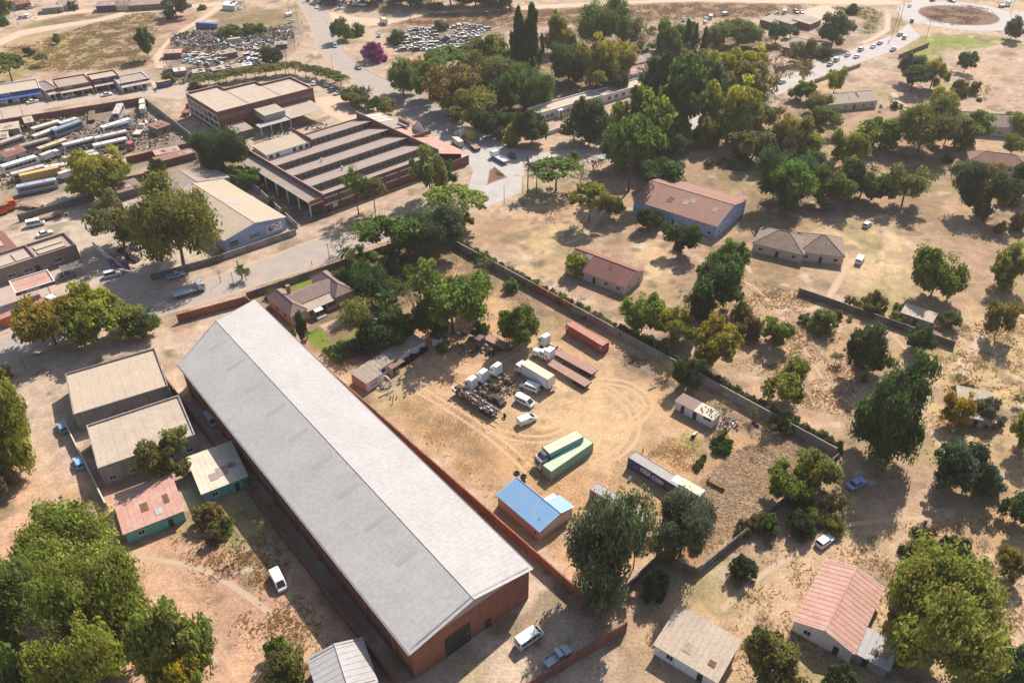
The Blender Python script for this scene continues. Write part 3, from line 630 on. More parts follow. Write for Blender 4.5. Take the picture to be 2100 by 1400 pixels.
def pickup_proto():
    L, W = 4.9, 1.75; b = MB()
    b.prof([(-.1, .35), (L/2, .35), (L/2, .75), (L/2-.1, .98), (1.1, 1.05), (.55, 1.68), (-.1, 1.7)], W, .08)
    t = MB(); t.box(-L/2, -W/2, .5, -.15, W/2, .62)
    for s in (-1, 1): t.box(-L/2, s*W/2-(.07 if s > 0 else 0), .62, -.15, s*W/2+(0 if s > 0 else .07), 1.02)
    t.box(-L/2, -W/2+.07, .62, -L/2+.07, W/2-.07, 1.0)
    g = [PT('windscreen', MB().add([(1.1+.02, -.7, 1.08), (1.12, .7, 1.08), (.6, .62, 1.6), (.6, -.62, 1.6)], [(0, 1, 2, 3)]), K('glass'))]
    for s in (-1, 1): g.append(PT('window', MB().add([(-.02, s*(W/2+.006), 1.1), (.95, s*(W/2+.006), 1.1), (.55, s*(W/2+.006), 1.55), (-.02, s*(W/2+.006), 1.55)], [(0, 1, 2, 3)]), K('glass')))
    PROTO['pickup'] = [PT('cab', b, PAINT), PT('load_bed', t, PAINT)]+g+WH(.36, .24, [(1.45, .78), (1.45, -.78), (-1.5, .78), (-1.5, -.78)])
pickup_proto()
def wreck_proto():
    for k, (L, H, gh) in enumerate(((4.2, 1.3, (-1.5, .9, -.9, .25)), (3.9, 1.35, (-1.8, .85, -1.5, .2)), (4.5, 1.7, (-2.1, 1.3, -2.0, .9)))):
        W = 1.65; b = MB(); b.prof([(-L/2, .1), (L/2, .1), (L/2, .4), (L/2-.15, .66), (gh[1], .78), (gh[0], .78), (-L/2+.05, .72)], W, .08)
        wb, wt = W/2-.06, W/2-.2; x0, x1, x2, x3 = gh
        bot = [(x0, -wb, .75), (x1, -wb, .75), (x1, wb, .75), (x0, wb, .75)]; top = [(x2, -wt, H), (x3, -wt, H), (x3, wt, H), (x2, wt, H)]
        b.slab([(q[0], q[1]*1.04, q[2]+.02) for q in top], .05)
        for i in range(4): b.tube(bot[i], top[i], .06, .05, 4)
        g = MB(); g.add([(q[0]*.97, q[1]*.96, q[2]) for q in bot]+[(q[0]*.97, q[1]*.96, q[2]-.06) for q in top], [(0, 1, 5, 4), (1, 2, 6, 5), (2, 3, 7, 6), (3, 0, 4, 7)])
        PROTO['wreck%d' % k] = [PT('body', b, OLDPAINT), PT('window_openings', g, K('glass'))]
wreck_proto()
def cab_over(P, x, W, z0, H, L=2.1, sleeper=0.):
    b = MB(); b.prof([(x-L, z0), (x-.05, z0), (x, z0+.6), (x-.12, H-.35), (x-.3, H-.06), (x-.6, H), (x-L, H)], W, .1)
    if sleeper: b.box(x-L+.05, -W/2+.2, H-.02, x-.75, W/2-.2, H+sleeper)
    P.append(PT('cab', b, PAINT))
    zz = z0+(H-z0)*.52; P.append(PT('windscreen', MB().add([(x+.0, -W/2+.15, zz), (x+.0, W/2-.15, zz), (x-.1, W/2-.17, H-.42), (x-.1, -W/2+.17, H-.42)], [(0, 1, 2, 3)]), K('glass')))
    for s in (-1, 1):
        y = s*(W/2+.008); P.append(PT('side_window', MB().add([(x-1.05, y, zz), (x-.2, y, zz), (x-.28, y, H-.5), (x-1.05, y, H-.5)], [(0, 1, 2, 3)]), K('glass')))
        P.append(PT('mirror', MB().box(x-.1, -.06, zz-.05, x+.04, .06, zz+.5), K('dark_metal'), (0, s*(W/2+.2), 0)))
        P.append(PT('headlight', MB().box(x-.06, -.2, z0+.02, x+.035, .2, z0+.2), K('chrome_lamp'), (0, s*(W/2-.4), 0)))
    P.append(PT('grille', MB().box(x-.03, -W/2+.5, z0+.28, x+.03, W/2-.5, z0+.85), K('dark_metal')))
    P.append(PT('bumper', MB().box(x-.3, -W/2+.02, z0-.42, x+.07, W/2-.02, z0-.02), PAINT))
def duals(xs, r=.5, y=.95): return WH(r, .6, [(x, s*y) for x in xs for s in (-1, 1)])
def tractor_protos():
    for kind, sl in (('tractor', .45), ('tractor_low', 0.)):
        P = []; cab_over(P, 3.1, 2.4, 1.0, 3.1, 2.1, sl)
        c = MB(); c.box(-3.2, -.48, .72, 2.6, -.34, .98); c.box(-3.2, .34, .72, 2.6, .48, .98)
        for x in (-3.1, -1.9, -.6, .6): c.box(x, -.34, .76, x+.14, .34, .94)
        P.append(PT('chassis', c, K('dark_metal')))
        for s in (-1, 1): P.append(PT('fuel_tank', MB().tube((-.1, s*.85, .72), (.95, s*.85, .72), .3, n=10), K('steel')))
        P.append(PT('fifth_wheel', MB().box(-2.3, -.45, .98, -1.3, .45, 1.1), K('rust')))
        P += duals((-1.3, -2.55))+WH(.5, .32, [(2.1, .98), (2.1, -.98)]); PROTO[kind] = P
    # bonneted tractor with sleeper
    P = []; b = MB(); b.prof([(-.2, 1.0), (1.6, 1.0), (1.6, 1.9), (1.1, 2.6), (.9, 2.7), (-.2, 2.7)], 2.1, .08)
    b.prof([(1.58, .85), (3.5, .85), (3.6, 1.2), (3.5, 1.65), (1.58, 1.95)], 1.7, .15)
    P.append(PT('cab', b, PAINT)); P.append(PT('sleeper', MB().prof([(-1.9, .95), (-.22, .95), (-.22, 3.5), (-.5, 3.7), (-1.9, 3.7)], 2.35, .1), PAINT, kids=tuple(PT('sleeper_window', MB().box(-1.25, s*1.18-.01, 1.9, -.8, s*1.18+.01, 2.35), K('glass')) for s in (-1, 1))))
    P.append(PT('windscreen', MB().add([(1.63, -.9, 1.93), (1.63, .9, 1.93), (1.14, .85, 2.58), (1.14, -.85, 2.58)], [(0, 1, 2, 3)]), K('glass')))
    for s in (-1, 1):
        P.append(PT('side_window', MB().box(.1, s*1.055-.01, 1.75, .95, s*1.055+.01, 2.35), K('glass')))
        P.append(PT('mudguard', MB().prof([(2.0, .7), (3.4, .7), (3.45, 1.1), (2.9, 1.3), (2.2, 1.2)], .5, .05), PAINT, (0, s*.95, 0)))
        P.append(PT('exhaust', MB().tube((-.35, s*1.3, 1.0), (-.35, s*1.3, 3.6), .07, n=8), K('steel')))
        P.append(PT('fuel_tank', MB().tube((-.2, s*1.0, .72), (1.2, s*1.0, .72), .3, n=10), K('steel')))
        P.append(PT('headlight', MB().box(3.5, -.14, .95, 3.64, .14, 1.15), K('chrome_lamp'), (0, s*.7, 0)))
    c = MB(); c.box(-4.6, -.48, .72, 3.4, -.34, .98); c.box(-4.6, .34, .72, 3.4, .48, .98); P.append(PT('chassis', c, K('dark_metal')))
    P.append(PT('bumper', MB().box(3.55, -1.15, .5, 3.75, 1.15, .85), K('steel')))
    P += duals((-2.9, -4.15))+WH(.5, .32, [(2.75, .98), (2.75, -.98)]); PROTO['bonneted'] = P
tractor_protos()
def trailer_protos():
    for kind, L, mt in (('flatbed', 12.4, 'wood_deck'), ('flatbed_short', 8.5, 'wood_deck')):
        mat('wood_deck', (.36, .22, .165), .85, .2, .7, c2=(.27, .16, .125), fine=.18)
        d = MB(); n = int(L/.62)
        for i in range(n): d.box(-L/2+i*L/n+.012, -1.2, 1.24, -L/2+(i+1)*L/n-.012, 1.2, 1.30)
        e = MB(); e.box(-L/2, -1.24, 1.08, L/2, -1.2, 1.29); e.box(-L/2, 1.2, 1.08, L/2, 1.24, 1.29); e.box(-L/2-.05, -1.24, 1.0, -L/2, 1.24, 1.29); e.box(L/2, -1.24, 1.08, L/2+.05, 1.24, 1.29)
        c = MB(); c.box(-L/2+.3, -.55, .8, L/2-.2, -.4, 1.23); c.box(-L/2+.3, .4, .8, L/2-.2, .55, 1.23)
        for i in range(int(L/1.5)): x = -L/2+.4+i*1.5; c.box(x, -1.15, 1.1, x+.1, -.55, 1.22); c.box(x, .55, 1.1, x+.1, 1.15, 1.22)
        hb = MB(); hb.box(L/2-.1, -1.22, 1.3, L/2, 1.22, 1.34); hb.box(L/2-.1, -1.22, 1.9, L/2, 1.22, 1.98)
        for i in range(9): hb.box(L/2-.1, -1.22+i*.29, 1.34, L/2-.03, -1.12+i*.29, 1.9)
        P = [PT('deck', d, K(mt)), PT('side_rail', e, K('rust')), PT('chassis', c, K('dark_metal')), PT('headboard', hb, K('wood'))]
        for s in (-1, 1): P.append(PT('landing_leg', MB().box(L/2-3.0, s*.7-.06, .05, L/2-2.85, s*.7+.06, 1.1), K('dark_metal')))
        xs = (-L/2+1.0, -L/2+2.3, -L/2+3.6) if L > 10 else (-L/2+1.0, -L/2+2.3)
        PROTO[kind] = P+duals(xs, .48)
trailer_protos()
def cargo(P, x0, x1, W, z0, z1, m=None, ribs=True):
    b = MB(); b.box(x0, -W/2, z0, x1, W/2, z1)
    P.append(PT('cargo_box', b, m or PAINT, kids=(
        PT('roof_panel', MB().box(x0+.06, -W/2+.06, z1, x1-.06, W/2-.06, z1+.03), K('cargo_top')),)))
    e = MB()
    for s in (-1, 1):
        e.box(x0-.02, s*W/2-.05, z0-.02, x0+.06, s*W/2+.05, z1+.04); e.box(x1-.06, s*W/2-.05, z0-.02, x1+.02, s*W/2+.05, z1+.04)
        e.box(x0+.06, s*W/2-.04, z1-.04, x1-.06, s*W/2+.04, z1+.05); e.box(x0+.06, s*W/2-.04, z0-.03, x1-.06, s*W/2+.04, z0+.06)
    P.append(PT('box_trim', e, K('dark_metal')))
mat('cargo_top', (.60, .50, .36), .7, .15, .4, c2=(.52, .42, .30), fine=.08)
mat('cargo_teal', (.15, .43, .43), .55, .15, .6, fine=.05)
def boxtruck_proto(kind, CL, W, z1, side=None, spoiler=False):
    P = []; x = CL/2+1.1; cab_over(P, x, W-.1, .95, 2.75, 1.9); xb = x-2.15; xr = xb-CL
    cargo(P, xr, xb, W, 1.05, z1, side)
    if spoiler: P.append(PT('air_deflector', MB().prof([(x-1.85, 2.76), (x-.5, 2.76), (x-1.2, z1-.35), (x-1.85, z1-.2)], W-.5, .25), K('pole_grey')))
    c = MB(); c.box(xr, -.5, .65, x-.4, -.36, 1.0); c.box(xr, .36, .65, x-.4, .5, 1.0); P.append(PT('chassis', c, K('dark_metal')))
    P.append(PT('tail_lift', MB().box(xr-1.0, -W/2+.15, .72, xr-.08, W/2-.15, .82), K('concrete')))
    dr = MB(); dr.box(xr-.03, -W/2+.08, 1.12, xr-.005, -.02, z1-.1); dr.box(xr-.03, .02, 1.12, xr-.005, W/2-.08, z1-.1); P.append(PT('rear_door', dr, side or PAINT))
    P += duals((xr+1.9, xr+3.1) if CL > 8 else (xr+1.8,))+WH(.48, .3, [(x-1.2, .98), (x-1.2, -.98)]); PROTO[kind] = P
boxtruck_proto('box_truck', 8.2, 2.5, 3.75)
boxtruck_proto('teal_truck', 8.6, 2.5, 3.9, K('cargo_teal'), True)
boxtruck_proto('small_truck', 4.6, 2.2, 3.0)
def flattruck_proto():
    P = []; x = 4.2; cab_over(P, x, 2.3, .9, 2.7, 1.9); P.append(PT('load_bed', MB().box(-4.2, -1.2, 1.05, 2.0, 1.2, 1.2), PAINT))
    s_ = MB()
    for s in (-1, 1): s_.box(-4.2, s*1.2-.03, 1.2, 2.0, s*1.2+.03, 1.55)
    s_.box(-4.23, -1.17, 1.2, -4.17, 1.17, 1.55); s_.box(1.94, -1.2, 1.2, 2.0, 1.2, 2.2); P.append(PT('side_board', s_, PAINT))
    c = MB(); c.box(-4.1, -.5, .65, x-.4, -.36, 1.04); c.box(-4.1, .36, .65, x-.4, .5, 1.04); P.append(PT('chassis', c, K('dark_metal')))
    PROTO['flat_truck'] = P+duals((-2.6,), .48)+WH(.48, .3, [(x-1.2, .95), (x-1.2, -.95)])
flattruck_proto()
def container_proto(kind, L):
    W, H, z = 2.44, 2.59, .12; n = int(L/.28); P = []
    def corr(along, cnt, f):                     # trapezoid corrugation
        vs = []; st = along/cnt
        for i in range(cnt):
            for k, d in ((0, 0), (.3, 0), (.5, 1), (.8, 1)): vs.append(f((i+k)*st, d))
        vs.append(f(along, 0)); return vs
    for s in (-1, 1):
        mb = MB(); t = corr(L-.24, n, lambda a, d: (-L/2+.12+a, s*(W/2-.02-.045*d)))
        k = len(t); mb.add([(x, y, z+.1) for x, y in t]+[(x, y, z+H-.1) for x, y in t], [(i, i+1, k+i+1, k+i) for i in range(k-1)]); P.append(PT('side_wall', mb, OLDPAINT))
    mb = MB(); t = corr(L-.24, int(L/.45), lambda a, d: (-L/2+.12+a, z+H-.04-.03*d)); k = len(t)
    mb.add([(x, -W/2+.05, zz) for x, zz in t]+[(x, W/2-.05, zz) for x, zz in t], [(i, i+1, k+i+1, k+i) for i in range(k-1)]); P.append(PT('roof', mb, K(kind+'_top')))
    mb = MB(); t = corr(W-.24, 8, lambda a, d: (L/2-.02-.04*d, -W/2+.12+a)); k = len(t)
    mb.add([(x, y, z+.1) for x, y in t]+[(x, y, z+H-.1) for x, y in t], [(i, i+1, k+i+1, k+i) for i in range(k-1)]); P.append(PT('end_wall', mb, OLDPAINT))
    for s in (-1, 1):
        d = MB(); d.box(-L/2+.02, min(0.02*s, s*(W/2-.1)), z+.1, -L/2+.07, max(.02*s, s*(W/2-.1)), z+H-.1)
        for i in range(3): y = s*(.22+i*.33); d.box(-L/2-.0, y-.1, z+.18, -L/2+.02, y+.1, z+H-.18)
        bars = MB()
        for y in (.35, .8): bars.tube((-L/2-.03, s*y, z+.08), (-L/2-.03, s*y, z+H-.08), .025, n=5)
        P.append(PT('door', d, OLDPAINT, kids=(PT('lock_bar', bars, K('steel')),)))
    fr = MB()
    for x in (-L/2, L/2-.12):
        for y in (-W/2, W/2-.12): fr.box(x, y, z-.1, x+.12, y+.12, z+H)
    for y in (-W/2, W/2-.1): fr.box(-L/2+.12, y, z, L/2-.12, y+.1, z+.12); fr.box(-L/2+.12, y, z+H-.12, L/2-.12, y+.1, z+H-.01)
    for x in (-L/2, L/2-.1): fr.box(x, -W/2+.12, z, x+.1, W/2-.12, z+.12); fr.box(x, -W/2+.12, z+H-.12, x+.1, W/2-.12, z+H-.01)
    P.append(PT('frame', fr, OLDPAINT)); P.append(PT('floor', MB().box(-L/2+.1, -W/2+.1, z, L/2-.1, W/2-.1, z+.1), K('dark_metal'))); PROTO[kind] = P
for k_, c_, c2_ in (('red_container', (.33, .13, .10), (.40, .21, .17)), ('green_container', (.50, .53, .38), (.36, .44, .32)), ('grey_container', (.30, .27, .25), (.36, .33, .30)), ('yellow_container', (.52, .36, .12), (.45, .33, .15))):
    mat(k_+'_top', c_, .75, .2, .5, c2=c2_, fine=.15); container_proto(k_, 6.06 if k_ == 'yellow_container' else 12.19)
def bus_proto(kind, L, W, H, wband=(1.35, 2.25), old=False):
    pm = OLDPAINT if old else PAINT; b = MB(); b.prof([(-L/2, .4), (L/2, .4), (L/2+.03, 1.2), (L/2-.1, H-.3), (L/2-.35, H), (-L/2+.2, H), (-L/2, H-.2)], W, .14)
    P = [PT('body', b, pm)]; n = int((L-2.2)/1.35)
    for s in (-1, 1):
        y = s*(W/2+.008)
        for i in range(n):
            x = -L/2+.7+i*(L-1.6)/n; P.append(PT('window', MB().add([(x, y, wband[0]), (x+(L-1.6)/n-.09, y, wband[0]), (x+(L-1.6)/n-.09, y, wband[1]), (x, y, wband[1])], [(0, 1, 2, 3)]), K('glass')))
        P.append(PT('side_stripe', MB().add([(-L/2+.3, y, .75), (L/2-.4, y, .75), (L/2-.4, y, 1.0), (-L/2+.3, y, 1.0)], [(0, 1, 2, 3)]), K('blue_board')))
    P.append(PT('windscreen', MB().add([(L/2+.045, -W/2+.2, 1.3), (L/2+.045, W/2-.2, 1.3), (L/2-.06, W/2-.22, H-.35), (L/2-.06, -W/2+.22, H-.35)], [(0, 1, 2, 3)]), K('glass')))
    P.append(PT('rear_window', MB().add([(-L/2-.02, -W/2+.3, 1.6), (-L/2-.02, W/2-.3, 1.6), (-L/2-.02, W/2-.3, H-.4), (-L/2-.02, -W/2+.3, H-.4)], [(0, 1, 2, 3)]), K('glass')))
    for x in (-L*.25, L*.2): P.append(PT('roof_hatch', MB().box(x-.4, -.4, H, x+.4, .4, H+.07), K('concrete')))
    PROTO[kind] = P+WH(.5, .35, [(L/2-2.3, W/2-.2), (L/2-2.3, -W/2+.2), (-L/2+2.6, W/2-.2), (-L/2+2.6, -W/2+.2)], False)
bus_proto('coach', 12.0, 2.5, 3.3, (1.6, 2.6)); bus_proto('old_bus', 11.0, 2.45, 2.95, (1.3, 2.2), True); bus_proto('short_bus', 7.5, 2.3, 2.8, (1.3, 2.1), True)
# ============================================================ builders: trees
def rnd_dir(r):
    while True:
        v = Vector((r.uniform(-1, 1), r.uniform(-1, 1), r.uniform(-1, 1)))
        if .05 < v.length < 1: return v.normalized()
def crown_mesh(seed, shape, nc, nl, ls, tone=((.75, 1.15), (.75, 1.15), (.7, 1.1)), top=None, loose=1.):
    """leaf-sized faces gathered in clumps through a unit crown (radius 1, height 0..1)"""
    r = random.Random(seed); cl = []
    lobes = [(Vector((0, 0, .58)), .5)]+[(Vector((math.cos(a)*k, math.sin(a)*k, z)), q) for a, k, z, q in [(6.283*i/6+r.uniform(-.5, .5), r.uniform(.36, .74), r.uniform(.2, .7), r.uniform(.2, .45)) for i in range(7)]]
    while len(cl) < nc:
        d = rnd_dir(r); k = r.random()**.4; x, y, z = d.x*k, d.y*k, d.z*k
        if shape == 'round':
            c0, lr = lobes[r.randrange(len(lobes))]; p = c0+Vector((x*lr, y*lr, z*lr*.72)); p.z = max(.04, min(.96, p.z))
        elif shape == 'umb':
            rr = math.hypot(x, y)
            if z < -.25: continue
            p = Vector((x*.88, y*.88, .80-.32*rr*rr+z*.14))
        elif shape == 'tall': p = Vector((x*.78, y*.78, .5+z*.46)); w = .55+.45*math.sin(min(1, p.z*1.25)*math.pi*.8); p.x *= w; p.y *= w
        elif shape == 'cone': h = r.random()**1.1; w = min(1, (1-h)**.55)*(.75+.25*min(1, h*4)); p = Vector((x*w, y*w, .03+h*.93))
        elif shape == 'shrub': p = Vector((x*.85, y*.85, .08+abs(z)*.75))
        else: p = Vector((x*.85, y*.85, .5+z*.42))
        cl.append((p, r.uniform(.13, .26)*loose if shape != 'cone' else r.uniform(.1, .18), r.uniform(.66, 1.16), r.uniform(.55, 1.5)))
    vs = []; fs = []; tn = []
    for i in range(nl):
        p, cr, ct, cs = cl[i % nc]; d = rnd_dir(r); d.z = d.z*.8+.12; q = p+Vector((d.x*cr, d.y*cr, d.z*cr*.62))*(r.random()**.35)
        n = (d+rnd_dir(r)*.9+Vector((0, 0, .35))).normalized(); a = n.orthogonal().normalized(); a = Matrix.Rotation(r.uniform(0, 6.28), 3, n) @ a; b = n.cross(a)
        s = ls*r.uniform(.6, 1.35)*cs; k = len(vs)
        vs += [q-a*s, q-b*s*.55, q+a*s, q+b*s*.55+n*s*.2]; fs.append((k, k+1, k+2, k+3))
        t = [r.uniform(*c)*ct for c in tone]
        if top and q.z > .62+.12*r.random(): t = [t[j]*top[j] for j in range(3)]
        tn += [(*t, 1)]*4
    me = bpy.data.meshes.new('crown'); me.from_pydata(vs, [], fs); me.materials.append(LEAF)
    at = me.color_attributes.new('tone', 'FLOAT_COLOR', 'POINT'); at.data.foreach_set('color', [c for t in tn for c in t]); me.update(); return me
def trunk_mesh(seed, mt, base=.35, nb=6, r0=.045, spread=.75, twigs=3, multi=1, topz=.86):
    """unit tree skeleton: height 1, spread 1; limbs fork into branches"""
    r = random.Random(seed); mb = MB()
    def limb(p, d, L, rad, lvl):
        segs = 3; q = p
        for i in range(segs):
            d = (d+rnd_dir(r)*.22+Vector((0, 0, .06))).normalized(); e = q+d*(L/segs); ra = rad*(1-.28*i); mb.tube(q, e, ra, rad*(1-.28*(i+1)), 6 if lvl == 0 else 4); q = e
            if lvl < 2 and i > 0:
                for _ in range(twigs-lvl):
                    s = rnd_dir(r); s.z = abs(s.z)*.6+.15; limb(q, (d*.5+s).normalized(), L*.6, rad*.45, lvl+1)
    for m in range(multi):
        p0 = Vector((r.uniform(-.04, .04)*multi, r.uniform(-.04, .04)*multi, -.01)); b = Vector((p0.x+r.uniform(-.05, .05)*multi, p0.y+r.uniform(-.05, .05)*multi, base)); mb.tube(p0, b, r0/multi**.5, r0*.7/multi**.5, 8)
        for k in range(nb):
            a = 6.283*k/nb+r.uniform(-.4, .4); d = Vector((math.cos(a)*spread, math.sin(a)*spread, r.uniform(.45, 1.))).normalized(); limb(b, d, (topz-base)*r.uniform(.55, .85), r0*.5, 0 if nb < 9 else 1)
    return mb.mesh('trunk', K(mt))
G1, Y1 = ((.75, 1.15), (.78, 1.15), (.6, 1.1)), ((.8, 1.3), (.8, 1.2), (.5, 1.))
TREES = {}
def treekind(kind, shape, nc, nl, ls, bark='bark', cb=.25, n=3, tone=G1, top=None, loose=1., **kw):
    TREES[kind] = [(crown_mesh(hash_(kind)+i, shape, nc, nl, ls, tone, top, loose) if nl else None, trunk_mesh(hash_(kind)+50+i, bark, **kw), cb) for i in range(n)]
ORD = ['first', 'second', 'third', 'fourth', 'fifth', 'sixth', 'seventh', 'eighth', 'ninth', 'tenth']+['%dth' % i for i in range(11, 60)]
for _i in (21, 31, 41, 51): ORD[_i-1] = '%dst' % _i
for _i in (22, 32, 42, 52): ORD[_i-1] = '%dnd' % _i
for _i in (23, 33, 43, 53): ORD[_i-1] = '%drd' % _i
def hash_(s): return sum(ord(c)*(i+3) for i, c in enumerate(s)) % 9973
treekind('round', 'round', 130, 9500, .046, cb=.06, base=.2, nb=5, n=5)
treekind('big', 'round', 300, 24000, .028, cb=.06, base=.22, nb=6, n=2)
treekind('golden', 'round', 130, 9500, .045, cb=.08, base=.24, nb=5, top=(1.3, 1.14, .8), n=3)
treekind('loose', 'round', 90, 5200, .048, cb=.1, base=.28, nb=6, n=3, loose=1.1)
treekind('umb', 'umb', 60, 3000, .062, cb=.25, base=.38, nb=7, spread=1.1, topz=.78, n=3)
treekind('tall', 'tall', 70, 4600, .062, bark='pale_bark', cb=.2, base=.34, nb=6, spread=.55, n=3)
treekind('airy', 'round', 40, 1500, .05, cb=.3, base=.3, nb=7, n=2, loose=1.3)
treekind('bare', 'round', 30, 420, .04, bark='pale_bark', cb=.25, base=.22, nb=9, n=2, twigs=4, r0=.035)
treekind('cone', 'cone', 150, 4200, .075, cb=.03, base=.2, nb=4, spread=.3, n=2)
treekind('shrub', 'shrub', 60, 3400, .068, cb=0., base=.1, nb=5, multi=2, n=3)
treekind('mott', 'round', 300, 24000, .026, bark='bark', cb=.06, base=.25, nb=7, n=2, loose=.95, tone=((.6, 1.5), (.65, 1.4), (.65, 1.5)))
TC = {}
GREEN = dict(dk=(0.084, 0.130, 0.043), md=(0.158, 0.208, 0.046), br=(0.215, 0.270, 0.044), yl=(0.300, 0.300, 0.058), ol=(0.235, 0.232, 0.064), gr=(0.135, 0.166, 0.088), or_=(0.240, 0.195, 0.050), rd=(0.244, 0.134, 0.091), mg=(0.415, 0.061, 0.293), go=(0.330, 0.262, 0.030), bl=(0.098, 0.138, 0.070), du=(0.207, 0.171, 0.098))
def tree(x, y, ytop, wpx, kind, col, label, group=None, name=None, cat='tree', cy=None, cbase=None):
    g = G(x, y); h = max(.8, up_to(x, y, ytop)); w = wpx*mpp(x, y)/2*(1.22 if (820 < x < 1570 and y < 300) else 1.08)
    lst = TREES[kind]; i = TC[kind] = TC.get(kind, -1)+1; cm, tm, cb = lst[i % len(lst)]; cb = cbase if cbase is not None else cb
    rz = R.uniform(0, 6.28); nm = name or {'cone': 'cypress_tree', 'shrub': 'shrub', 'bare': 'bare_tree'}.get(kind, 'tree')
    p = thing(nm, label, cat, g, rz, group)
    t = link('trunk', tm, p); t.scale = (w*.9 if kind not in ('shrub',) else w, w*.9, h*.97)
    if kind == 'cone': t.scale = (w*.5, w*.5, h*.9)
    # keep the bole slender whatever the spread
    if cm:
        c = link('crown', cm, p, (0, 0, h*cb)); c.scale = (w*R.uniform(.95, 1.12), w*R.uniform(.92, 1.08), h*(1-cb)*1.03)
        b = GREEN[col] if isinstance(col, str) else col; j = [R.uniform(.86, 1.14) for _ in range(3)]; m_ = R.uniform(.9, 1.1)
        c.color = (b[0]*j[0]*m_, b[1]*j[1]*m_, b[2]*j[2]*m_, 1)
    return p
def frond(mb, base, a, L, droop, lift, w, n=7):
    prev = None
    for i in range(n+1):
        t = i/n; rr = L*t*(1-.12*t); z = lift*L*t-droop*L*t*t; c = base+Vector((math.cos(a)*rr, math.sin(a)*rr, z)); s = Vector((-math.sin(a), math.cos(a), 0))*w*math.sin(math.pi*min(1, .12+t*.86))
        cur = (c-s+Vector((0, 0, -.25*w)), c, c+s+Vector((0, 0, -.25*w)))
        if prev: k = list(prev)+list(cur); mb.add(k, [(0, 1, 4, 3), (1, 2, 5, 4)])
        prev = cur
def palm(x, y, ytop, wpx, label, banana=False, col=(.05, .10, .03), cat='palm'):
    g = G(x, y); h = max(1, up_to(x, y, ytop)); w = wpx*mpp(x, y)/2; p = thing('banana_plant' if banana else 'palm_tree', label, cat, g, 0); r = random.Random(int(x*7+y))
    n = 9 if banana else 22; top = h*(.45 if banana else .78); t = MB(); t.tube((0, 0, -.05), (.1, 0, top), .16 if banana else .22, .12 if banana else .15, 8); t.build('trunk', K('bark'), p)
    for i in range(n):
        mb = MB(); frond(mb, Vector((.1, 0, top-r.random()*.3)), i*2.39996, w*r.uniform(.75, 1.1), r.uniform(.35, .9), r.uniform(.3, 1.3) if not banana else r.uniform(.9, 1.6), .4 if banana else .3)
        me = mb.mesh('frond', LEAF); k = r.uniform(.7, 1.2); at = me.color_attributes.new('tone', 'FLOAT_COLOR', 'POINT'); at.data.foreach_set('color', [k, k, k, 1]*len(me.vertices)); o = link('frond', me, p, color=col)
    return p
# ============================================================ builders: poles, people, small things
def lamp_proto():
    h = 9.; m = MB().tube((0, 0, 0), (0, 0, h), .1, .06, 8); a = MB().tube((0, 0, h-.05), (1.8, 0, h+.45), .045, .035, 6); l = MB().prof([(1.6, h+.36), (2.5, h+.44), (2.45, h+.58), (1.65, h+.54)], .3, .04)
    PROTO['street_lamp'] = [PT('pole', m, K('pole_grey')), PT('arm', a, K('pole_grey')), PT('lamp_head', l, K('concrete'))]
    m = MB().tube((0, 0, 0), (0, 0, 9), .14, .09, 8); a = MB().box(-.06, -.95, 8.5, .06, .95, 8.62); i = MB()
    for y in (-.85, 0, .85): i.tube((0, y, 8.62), (0, y, 8.85), .05, .04, 6)
    PROTO['utility_pole'] = [PT('pole', m, K('bark')), PT('crossarm', a, K('bark')), PT('insulators', i, K('white_paint'))]
    PROTO['plain_pole'] = [PT('pole', MB().tube((0, 0, 0), (0, 0, 7), .1, .07, 8), K('pole_grey')), PT('pole_cap', MB().box(-.14, -.14, 7, .14, .14, 7.12), K('dark_metal'))]
lamp_proto()
def pole(x, y, ytop, kind, label, rz=0, group=None):
    h = up_to(x, y, ytop); base = {'street_lamp': 9.5, 'utility_pole': 9., 'plain_pole': 7.1}[kind]
    o = spawn(kind, kind if kind != 'plain_pole' else 'pole', label, 'street lamp' if kind == 'street_lamp' else 'pole', G(x, y), rz, group=group); o.scale = (1, 1, max(.4, h/base)); return o
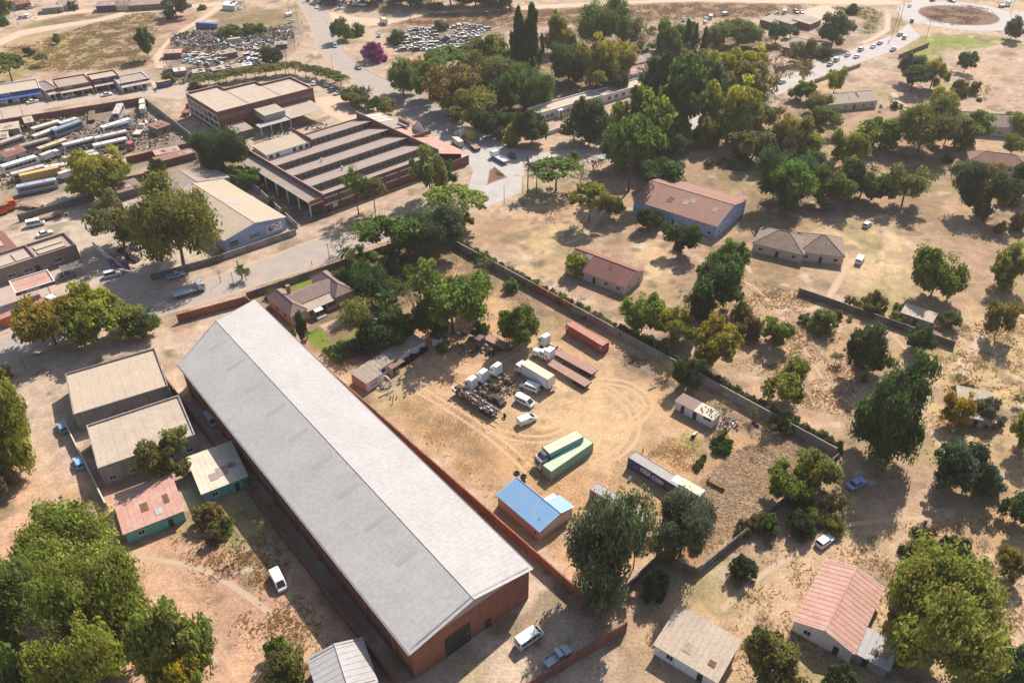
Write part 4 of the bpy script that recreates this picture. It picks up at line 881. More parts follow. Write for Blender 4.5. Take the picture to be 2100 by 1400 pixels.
def person_mesh(seed, shirt, trouser):
    key = 'person_%s_%s' % (shirt, trouser); r = random.Random(seed)
    V = [(0, 0, .95), (0, 0, 1.2), (0, 0, 1.42), (0, 0, 1.53), (0, .01, 1.64), (0, .02, 1.72), (.1, 0, .9), (.12, .08, .48), (.12, -.02, .06), (.12, .12, .03), (-.1, 0, .9), (-.12, -.06, .48), (-.12, -.16, .06), (-.12, -.03, .03), (.2, 0, 1.4), (.27, -.03, 1.12), (.25, .1, .9), (-.2, 0, 1.4), (-.27, .04, 1.12), (-.25, .14, .92)]
    E = [(0, 1), (1, 2), (2, 3), (3, 4), (4, 5), (0, 6), (6, 7), (7, 8), (8, 9), (0, 10), (10, 11), (11, 12), (12, 13), (2, 14), (14, 15), (15, 16), (2, 17), (17, 18), (18, 19)]
    rad = [.15, .13, .15, .06, .1, .09, .1, .07, .05, .045, .1, .07, .05, .045, .065, .05, .04, .065, .05, .04]
    me = bpy.data.meshes.new('person'); me.from_pydata(V, E, []); o = bpy.data.objects.new('tmp', me); COL.objects.link(o)
    o.modifiers.new('s', 'SKIN')
    for i, s in enumerate(me.skin_vertices[0].data): s.radius = (rad[i], rad[i]*.8); s.use_root = i == 0
    sub = o.modifiers.new('u', 'SUBSURF'); sub.levels = 1; sub.render_levels = 1
    dg = bpy.context.evaluated_depsgraph_get(); out = bpy.data.meshes.new_from_object(o.evaluated_get(dg)); out.name = 'person'
    bpy.data.objects.remove(o)
    out.materials.clear()
    for m in (K(trouser), K(shirt), K('skin_dark')): out.materials.append(m)
    for f in out.polygons:
        c = f.center; f.material_index = 0 if c.z < .95 and abs(c.x) < .2 else (1 if c.z < 1.47 and not (abs(c.x) > .22 and c.z < 1.15) else 2)
        f.use_smooth = True
    return out
PEOPLE = [person_mesh(1, 'cloth_dark', 'cloth_dark'), person_mesh(2, 'cloth_red', 'cloth_dark'), person_mesh(3, 'cloth_pale', 'cloth_blue'), person_mesh(4, 'cloth_blue', 'cloth_dark')]
def person(x, y, k, label, h=1.75, rz=None):
    o = link('person', PEOPLE[k], None, G(x, y), R.uniform(0, 6.28) if rz is None else rz); s = h/1.8; o.scale = (s, s, s); return tag(o, label, 'person')
def scrap(label, px, n, size=(.2, 1.1), zmax=.9, mats=('rust', 'dark_metal', 'steel', 'rust', 'old_sheet', 'grey_wood'), seed=1, name='scrap_heap', flat=False):
    """uncountable jumble of bent plate, bars and boxes lying on the ground"""
    P = [G(*q) for q in px]; r = random.Random(seed); xs = [p.x for p in P]; ys = [p.y for p in P]; mb = MB(); c = 0; poly = [(p.x, p.y) for p in P]
    def inside(x, y):
        k = False
        for i in range(len(poly)):
            a, b = poly[i], poly[i-1]
            if (a[1] > y) != (b[1] > y) and x < (b[0]-a[0])*(y-a[1])/(b[1]-a[1])+a[0]: k = not k
        return k
    tries = 0
    while c < n and tries < n*20:
        tries += 1; x, y = r.uniform(min(xs), max(xs)), r.uniform(min(ys), max(ys))
        if not inside(x, y): continue
        c += 1; s = r.uniform(*size); k = len(mb.v); m = r.randrange(len(mats)); z = r.random()**2*zmax
        e = (s, s*r.uniform(.12, .8), s*r.uniform(.05, .5)) if not flat else (s, min(.12, s*r.uniform(.03, .2)), .03)
        mb.box(-e[0]/2, -e[1]/2, 0, e[0]/2, e[1]/2, e[2], m); M = Matrix.Rotation(r.uniform(0, 6.28), 3, 'Z') @ Matrix.Rotation(r.gauss(0, .5 if not flat else .06), 3, 'Y') @ Matrix.Rotation(r.gauss(0, .35 if not flat else .06), 3, 'X')
        for i in range(k, k+8): v = M @ Vector(mb.v[i]); mb.v[i] = (v.x+x, v.y+y, max(.005, v.z+z))
    return stuff(mb.build(name, [K(q) for q in mats]), label, 'scrap' if name == 'scrap_heap' else name.replace('_', ' '))
def tufts(label, px, n, h, w, col, seed, name='dry_grass', tone=((.7, 1.3), (.75, 1.2), (.6, 1.2))):
    """blades of grass in little fans"""
    P = [G(*q) for q in px]; rs = np.random.RandomState(seed); poly = [(p.x, p.y) for p in P]; a = np.array(poly)
    m = n*4; X = rs.uniform(a[:, 0].min(), a[:, 0].max(), m); Y = rs.uniform(a[:, 1].min(), a[:, 1].max(), m)
    ok = (sdist(X, Y, poly) > rs.uniform(0, 1, m)**1.5*min(7., .22*min(np.ptp(a[:, 0]), np.ptp(a[:, 1])))) & (vnoise(X, Y, 8., seed)+.6*vnoise(X, Y, 2.5, seed+1) > rs.uniform(-.5, 1.3, m)); X, Y = X[ok][:n], Y[ok][:n]; n = len(X)
    A = rs.uniform(0, 6.28, (n, 3)); H = h*rs.uniform(.5, 1.3, (n, 3)); S = w*rs.uniform(.6, 1.3, (n, 3)); lean = rs.uniform(.7, 2.2, (n, 3))*H
    V = np.zeros((n, 3, 3, 3)); dx, dy = np.cos(A), np.sin(A); B = rs.uniform(0, 6.28, (n, 3))
    V[:, :, 0, 0] = X[:, None]-dx*S/2; V[:, :, 0, 1] = Y[:, None]-dy*S/2; V[:, :, 1, 0] = X[:, None]+dx*S/2; V[:, :, 1, 1] = Y[:, None]+dy*S/2
    V[:, :, 2, 0] = X[:, None]+np.cos(B)*lean; V[:, :, 2, 1] = Y[:, None]+np.sin(B)*lean; V[:, :, 2, 2] = H; V[:, :, :2, 2] = .005
    me = bpy.data.meshes.new(name); nv = n*9; me.vertices.add(nv); me.vertices.foreach_set('co', V.astype(np.float32).ravel())
    me.loops.add(nv); me.loops.foreach_set('vertex_index', np.arange(nv, dtype=np.int32)); me.polygons.add(n*3); me.polygons.foreach_set('loop_start', np.arange(0, nv, 3, dtype=np.int32)); me.polygons.foreach_set('loop_total', np.full(n*3, 3, np.int32))
    T = np.ones((n, 9, 4)); 
    for k in range(3): T[:, :, k] = rs.uniform(*tone[k], (n, 1))
    me.update(); at = me.color_attributes.new('tone', 'FLOAT_COLOR', 'POINT'); at.data.foreach_set('color', T.astype(np.float32).ravel()); me.materials.append(LEAF)
    return stuff(link(name, me, color=col), label, name.replace('_', ' '))
def text_mesh(s, size, m, parent, M, name='lettering', bold=0.):
    cu = bpy.data.curves.new('t', 'FONT'); cu.body = s; cu.size = size; cu.align_x = 'CENTER'; cu.align_y = 'CENTER'; cu.extrude = .01; cu.offset = bold
    o = bpy.data.objects.new('t', cu); COL.objects.link(o); dg = bpy.context.evaluated_depsgraph_get(); dg.update(); me = bpy.data.meshes.new_from_object(o.evaluated_get(dg)); bpy.data.objects.remove(o)
    me.materials.clear(); me.materials.append(K(m)); me.name = name; me.transform(M); return link(name, me, parent)
# ============================================================ buildings
def sawtooth():
    p, W, D = bld('sawtooth_factory', 'brick factory with sawtooth roof of long dark clerestory windows', (661,400), (902,314), (512,313), 6.5)
    W = 46.6; D = 49.5
    s = MB(); s.box(0, 0, 0, W, .3, 6.5); s.box(0, .3, 0, .3, D-.3, 6.9); s.box(W-.3, .3, 0, W, D-.3, 7.8); s.box(0, D-.3, 0, W, D, 5.2); s.build('wall', K('brick'), p)
    c = MB(); c.box(-.05, -.06, 6.5, W+.05, .36, 6.62); c.box(-.06, .36, 6.9, .36, D, 7.0); c.box(W-.36, .36, 7.8, W+.06, D, 7.92); c.build('coping', K('asbestos'), p)
    for i in range(9):
        x = i*W/8; MB().box(max(0, x-.28), -.28, 0, min(W, x+.28), -.002, 6.1).build('pier', K('brick'), p)
    for i in range(8):
        x0 = i*W/8+.4; w = W/8-.8
        MB().box(x0, -.16, 5.0, x0+w, -.002, 5.35).build('lintel_band', K('white_paint'), p)
        MB().box(x0, -.2, 2.75, x0+w, -.002, 3.1).build('sill_band', K('white_paint'), p)
        for k in range(4): window(p, 'f', x0+k*w/4+.06, 3.2, w/4-.12, 1.7, W, D, 'mauve_sheet', 1, 1, sill=False)
    sheetroof((.3, .35, 5.6), (W-.3, .35, 5.6), (W-.3, 6.7, 4.7), (.3, 6.7, 4.7), 1.1).build('front_roof', K('asbestos'), p)
    ys = [6.7, 17.3, 28., 39., 49.3]
    for k in range(4):
        y0, y1 = ys[k], ys[k+1]; xa = .4 if k < 3 else 19.6; xb = W-.4
        r = sheetroof((xa, y1-.05, 4.75), (xb, y1-.05, 4.75), (xb, y0-.35, 7.25), (xa, y0-.35, 7.25), 1.1).build('roof', K('asbestos'), p)
        f = MB(); f.box(xa, y0-.1, 4.6, xb, y0+.1, 5.2); f.box(xa, y0-.1, 6.85, xb, y0+.1, 7.1)
        n = int((xb-xa)/2.1); st = (xb-xa)/n
        for i in range(n+1): f.box(xa+i*st-.09, y0-.14, 5.2, xa+i*st+.09, y0+.08, 6.85)
        q = f.build('clerestory', K('asbestos'), p); pm = MB().box(.09, -.06, 5.2, st-.09, .0, 6.85).mesh('pane', K('glass'))
        mu = MB().box(st/2-.04, -.09, 5.2, st/2+.04, -.06, 6.85); mu.box(.09, -.09, 6.0, st-.09, -.06, 6.07)
        mm = mu.mesh('glazing_bar', K('concrete_dark'))
        for i in range(n): link('pane', pm, q, (xa+i*st, y0, 0)); link('glazing_bar', mm, q, (xa+i*st, y0, 0))
    for x, y in ((14., 22.5), (15.5, 12.5)):
        v = MB(); v.tube((x, y, 5.5), (x, y, 7.2), .3, n=8); v.tube((x, y, 7.2), (x, y, 7.5), .5, .1, 8); v.build('roof_vent', K('cream_paint'), p)
    # upper office block on the back corner
    b = MB(); b.box(2, 37.6, 4.5, 18.8, 46.5, 7.3); ob = b.build('rooftop_office', K('white_paint'), p)
    sheetroof((1.8, 37.2, 7.35), (19., 37.2, 7.35), (19., 46.8, 7.9), (1.8, 46.8, 7.9), 1.2).build('office_roof', K('cream_sheet'), ob)
    for x in (3, 5.5, 12., 14.5, 17.):
        MB().box(x, 37.5, 5.5, x+1.3, 37.58, 6.7).build('office_window', K('glass'), ob)
    MB().box(19.0, 37., 4.6, 19.3, 49.2, 8.6).build('fire_wall', K('brick'), p)
    # covered way along the side
    sheetroof((-4.6, 45., 4.9), (-4.6, .2, 4.9), (-.02, .2, 5.5), (-.02, 45., 5.5), 1.3).build('walkway_roof', K('asbestos'), p)
    MB().box(-4.8, -.05, 4.7, -.05, .18, 5.9).build('walkway_fascia', K('brick_orange'), p)
    MB().box(-4.85, -.1, 4.35, .0, .16, 4.68).build('walkway_beam', K('white_paint'), p)
    for i in range(7): MB().box(-4.4, 1.+i*6.8, 0, -4.05, 1.35+i*6.8, 4.85).build('column', K('white_paint'), p)
    # entrance wing with low roof and gable sign
    sheetroof((58.2, -3., 3.7), (58.2, 31., 3.7), (W+.02, 31., 5.8), (W+.02, 2., 5.8), 1.2).build('wing_roof', K('pink_sheet'), p)
    sheetroof((58.3, 31.5, 4.2), (58.3, 51., 4.2), (W+.02, 49.4, 5.9), (W+.02, 31.5, 5.9), 1.2).build('wing_roof', K('asbestos'), p)
    e = MB(); e.box(57.6, 2., 0, 57.9, 50.5, 3.6); e.box(W+.05, 50.2, 0, 57.6, 50.5, 4.2); e.box(48.5, -2.5, 0, 57.6, -2.2, 3.2); e.box(48.5, -2.2, 0, 48.8, 5, 3.2); e.build('wing_wall', K('brick'), p)
    for i in range(3): sheetroof((56.5, 40+i*3.2, 4.55), (56.5, 42.4+i*3.2, 4.55), (49, 42.4+i*3.2, 5.68), (49, 40+i*3.2, 5.68), 0).build('skylight', K('cream_paint'), p)
    g = MB(); g.add([(57.0, 20.5, 3.9), (57.0, 29., 3.9), (57., 24.8, 8.), (57.3, 20.5, 3.9), (57.3, 29., 3.9), (57.3, 24.8, 8.)], [(2, 1, 0), (3, 4, 5), (0, 1, 4, 3), (1, 2, 5, 4), (2, 0, 3, 5)]); gs = g.build('gable_sign', K('white_paint'), p)
    t = MB(); t.tube((56.95, 20.3, 3.8), (56.95, 24.8, 8.2), .14, n=4); t.tube((56.95, 24.8, 8.2), (56.95, 29.2, 3.8), .14, n=4); t.build('sign_trim', K('mauve_sheet'), gs)
    MB().box(56., 29.5, 5.0, 56.3, 36., 6.6).build('upstand_wall', K('mauve_sheet'), p); MB().box(W+.1, 19.6, 4.4, 58.5, 20.1, 5.9).build('cross_wall', K('brick'), p)
    wn_ = MB().box(3.2, -.05, 1.2, 4.9, -.004, 2.5).build('notice_board', K('white_paint'), p); door(p, 'f', .9, 1.1, 2.2, W, D)
sawtooth()
def two_storey():
    p, W, D = bld('flat_roofed_brick_factory', 'two storey brick factory with stepped flat roof and white bands', (445,230), (641,180), (384,191), 9)
    bays = [(0, 13.5, 28.), (13.5, 27., 22.5), (27., 40.6, 18.)]; h = 9.
    s = MB(); t = .3
    s.box(0, 0, 0, 40.6, t, h); s.box(0, t, 0, t, 28, h)
    for x0, x1, d in bays: s.box(x0+(t if x0 == 0 else 0), d-t, 0, x1, d, h)
    s.box(13.5-t, 22.5, 0, 13.5, 28-t, h); s.box(27-t, 18, 0, 27, 22.5-t, h); s.box(40.6-t, t, 0, 40.6, 18-t, h); s.build('wall', K('brick'), p)
    for i, (x0, x1, d) in enumerate(bays): sheetroof((x0+.3, .3, h-.5), (x1-.02, .3, h-.5), (x1-.02, d-.3, h-.75), (x0+.3, d-.3, h-.75), 0).build('roof', K('asbestos_pale'), p)
    c = MB(); c.box(-.05, -.05, h, 40.65, .32, h+.08); c.box(-.05, .32, h, .32, 28, h+.08); c.box(40.3, .32, h, 40.65, 18, h+.08)
    for x0, x1, d in bays: c.box(x0, d-.32, h+.001, x1, d+.04, h+.09)
    c.build('coping', K('asbestos_pale'), p)
    for z in (6.9, 4.1, 1.5): MB().box(-.14, .5, z, -.002, 27.5, z+.4).build('band', K('white_paint'), p)
    for i in range(7): MB().box(-.12, .4+i*4.45, 1.9, -.004, .72+i*4.45, 6.9).build('mullion', K('white_paint'), p)
    for z in (2.0, 4.6):
        for i in range(6): window(p, 'l', .9+i*4.45, z+.1, 3.7, 1.9, W, D, 'mauve_sheet', 2, 1, sill=False)
    for i in range(6):
        x = .5+i*6.75; MB().box(x, -.1, 6.0, x+5.6, -.004, 7.0).build('vent_band', K('asbestos'), p)
        for k in range(7): MB().box(x+.3+k*.75, -.13, 6.15, x+.68+k*.75, -.1, 6.85).build('vent', K('glass'), p)
        if i: MB().tube((x-.5, -.12, .1), (x-.5, -.12, h), .09, n=6).build('downpipe', K('mauve_sheet'), p)
    b = MB().box(14.3, -8.7, 3.9, 22.8, -.4, 6.5).build('raised_tank_room', K('grey_sheet'), p)
    sheetroof((14.1, -9., 6.55), (23., -9., 6.55), (23., -.3, 6.9), (14.1, -.3, 6.9), 1.).build('tank_room_roof', K('cream_sheet'), b)
    for x in (10.2, 14.4, 18.5, 22.6): MB().box(x, -12.4, 0, x+.25, -12.15, 3.85).build('column', K('white_paint'), p)
    sheetroof((22.9, -12.4, 4.2), (38., -12.4, 4.2), (38., -.2, 4.8), (22.9, -.2, 4.8), 1.2).build('canopy', K('asbestos_pale'), p)
    sheetroof((10., -12.4, 3.9), (22.8, -12.4, 3.9), (22.8, -8.8, 4.1), (10., -8.8, 4.1), 1.2).build('canopy', K('grey_sheet'), p)
    sheetroof((1.5, -9., 3.0), (9., -9., 3.0), (9., -.1, 3.6), (1.5, -.1, 3.6), 1.2).build('lean_to_roof', K('asbestos'), p)
    MB().box(1.6, -8.9, 0, 8.9, -8.7, 2.9).build('lean_to_wall', K('concrete_dark'), p); door(p, 'f', 30, 2.4, 3., W, D)
two_storey()
def cream_shed():
    p, W, D = bld('cream_roofed_warehouse', 'warehouse with low cream gable roof and blue street end', (460,492), (583,445), (312,363), 4.2); W = 20.; h, rh = 4.2, 6.
    w = shell(0, 0, W, 37.5, h); w2 = w.build('wall', K('blue_wall'), p); gables(p, 'blue_wall', 0, 0, W, 37.5, h, rh)
    gable_roof(p, 0, 0, W, 37.5, h, rh, 'cream_sheet', over=.35, rib=1.3)
    gable_ends(shell(.6, 37.6, W+2.5, 49.5, h-.3), .6, 37.6, W+2.5, 49.5, h-.3, rh-.1).build('rear_wall', K('concrete'), p)
    gable_roof(p, .6, 37.8, W+2.5, 49.5, h-.3, rh-.1, 'asbestos', over=.3, rib=1.2, name='rear_roof')
    window(p, 'f', 1.2, 1.0, 2.9, 2.0, W, D, 'white_paint', 3, 1); window(p, 'f', 7.6, 1.3, 3.4, 1.3, W, D, 'white_paint', 5, 1)
    sg = MB().box(13.5, -.07, 1.0, 18.6, -.004, 3.5).build('mural', K('print_white'), p)
    q = random.Random(4)
    for i in range(26): x, z = q.uniform(13.7, 17.6), q.uniform(1.2, 3.1); MB().box(x, -.09-.001*i, z, x+q.uniform(.2, .9), -.07, z+q.uniform(.15, .45)).build('mural_shape', K(q.choice(['print_red', 'purple_board', 'purple_board', 'mauve_sheet'])), sg)
    sheetroof((10.8, 17.2, 5.91), (10.8, 20.0, 5.91), (12.8, 20., 5.55), (12.8, 17.2, 5.55), 0).build('roof_patch', K('grey_sheet'), p)
    sheetroof((12.4, 15.2, 5.62), (12.4, 17.6, 5.62), (14.6, 17.6, 5.22), (14.6, 15.2, 5.22), 0).build('roof_patch', K('grey_sheet'), p)
cream_shed()
def warehouse():
    p, W, D = bld('long_warehouse', 'very long warehouse with pale grey ribbed gable roof and brick walls', (843,1333), (1085,1165), (512,625), 8.); D = 97.; h, rh = 8., 10.6
    Dl, Dr, xm = 91., 104., W/2; Dm = (Dl+Dr)/2; t = .3; w = MB(); w.box(0, 0, 0, W, t, h); w.box(0, t, 0, t, Dl, h); w.box(W-t, t, 0, W, Dr, h)
    w.add([(0, Dl, 0), (W, Dr, 0), (W, Dr, h), (0, Dl, h), (0, Dl+t, 0), (W, Dr+t, 0), (W, Dr+t, h), (0, Dl+t, h)], [(0, 1, 2, 3), (7, 6, 5, 4), (0, 3, 7, 4), (1, 5, 6, 2), (3, 2, 6, 7)]); w.build('wall', K('brick_orange'), p)
    gable_ends(MB(), 0, 0, W, Dm, h, rh, t=.3, only=0).build('gable', K('grey_sheet'), p); MB().add([(0, Dl, h), (W, Dr, h), (xm, Dm, rh), (0, Dl+t, h), (W, Dr+t, h), (xm, Dm+t, rh)], [(2, 1, 0), (3, 4, 5), (1, 4, 5, 2), (2, 5, 3, 0)]).build('gable', K('grey_sheet'), p)
    k_ = (rh-h)/xm*.5
    sheetroof((-.5, -.5, h-k_), (-.5, Dl+.4, h-k_), (xm, Dm+.5, rh), (xm, -.5, rh), 1.0, rh=.022).build('roof_slope', K('grey_sheet'), p); sheetroof((W+.5, Dr+.6, h-k_), (W+.5, -.5, h-k_), (xm, -.5, rh), (xm, Dm+.5, rh), 1.0, rh=.022).build('roof_slope', K('grey_sheet'), p)
    MB().tube((xm, -.5, rh), (xm, Dm+.5, rh), .1, n=6).build('ridge_cap', K('grey_sheet'), p)
    for i in range(11):
        y = 5+i*8.3; MB().box(-.32, y, 0, -.002, y+.45, 7.4).build('pier', K('brick_orange'), p); MB().box(W+.002, y, 0, W+.32, y+.45, 7.4).build('pier', K('brick_orange'), p)
        if i < 10: window(p, 'l', y+2., 4.5, 4.2, 1.6, W, D, 'steel', 3, 1); window(p, 'r', y+2., 4.5, 4.2, 1.6, W, D, 'steel', 3, 1)
    door(p, 'f', 6., 5., 5., W, D, 'dark_metal', name='roller_door'); door(p, 'f', 14., 1.2, 2.2, W, D)
    for i in range(9):
        y = 13+i*9.5; sheetroof((6.4, y, 9.445), (6.4, y+1.1, 9.445), (10.6, y+1.1, 10.37), (10.6, y, 10.37), 0, t=.015).build('skylight', K('dull_sheet'), p)
    MB().box(-.78, -.4, 7.65, -.53, Dl+.3, 7.85).build('gutter', K('pole_grey'), p); MB().box(W+.53, -.4, 7.65, W+.78, Dr+.4, 7.85).build('gutter', K('pole_grey'), p)
warehouse()
def house():
    p, W, D = bld('hip_roofed_house', 'cream and pink house with mauve hipped iron roof and chimney', (595,649), (725,594), (541,604), 3.2, 'house'); h, rh = 3.1, 5.3
    wl, wr = 4.9, 13.2; D = 13.3
    s = shell(.4, .4, wl-.3, D-.4, h); s.build('left_wing_wall', K('pink_paint'), p); s = shell(wr+.3, .4, W-.4, D-.4, h); s.build('right_wing_wall', K('buff_paint'), p)
    s = MB(); s.box(wl-.3, 3.2, 0, wr+.3, 3.45, h); s.box(wl-.3, 9.2, 0, wr+.3, 9.45, h); s.build('middle_wall', K('buff_paint'), p)
    MB().box(.38, .37, 0, wl-.28, .4, h).build('front_render', K('buff_paint'), p)
    hip_roof(p, .4, .4, wl-.3, D-.4, h, 5.0, 'mauve_sheet', over=.45, rib=.75); hip_roof(p, wr+.3, .4, W-.4, D-.4, h, 5.1, 'mauve_sheet', over=.45, rib=.75)
    m = MB(); ym = 6.3; a, b = 2.4, W-2.6
    sheetroof((3.8, 3.0, h+.2), (14.5, 3.0, h+.2), (b-.6, ym, 5.0), (a+.2, ym, 5.0), .75, mb=m); sheetroof((14.5, 9.6, h+.2), (3.8, 9.6, h+.2), (a+.2, ym, 5.0), (b-.6, ym, 5.0), .75, mb=m); m.build('middle_roof', K('mauve_sheet'), p)
    sheetroof((wl-.1, -.1, 2.55), (wr+.2, -.1, 2.55), (wr+.2, 3.0, 3.1), (wl-.1, 3.0, 3.1), .75).build('verandah_roof', K('asbestos_pale'), p)
    v = MB(); v.box(wl-.2, .1, 0, 8.2, .28, 2.45); v.box(10.4, .1, 0, wr+.3, .28, 1.0); v.build('verandah_wall', K('buff_paint'), p)
    for x in (10.3, wr): MB().box(x, .08, 1.0, x+.22, .3, 2.5).build('verandah_post', K('buff_paint'), p)
    window(p, 'f', 5.3, .9, 1.3, 1.25, W, D, 'maroon_sheet', 1, 0); MB().box(6.9, .05, 0, 7.9, .098, 2.1).build('door', K('dark_metal'), p); MB().box(10.6, .3, 1.02, wr-.05, .34, 2.2).build('mesh_screen', K('glass'), p)
    sheetroof((6.3, -1.4, 2.3), (8.6, -1.4, 2.3), (8.6, -.12, 2.5), (6.3, -.12, 2.5), 0).build('porch_awning', K('white_paint'), p)
    MB().box(6.2, -1.8, 0, 9.2, .05, .3).build('porch_step', K('concrete'), p)
    c = MB(); c.box(4.2, 8.2, 3., 5.0, 9.0, 6.2); c.box(4.1, 8.1, 6.2, 5.1, 9.1, 6.4); c.build('chimney', K('mauve_sheet'), p)
    for y in (3., 7., 10.5):
        f = MB(); f.box(.33, y, 1., .399, y+1.2, 2.2); f.build('window', K('white_paint'), p, None); MB().box(.31, y+.08, 1.08, .33, y+1.12, 2.12).build('pane', K('glass'), p.children[-1])
    gu = MB(); gu.tube((.3, .3, 0), (.3, .3, 3.), .06, n=6); gu.tube((wl-.25, .3, 0), (wl-.25, .3, 3.), .06, n=6); gu.build('downpipe', K('white_paint'), p)
house()
def long_shed():
    p, W, D = bld('long_outbuilding', 'long white outbuilding with patched sheet roof and tyres along it', (750,784), (880,702), (720,765), 2.8, 'outbuilding'); W = 20.; D = 5.1; h = 2.6
    s = shell(0, 0, 4.6, D, h); s.build('end_room_wall', K('pink_paint'), p); s = MB(); s.box(4.6, 1.6, 0, W, 1.8, h); s.box(4.6, D-.2, 0, W, D, h); s.box(W-.2, 1.8, 0, W, D-.2, h); s.build('wall', K('white_paint'), p)
    MB().box(4.62, .0, 0, 4.66, 1.6, h).build('render', K('white_paint'), p); MB().box(0.02, -.03, .0, 4.6, -.002, h).build('front_render', K('white_paint'), p)
    for i in range(16):
        x0 = -.2+i*W/16+(.02); x1 = -.2+(i+1)*W/16-.02; y0 = -.3 if x1 < 4.9 else 1.35; z = 2.62+(.0 if i % 2 else .025)
        sheetroof((x0, y0, z), (x1, y0, z), (x1, D+.2, z+.38), (x0, D+.2, z+.38), .4).build('roof_sheet', K('old_sheet' if i % 3 else 'asbestos'), p)
    window(p, 'f', 1.3, 1., 1.9, 1., W, D, 'brick', 2, 0); wd = [(6., 1.1), (11.2, .9)]
    for x, w in wd: MB().box(x, 1.54, 1.0, x+w, 1.598, 2.0).build('window', K('glass'), p)
    sheetroof((7.6, -.3, 2.2), (11.6, -.3, 2.2), (11.6, 1.5, 2.45), (7.6, 1.5, 2.45), .6).build('awning', K('terracotta'), p)
    MB().box(7.7, .0, 0, 8., 1.58, 2.1).build('awning_wall', K('pink_paint'), p); MB().box(9.4, 1.55, .02, 10.2, 1.597, 2.).build('door', K('brick'), p)
    a = MB()
    for i in range(9):
        t = math.pi*i/8; t2 = math.pi*(i+1)/8
        if i < 8: a.add([(5.0-.1, -1.2+1.2*math.cos(t), .9+.9*math.sin(t)), (5.0-.1, -1.2+1.2*math.cos(t2), .9+.9*math.sin(t2)), (4.9, -1.2+1.55*math.cos(t2), .9+1.3*math.sin(t2)), (4.9, -1.2+1.55*math.cos(t), .9+1.3*math.sin(t)), (5.1, -1.2+1.2*math.cos(t), .9+.9*math.sin(t)), (5.1, -1.2+1.2*math.cos(t2), .9+.9*math.sin(t2)), (5.1, -1.2+1.55*math.cos(t2), .9+1.3*math.sin(t2)), (5.1, -1.2+1.55*math.cos(t), .9+1.3*math.sin(t))], [(0, 1, 2, 3), (7, 6, 5, 4), (0, 4, 5, 1), (2, 6, 7, 3)])
    a.box(4.9, -2.75, 0, 5.1, -2.4, .9); a.box(4.9, 0., 0, 5.1, .35, .9); a.build('archway', K('white_paint'), p)
    return p
shed = long_shed()
def blue_house():
    p, W, D = bld('blue_roofed_house', 'small pink house with bright blue ribbed roof by brick wall', (1107,1086), (1175,1037), (1025,1010), 3.0, 'house'); W, D, h, rh = 8.4, 11.6, 2.9, 3.9; xm = 5.0; dr = 3.4
    s = MB(); s.box(0, 0, 0, W, .25, h); s.box(0, .25, 0, .25, D-.25, h); s.box(0, D-.25, 0, xm, D, h); s.box(xm-.25, dr, 0, xm, D-.25, h); s.box(W-.25, .25, 0, W, dr, h); s.box(xm, dr-.25, 0, W-.25, dr, h)
    s.add([(0, 0, h), (W, 0, h-.02), (xm, 0, rh), (0, .25, h), (W, .25, h-.02), (xm, .25, rh)], [(0, 1, 2), (5, 4, 3), (1, 4, 5, 2), (2, 5, 3, 0)]); s.build('wall', K('pink_paint'), p)
    MB().box(.02, -.02, 0, W-.02, -.001, h-.05).build('end_render', K('buff_paint'), p)
    sheetroof((-.35, -.3, h-.05), (-.35, D+.3, h-.05), (xm, D+.3, rh+.02), (xm, -.3, rh+.02), .42, rh=.06).build('roof', K('blue_sheet'), p)
    sheetroof((W+.35, dr+.25, h+.02), (W+.35, -.3, h+.02), (xm+.02, -.3, rh+.02), (xm+.02, dr+.25, rh+.02), .42, rh=.06).build('annexe_roof', K('blue_sheet'), p)
    mt = MB(); mt.tube((xm, -.3, rh+.05), (xm, D+.3, rh+.05), .09, n=6); mt.build('ridge_cap', K('blue_sheet'), p)
    sheetroof((W+.2, dr+1.9, 2.3), (W+.2, dr+.35, 2.3), (xm+.1, dr+.35, 2.55), (xm+.1, dr+1.9, 2.55), 0).build('white_awning', K('white_paint'), p)
    f = MB().box(-.06, .9, 1.0, -.002, 1.4, 1.6).build('window', K('mauve_sheet'), p); MB().box(-.08, .97, 1.07, -.06, 1.33, 1.53).build('pane', K('glass'), f)
    MB().tube((1.6, 1.8, 3.2), (1.6, 1.8, 3.55), .09, n=8).build('vent_pipe', K('dark_metal'), p)
blue_house()
def hut():
    p, W, D = bld('white_hut', 'low white hut with two dark doorways and littered flat roof', (1386,821), (1456,857), (1400,811), 2.5, 'hut'); W, D, h = 9.4, 3., 2.45
    shell(0, 0, W, D, h, .2).build('wall', K('white_paint'), p)
    for x, w in ((1.5, .85), (4.5, .9)): door(p, 'f', x, w, 2., W, D, 'tarp_dark')
    MB().box(7.0, -.03, 1.55, 8.8, -.002, 2.2).build('window', K('glass'), p)
    for i in range(6): x = -.15+i*1.62; sheetroof((x, -.3, 2.5+.02*(i % 2)), (x+1.58, -.3, 2.5+.02*(i % 2)), (x+1.58, D+.2, 2.62), (x, D+.2, 2.62), .4).build('roof_sheet', K('mauve_sheet' if i < 3 else 'cream_paint'), p)
    q = random.Random(9)
    for i in range(14): x, y = q.uniform(5.4, 8.8), q.uniform(.2, 2.7); MB().box(x, y, 2.62, x+.3, y+.2, 2.78).build('roof_brick', K('concrete_dark'), p)
hut()
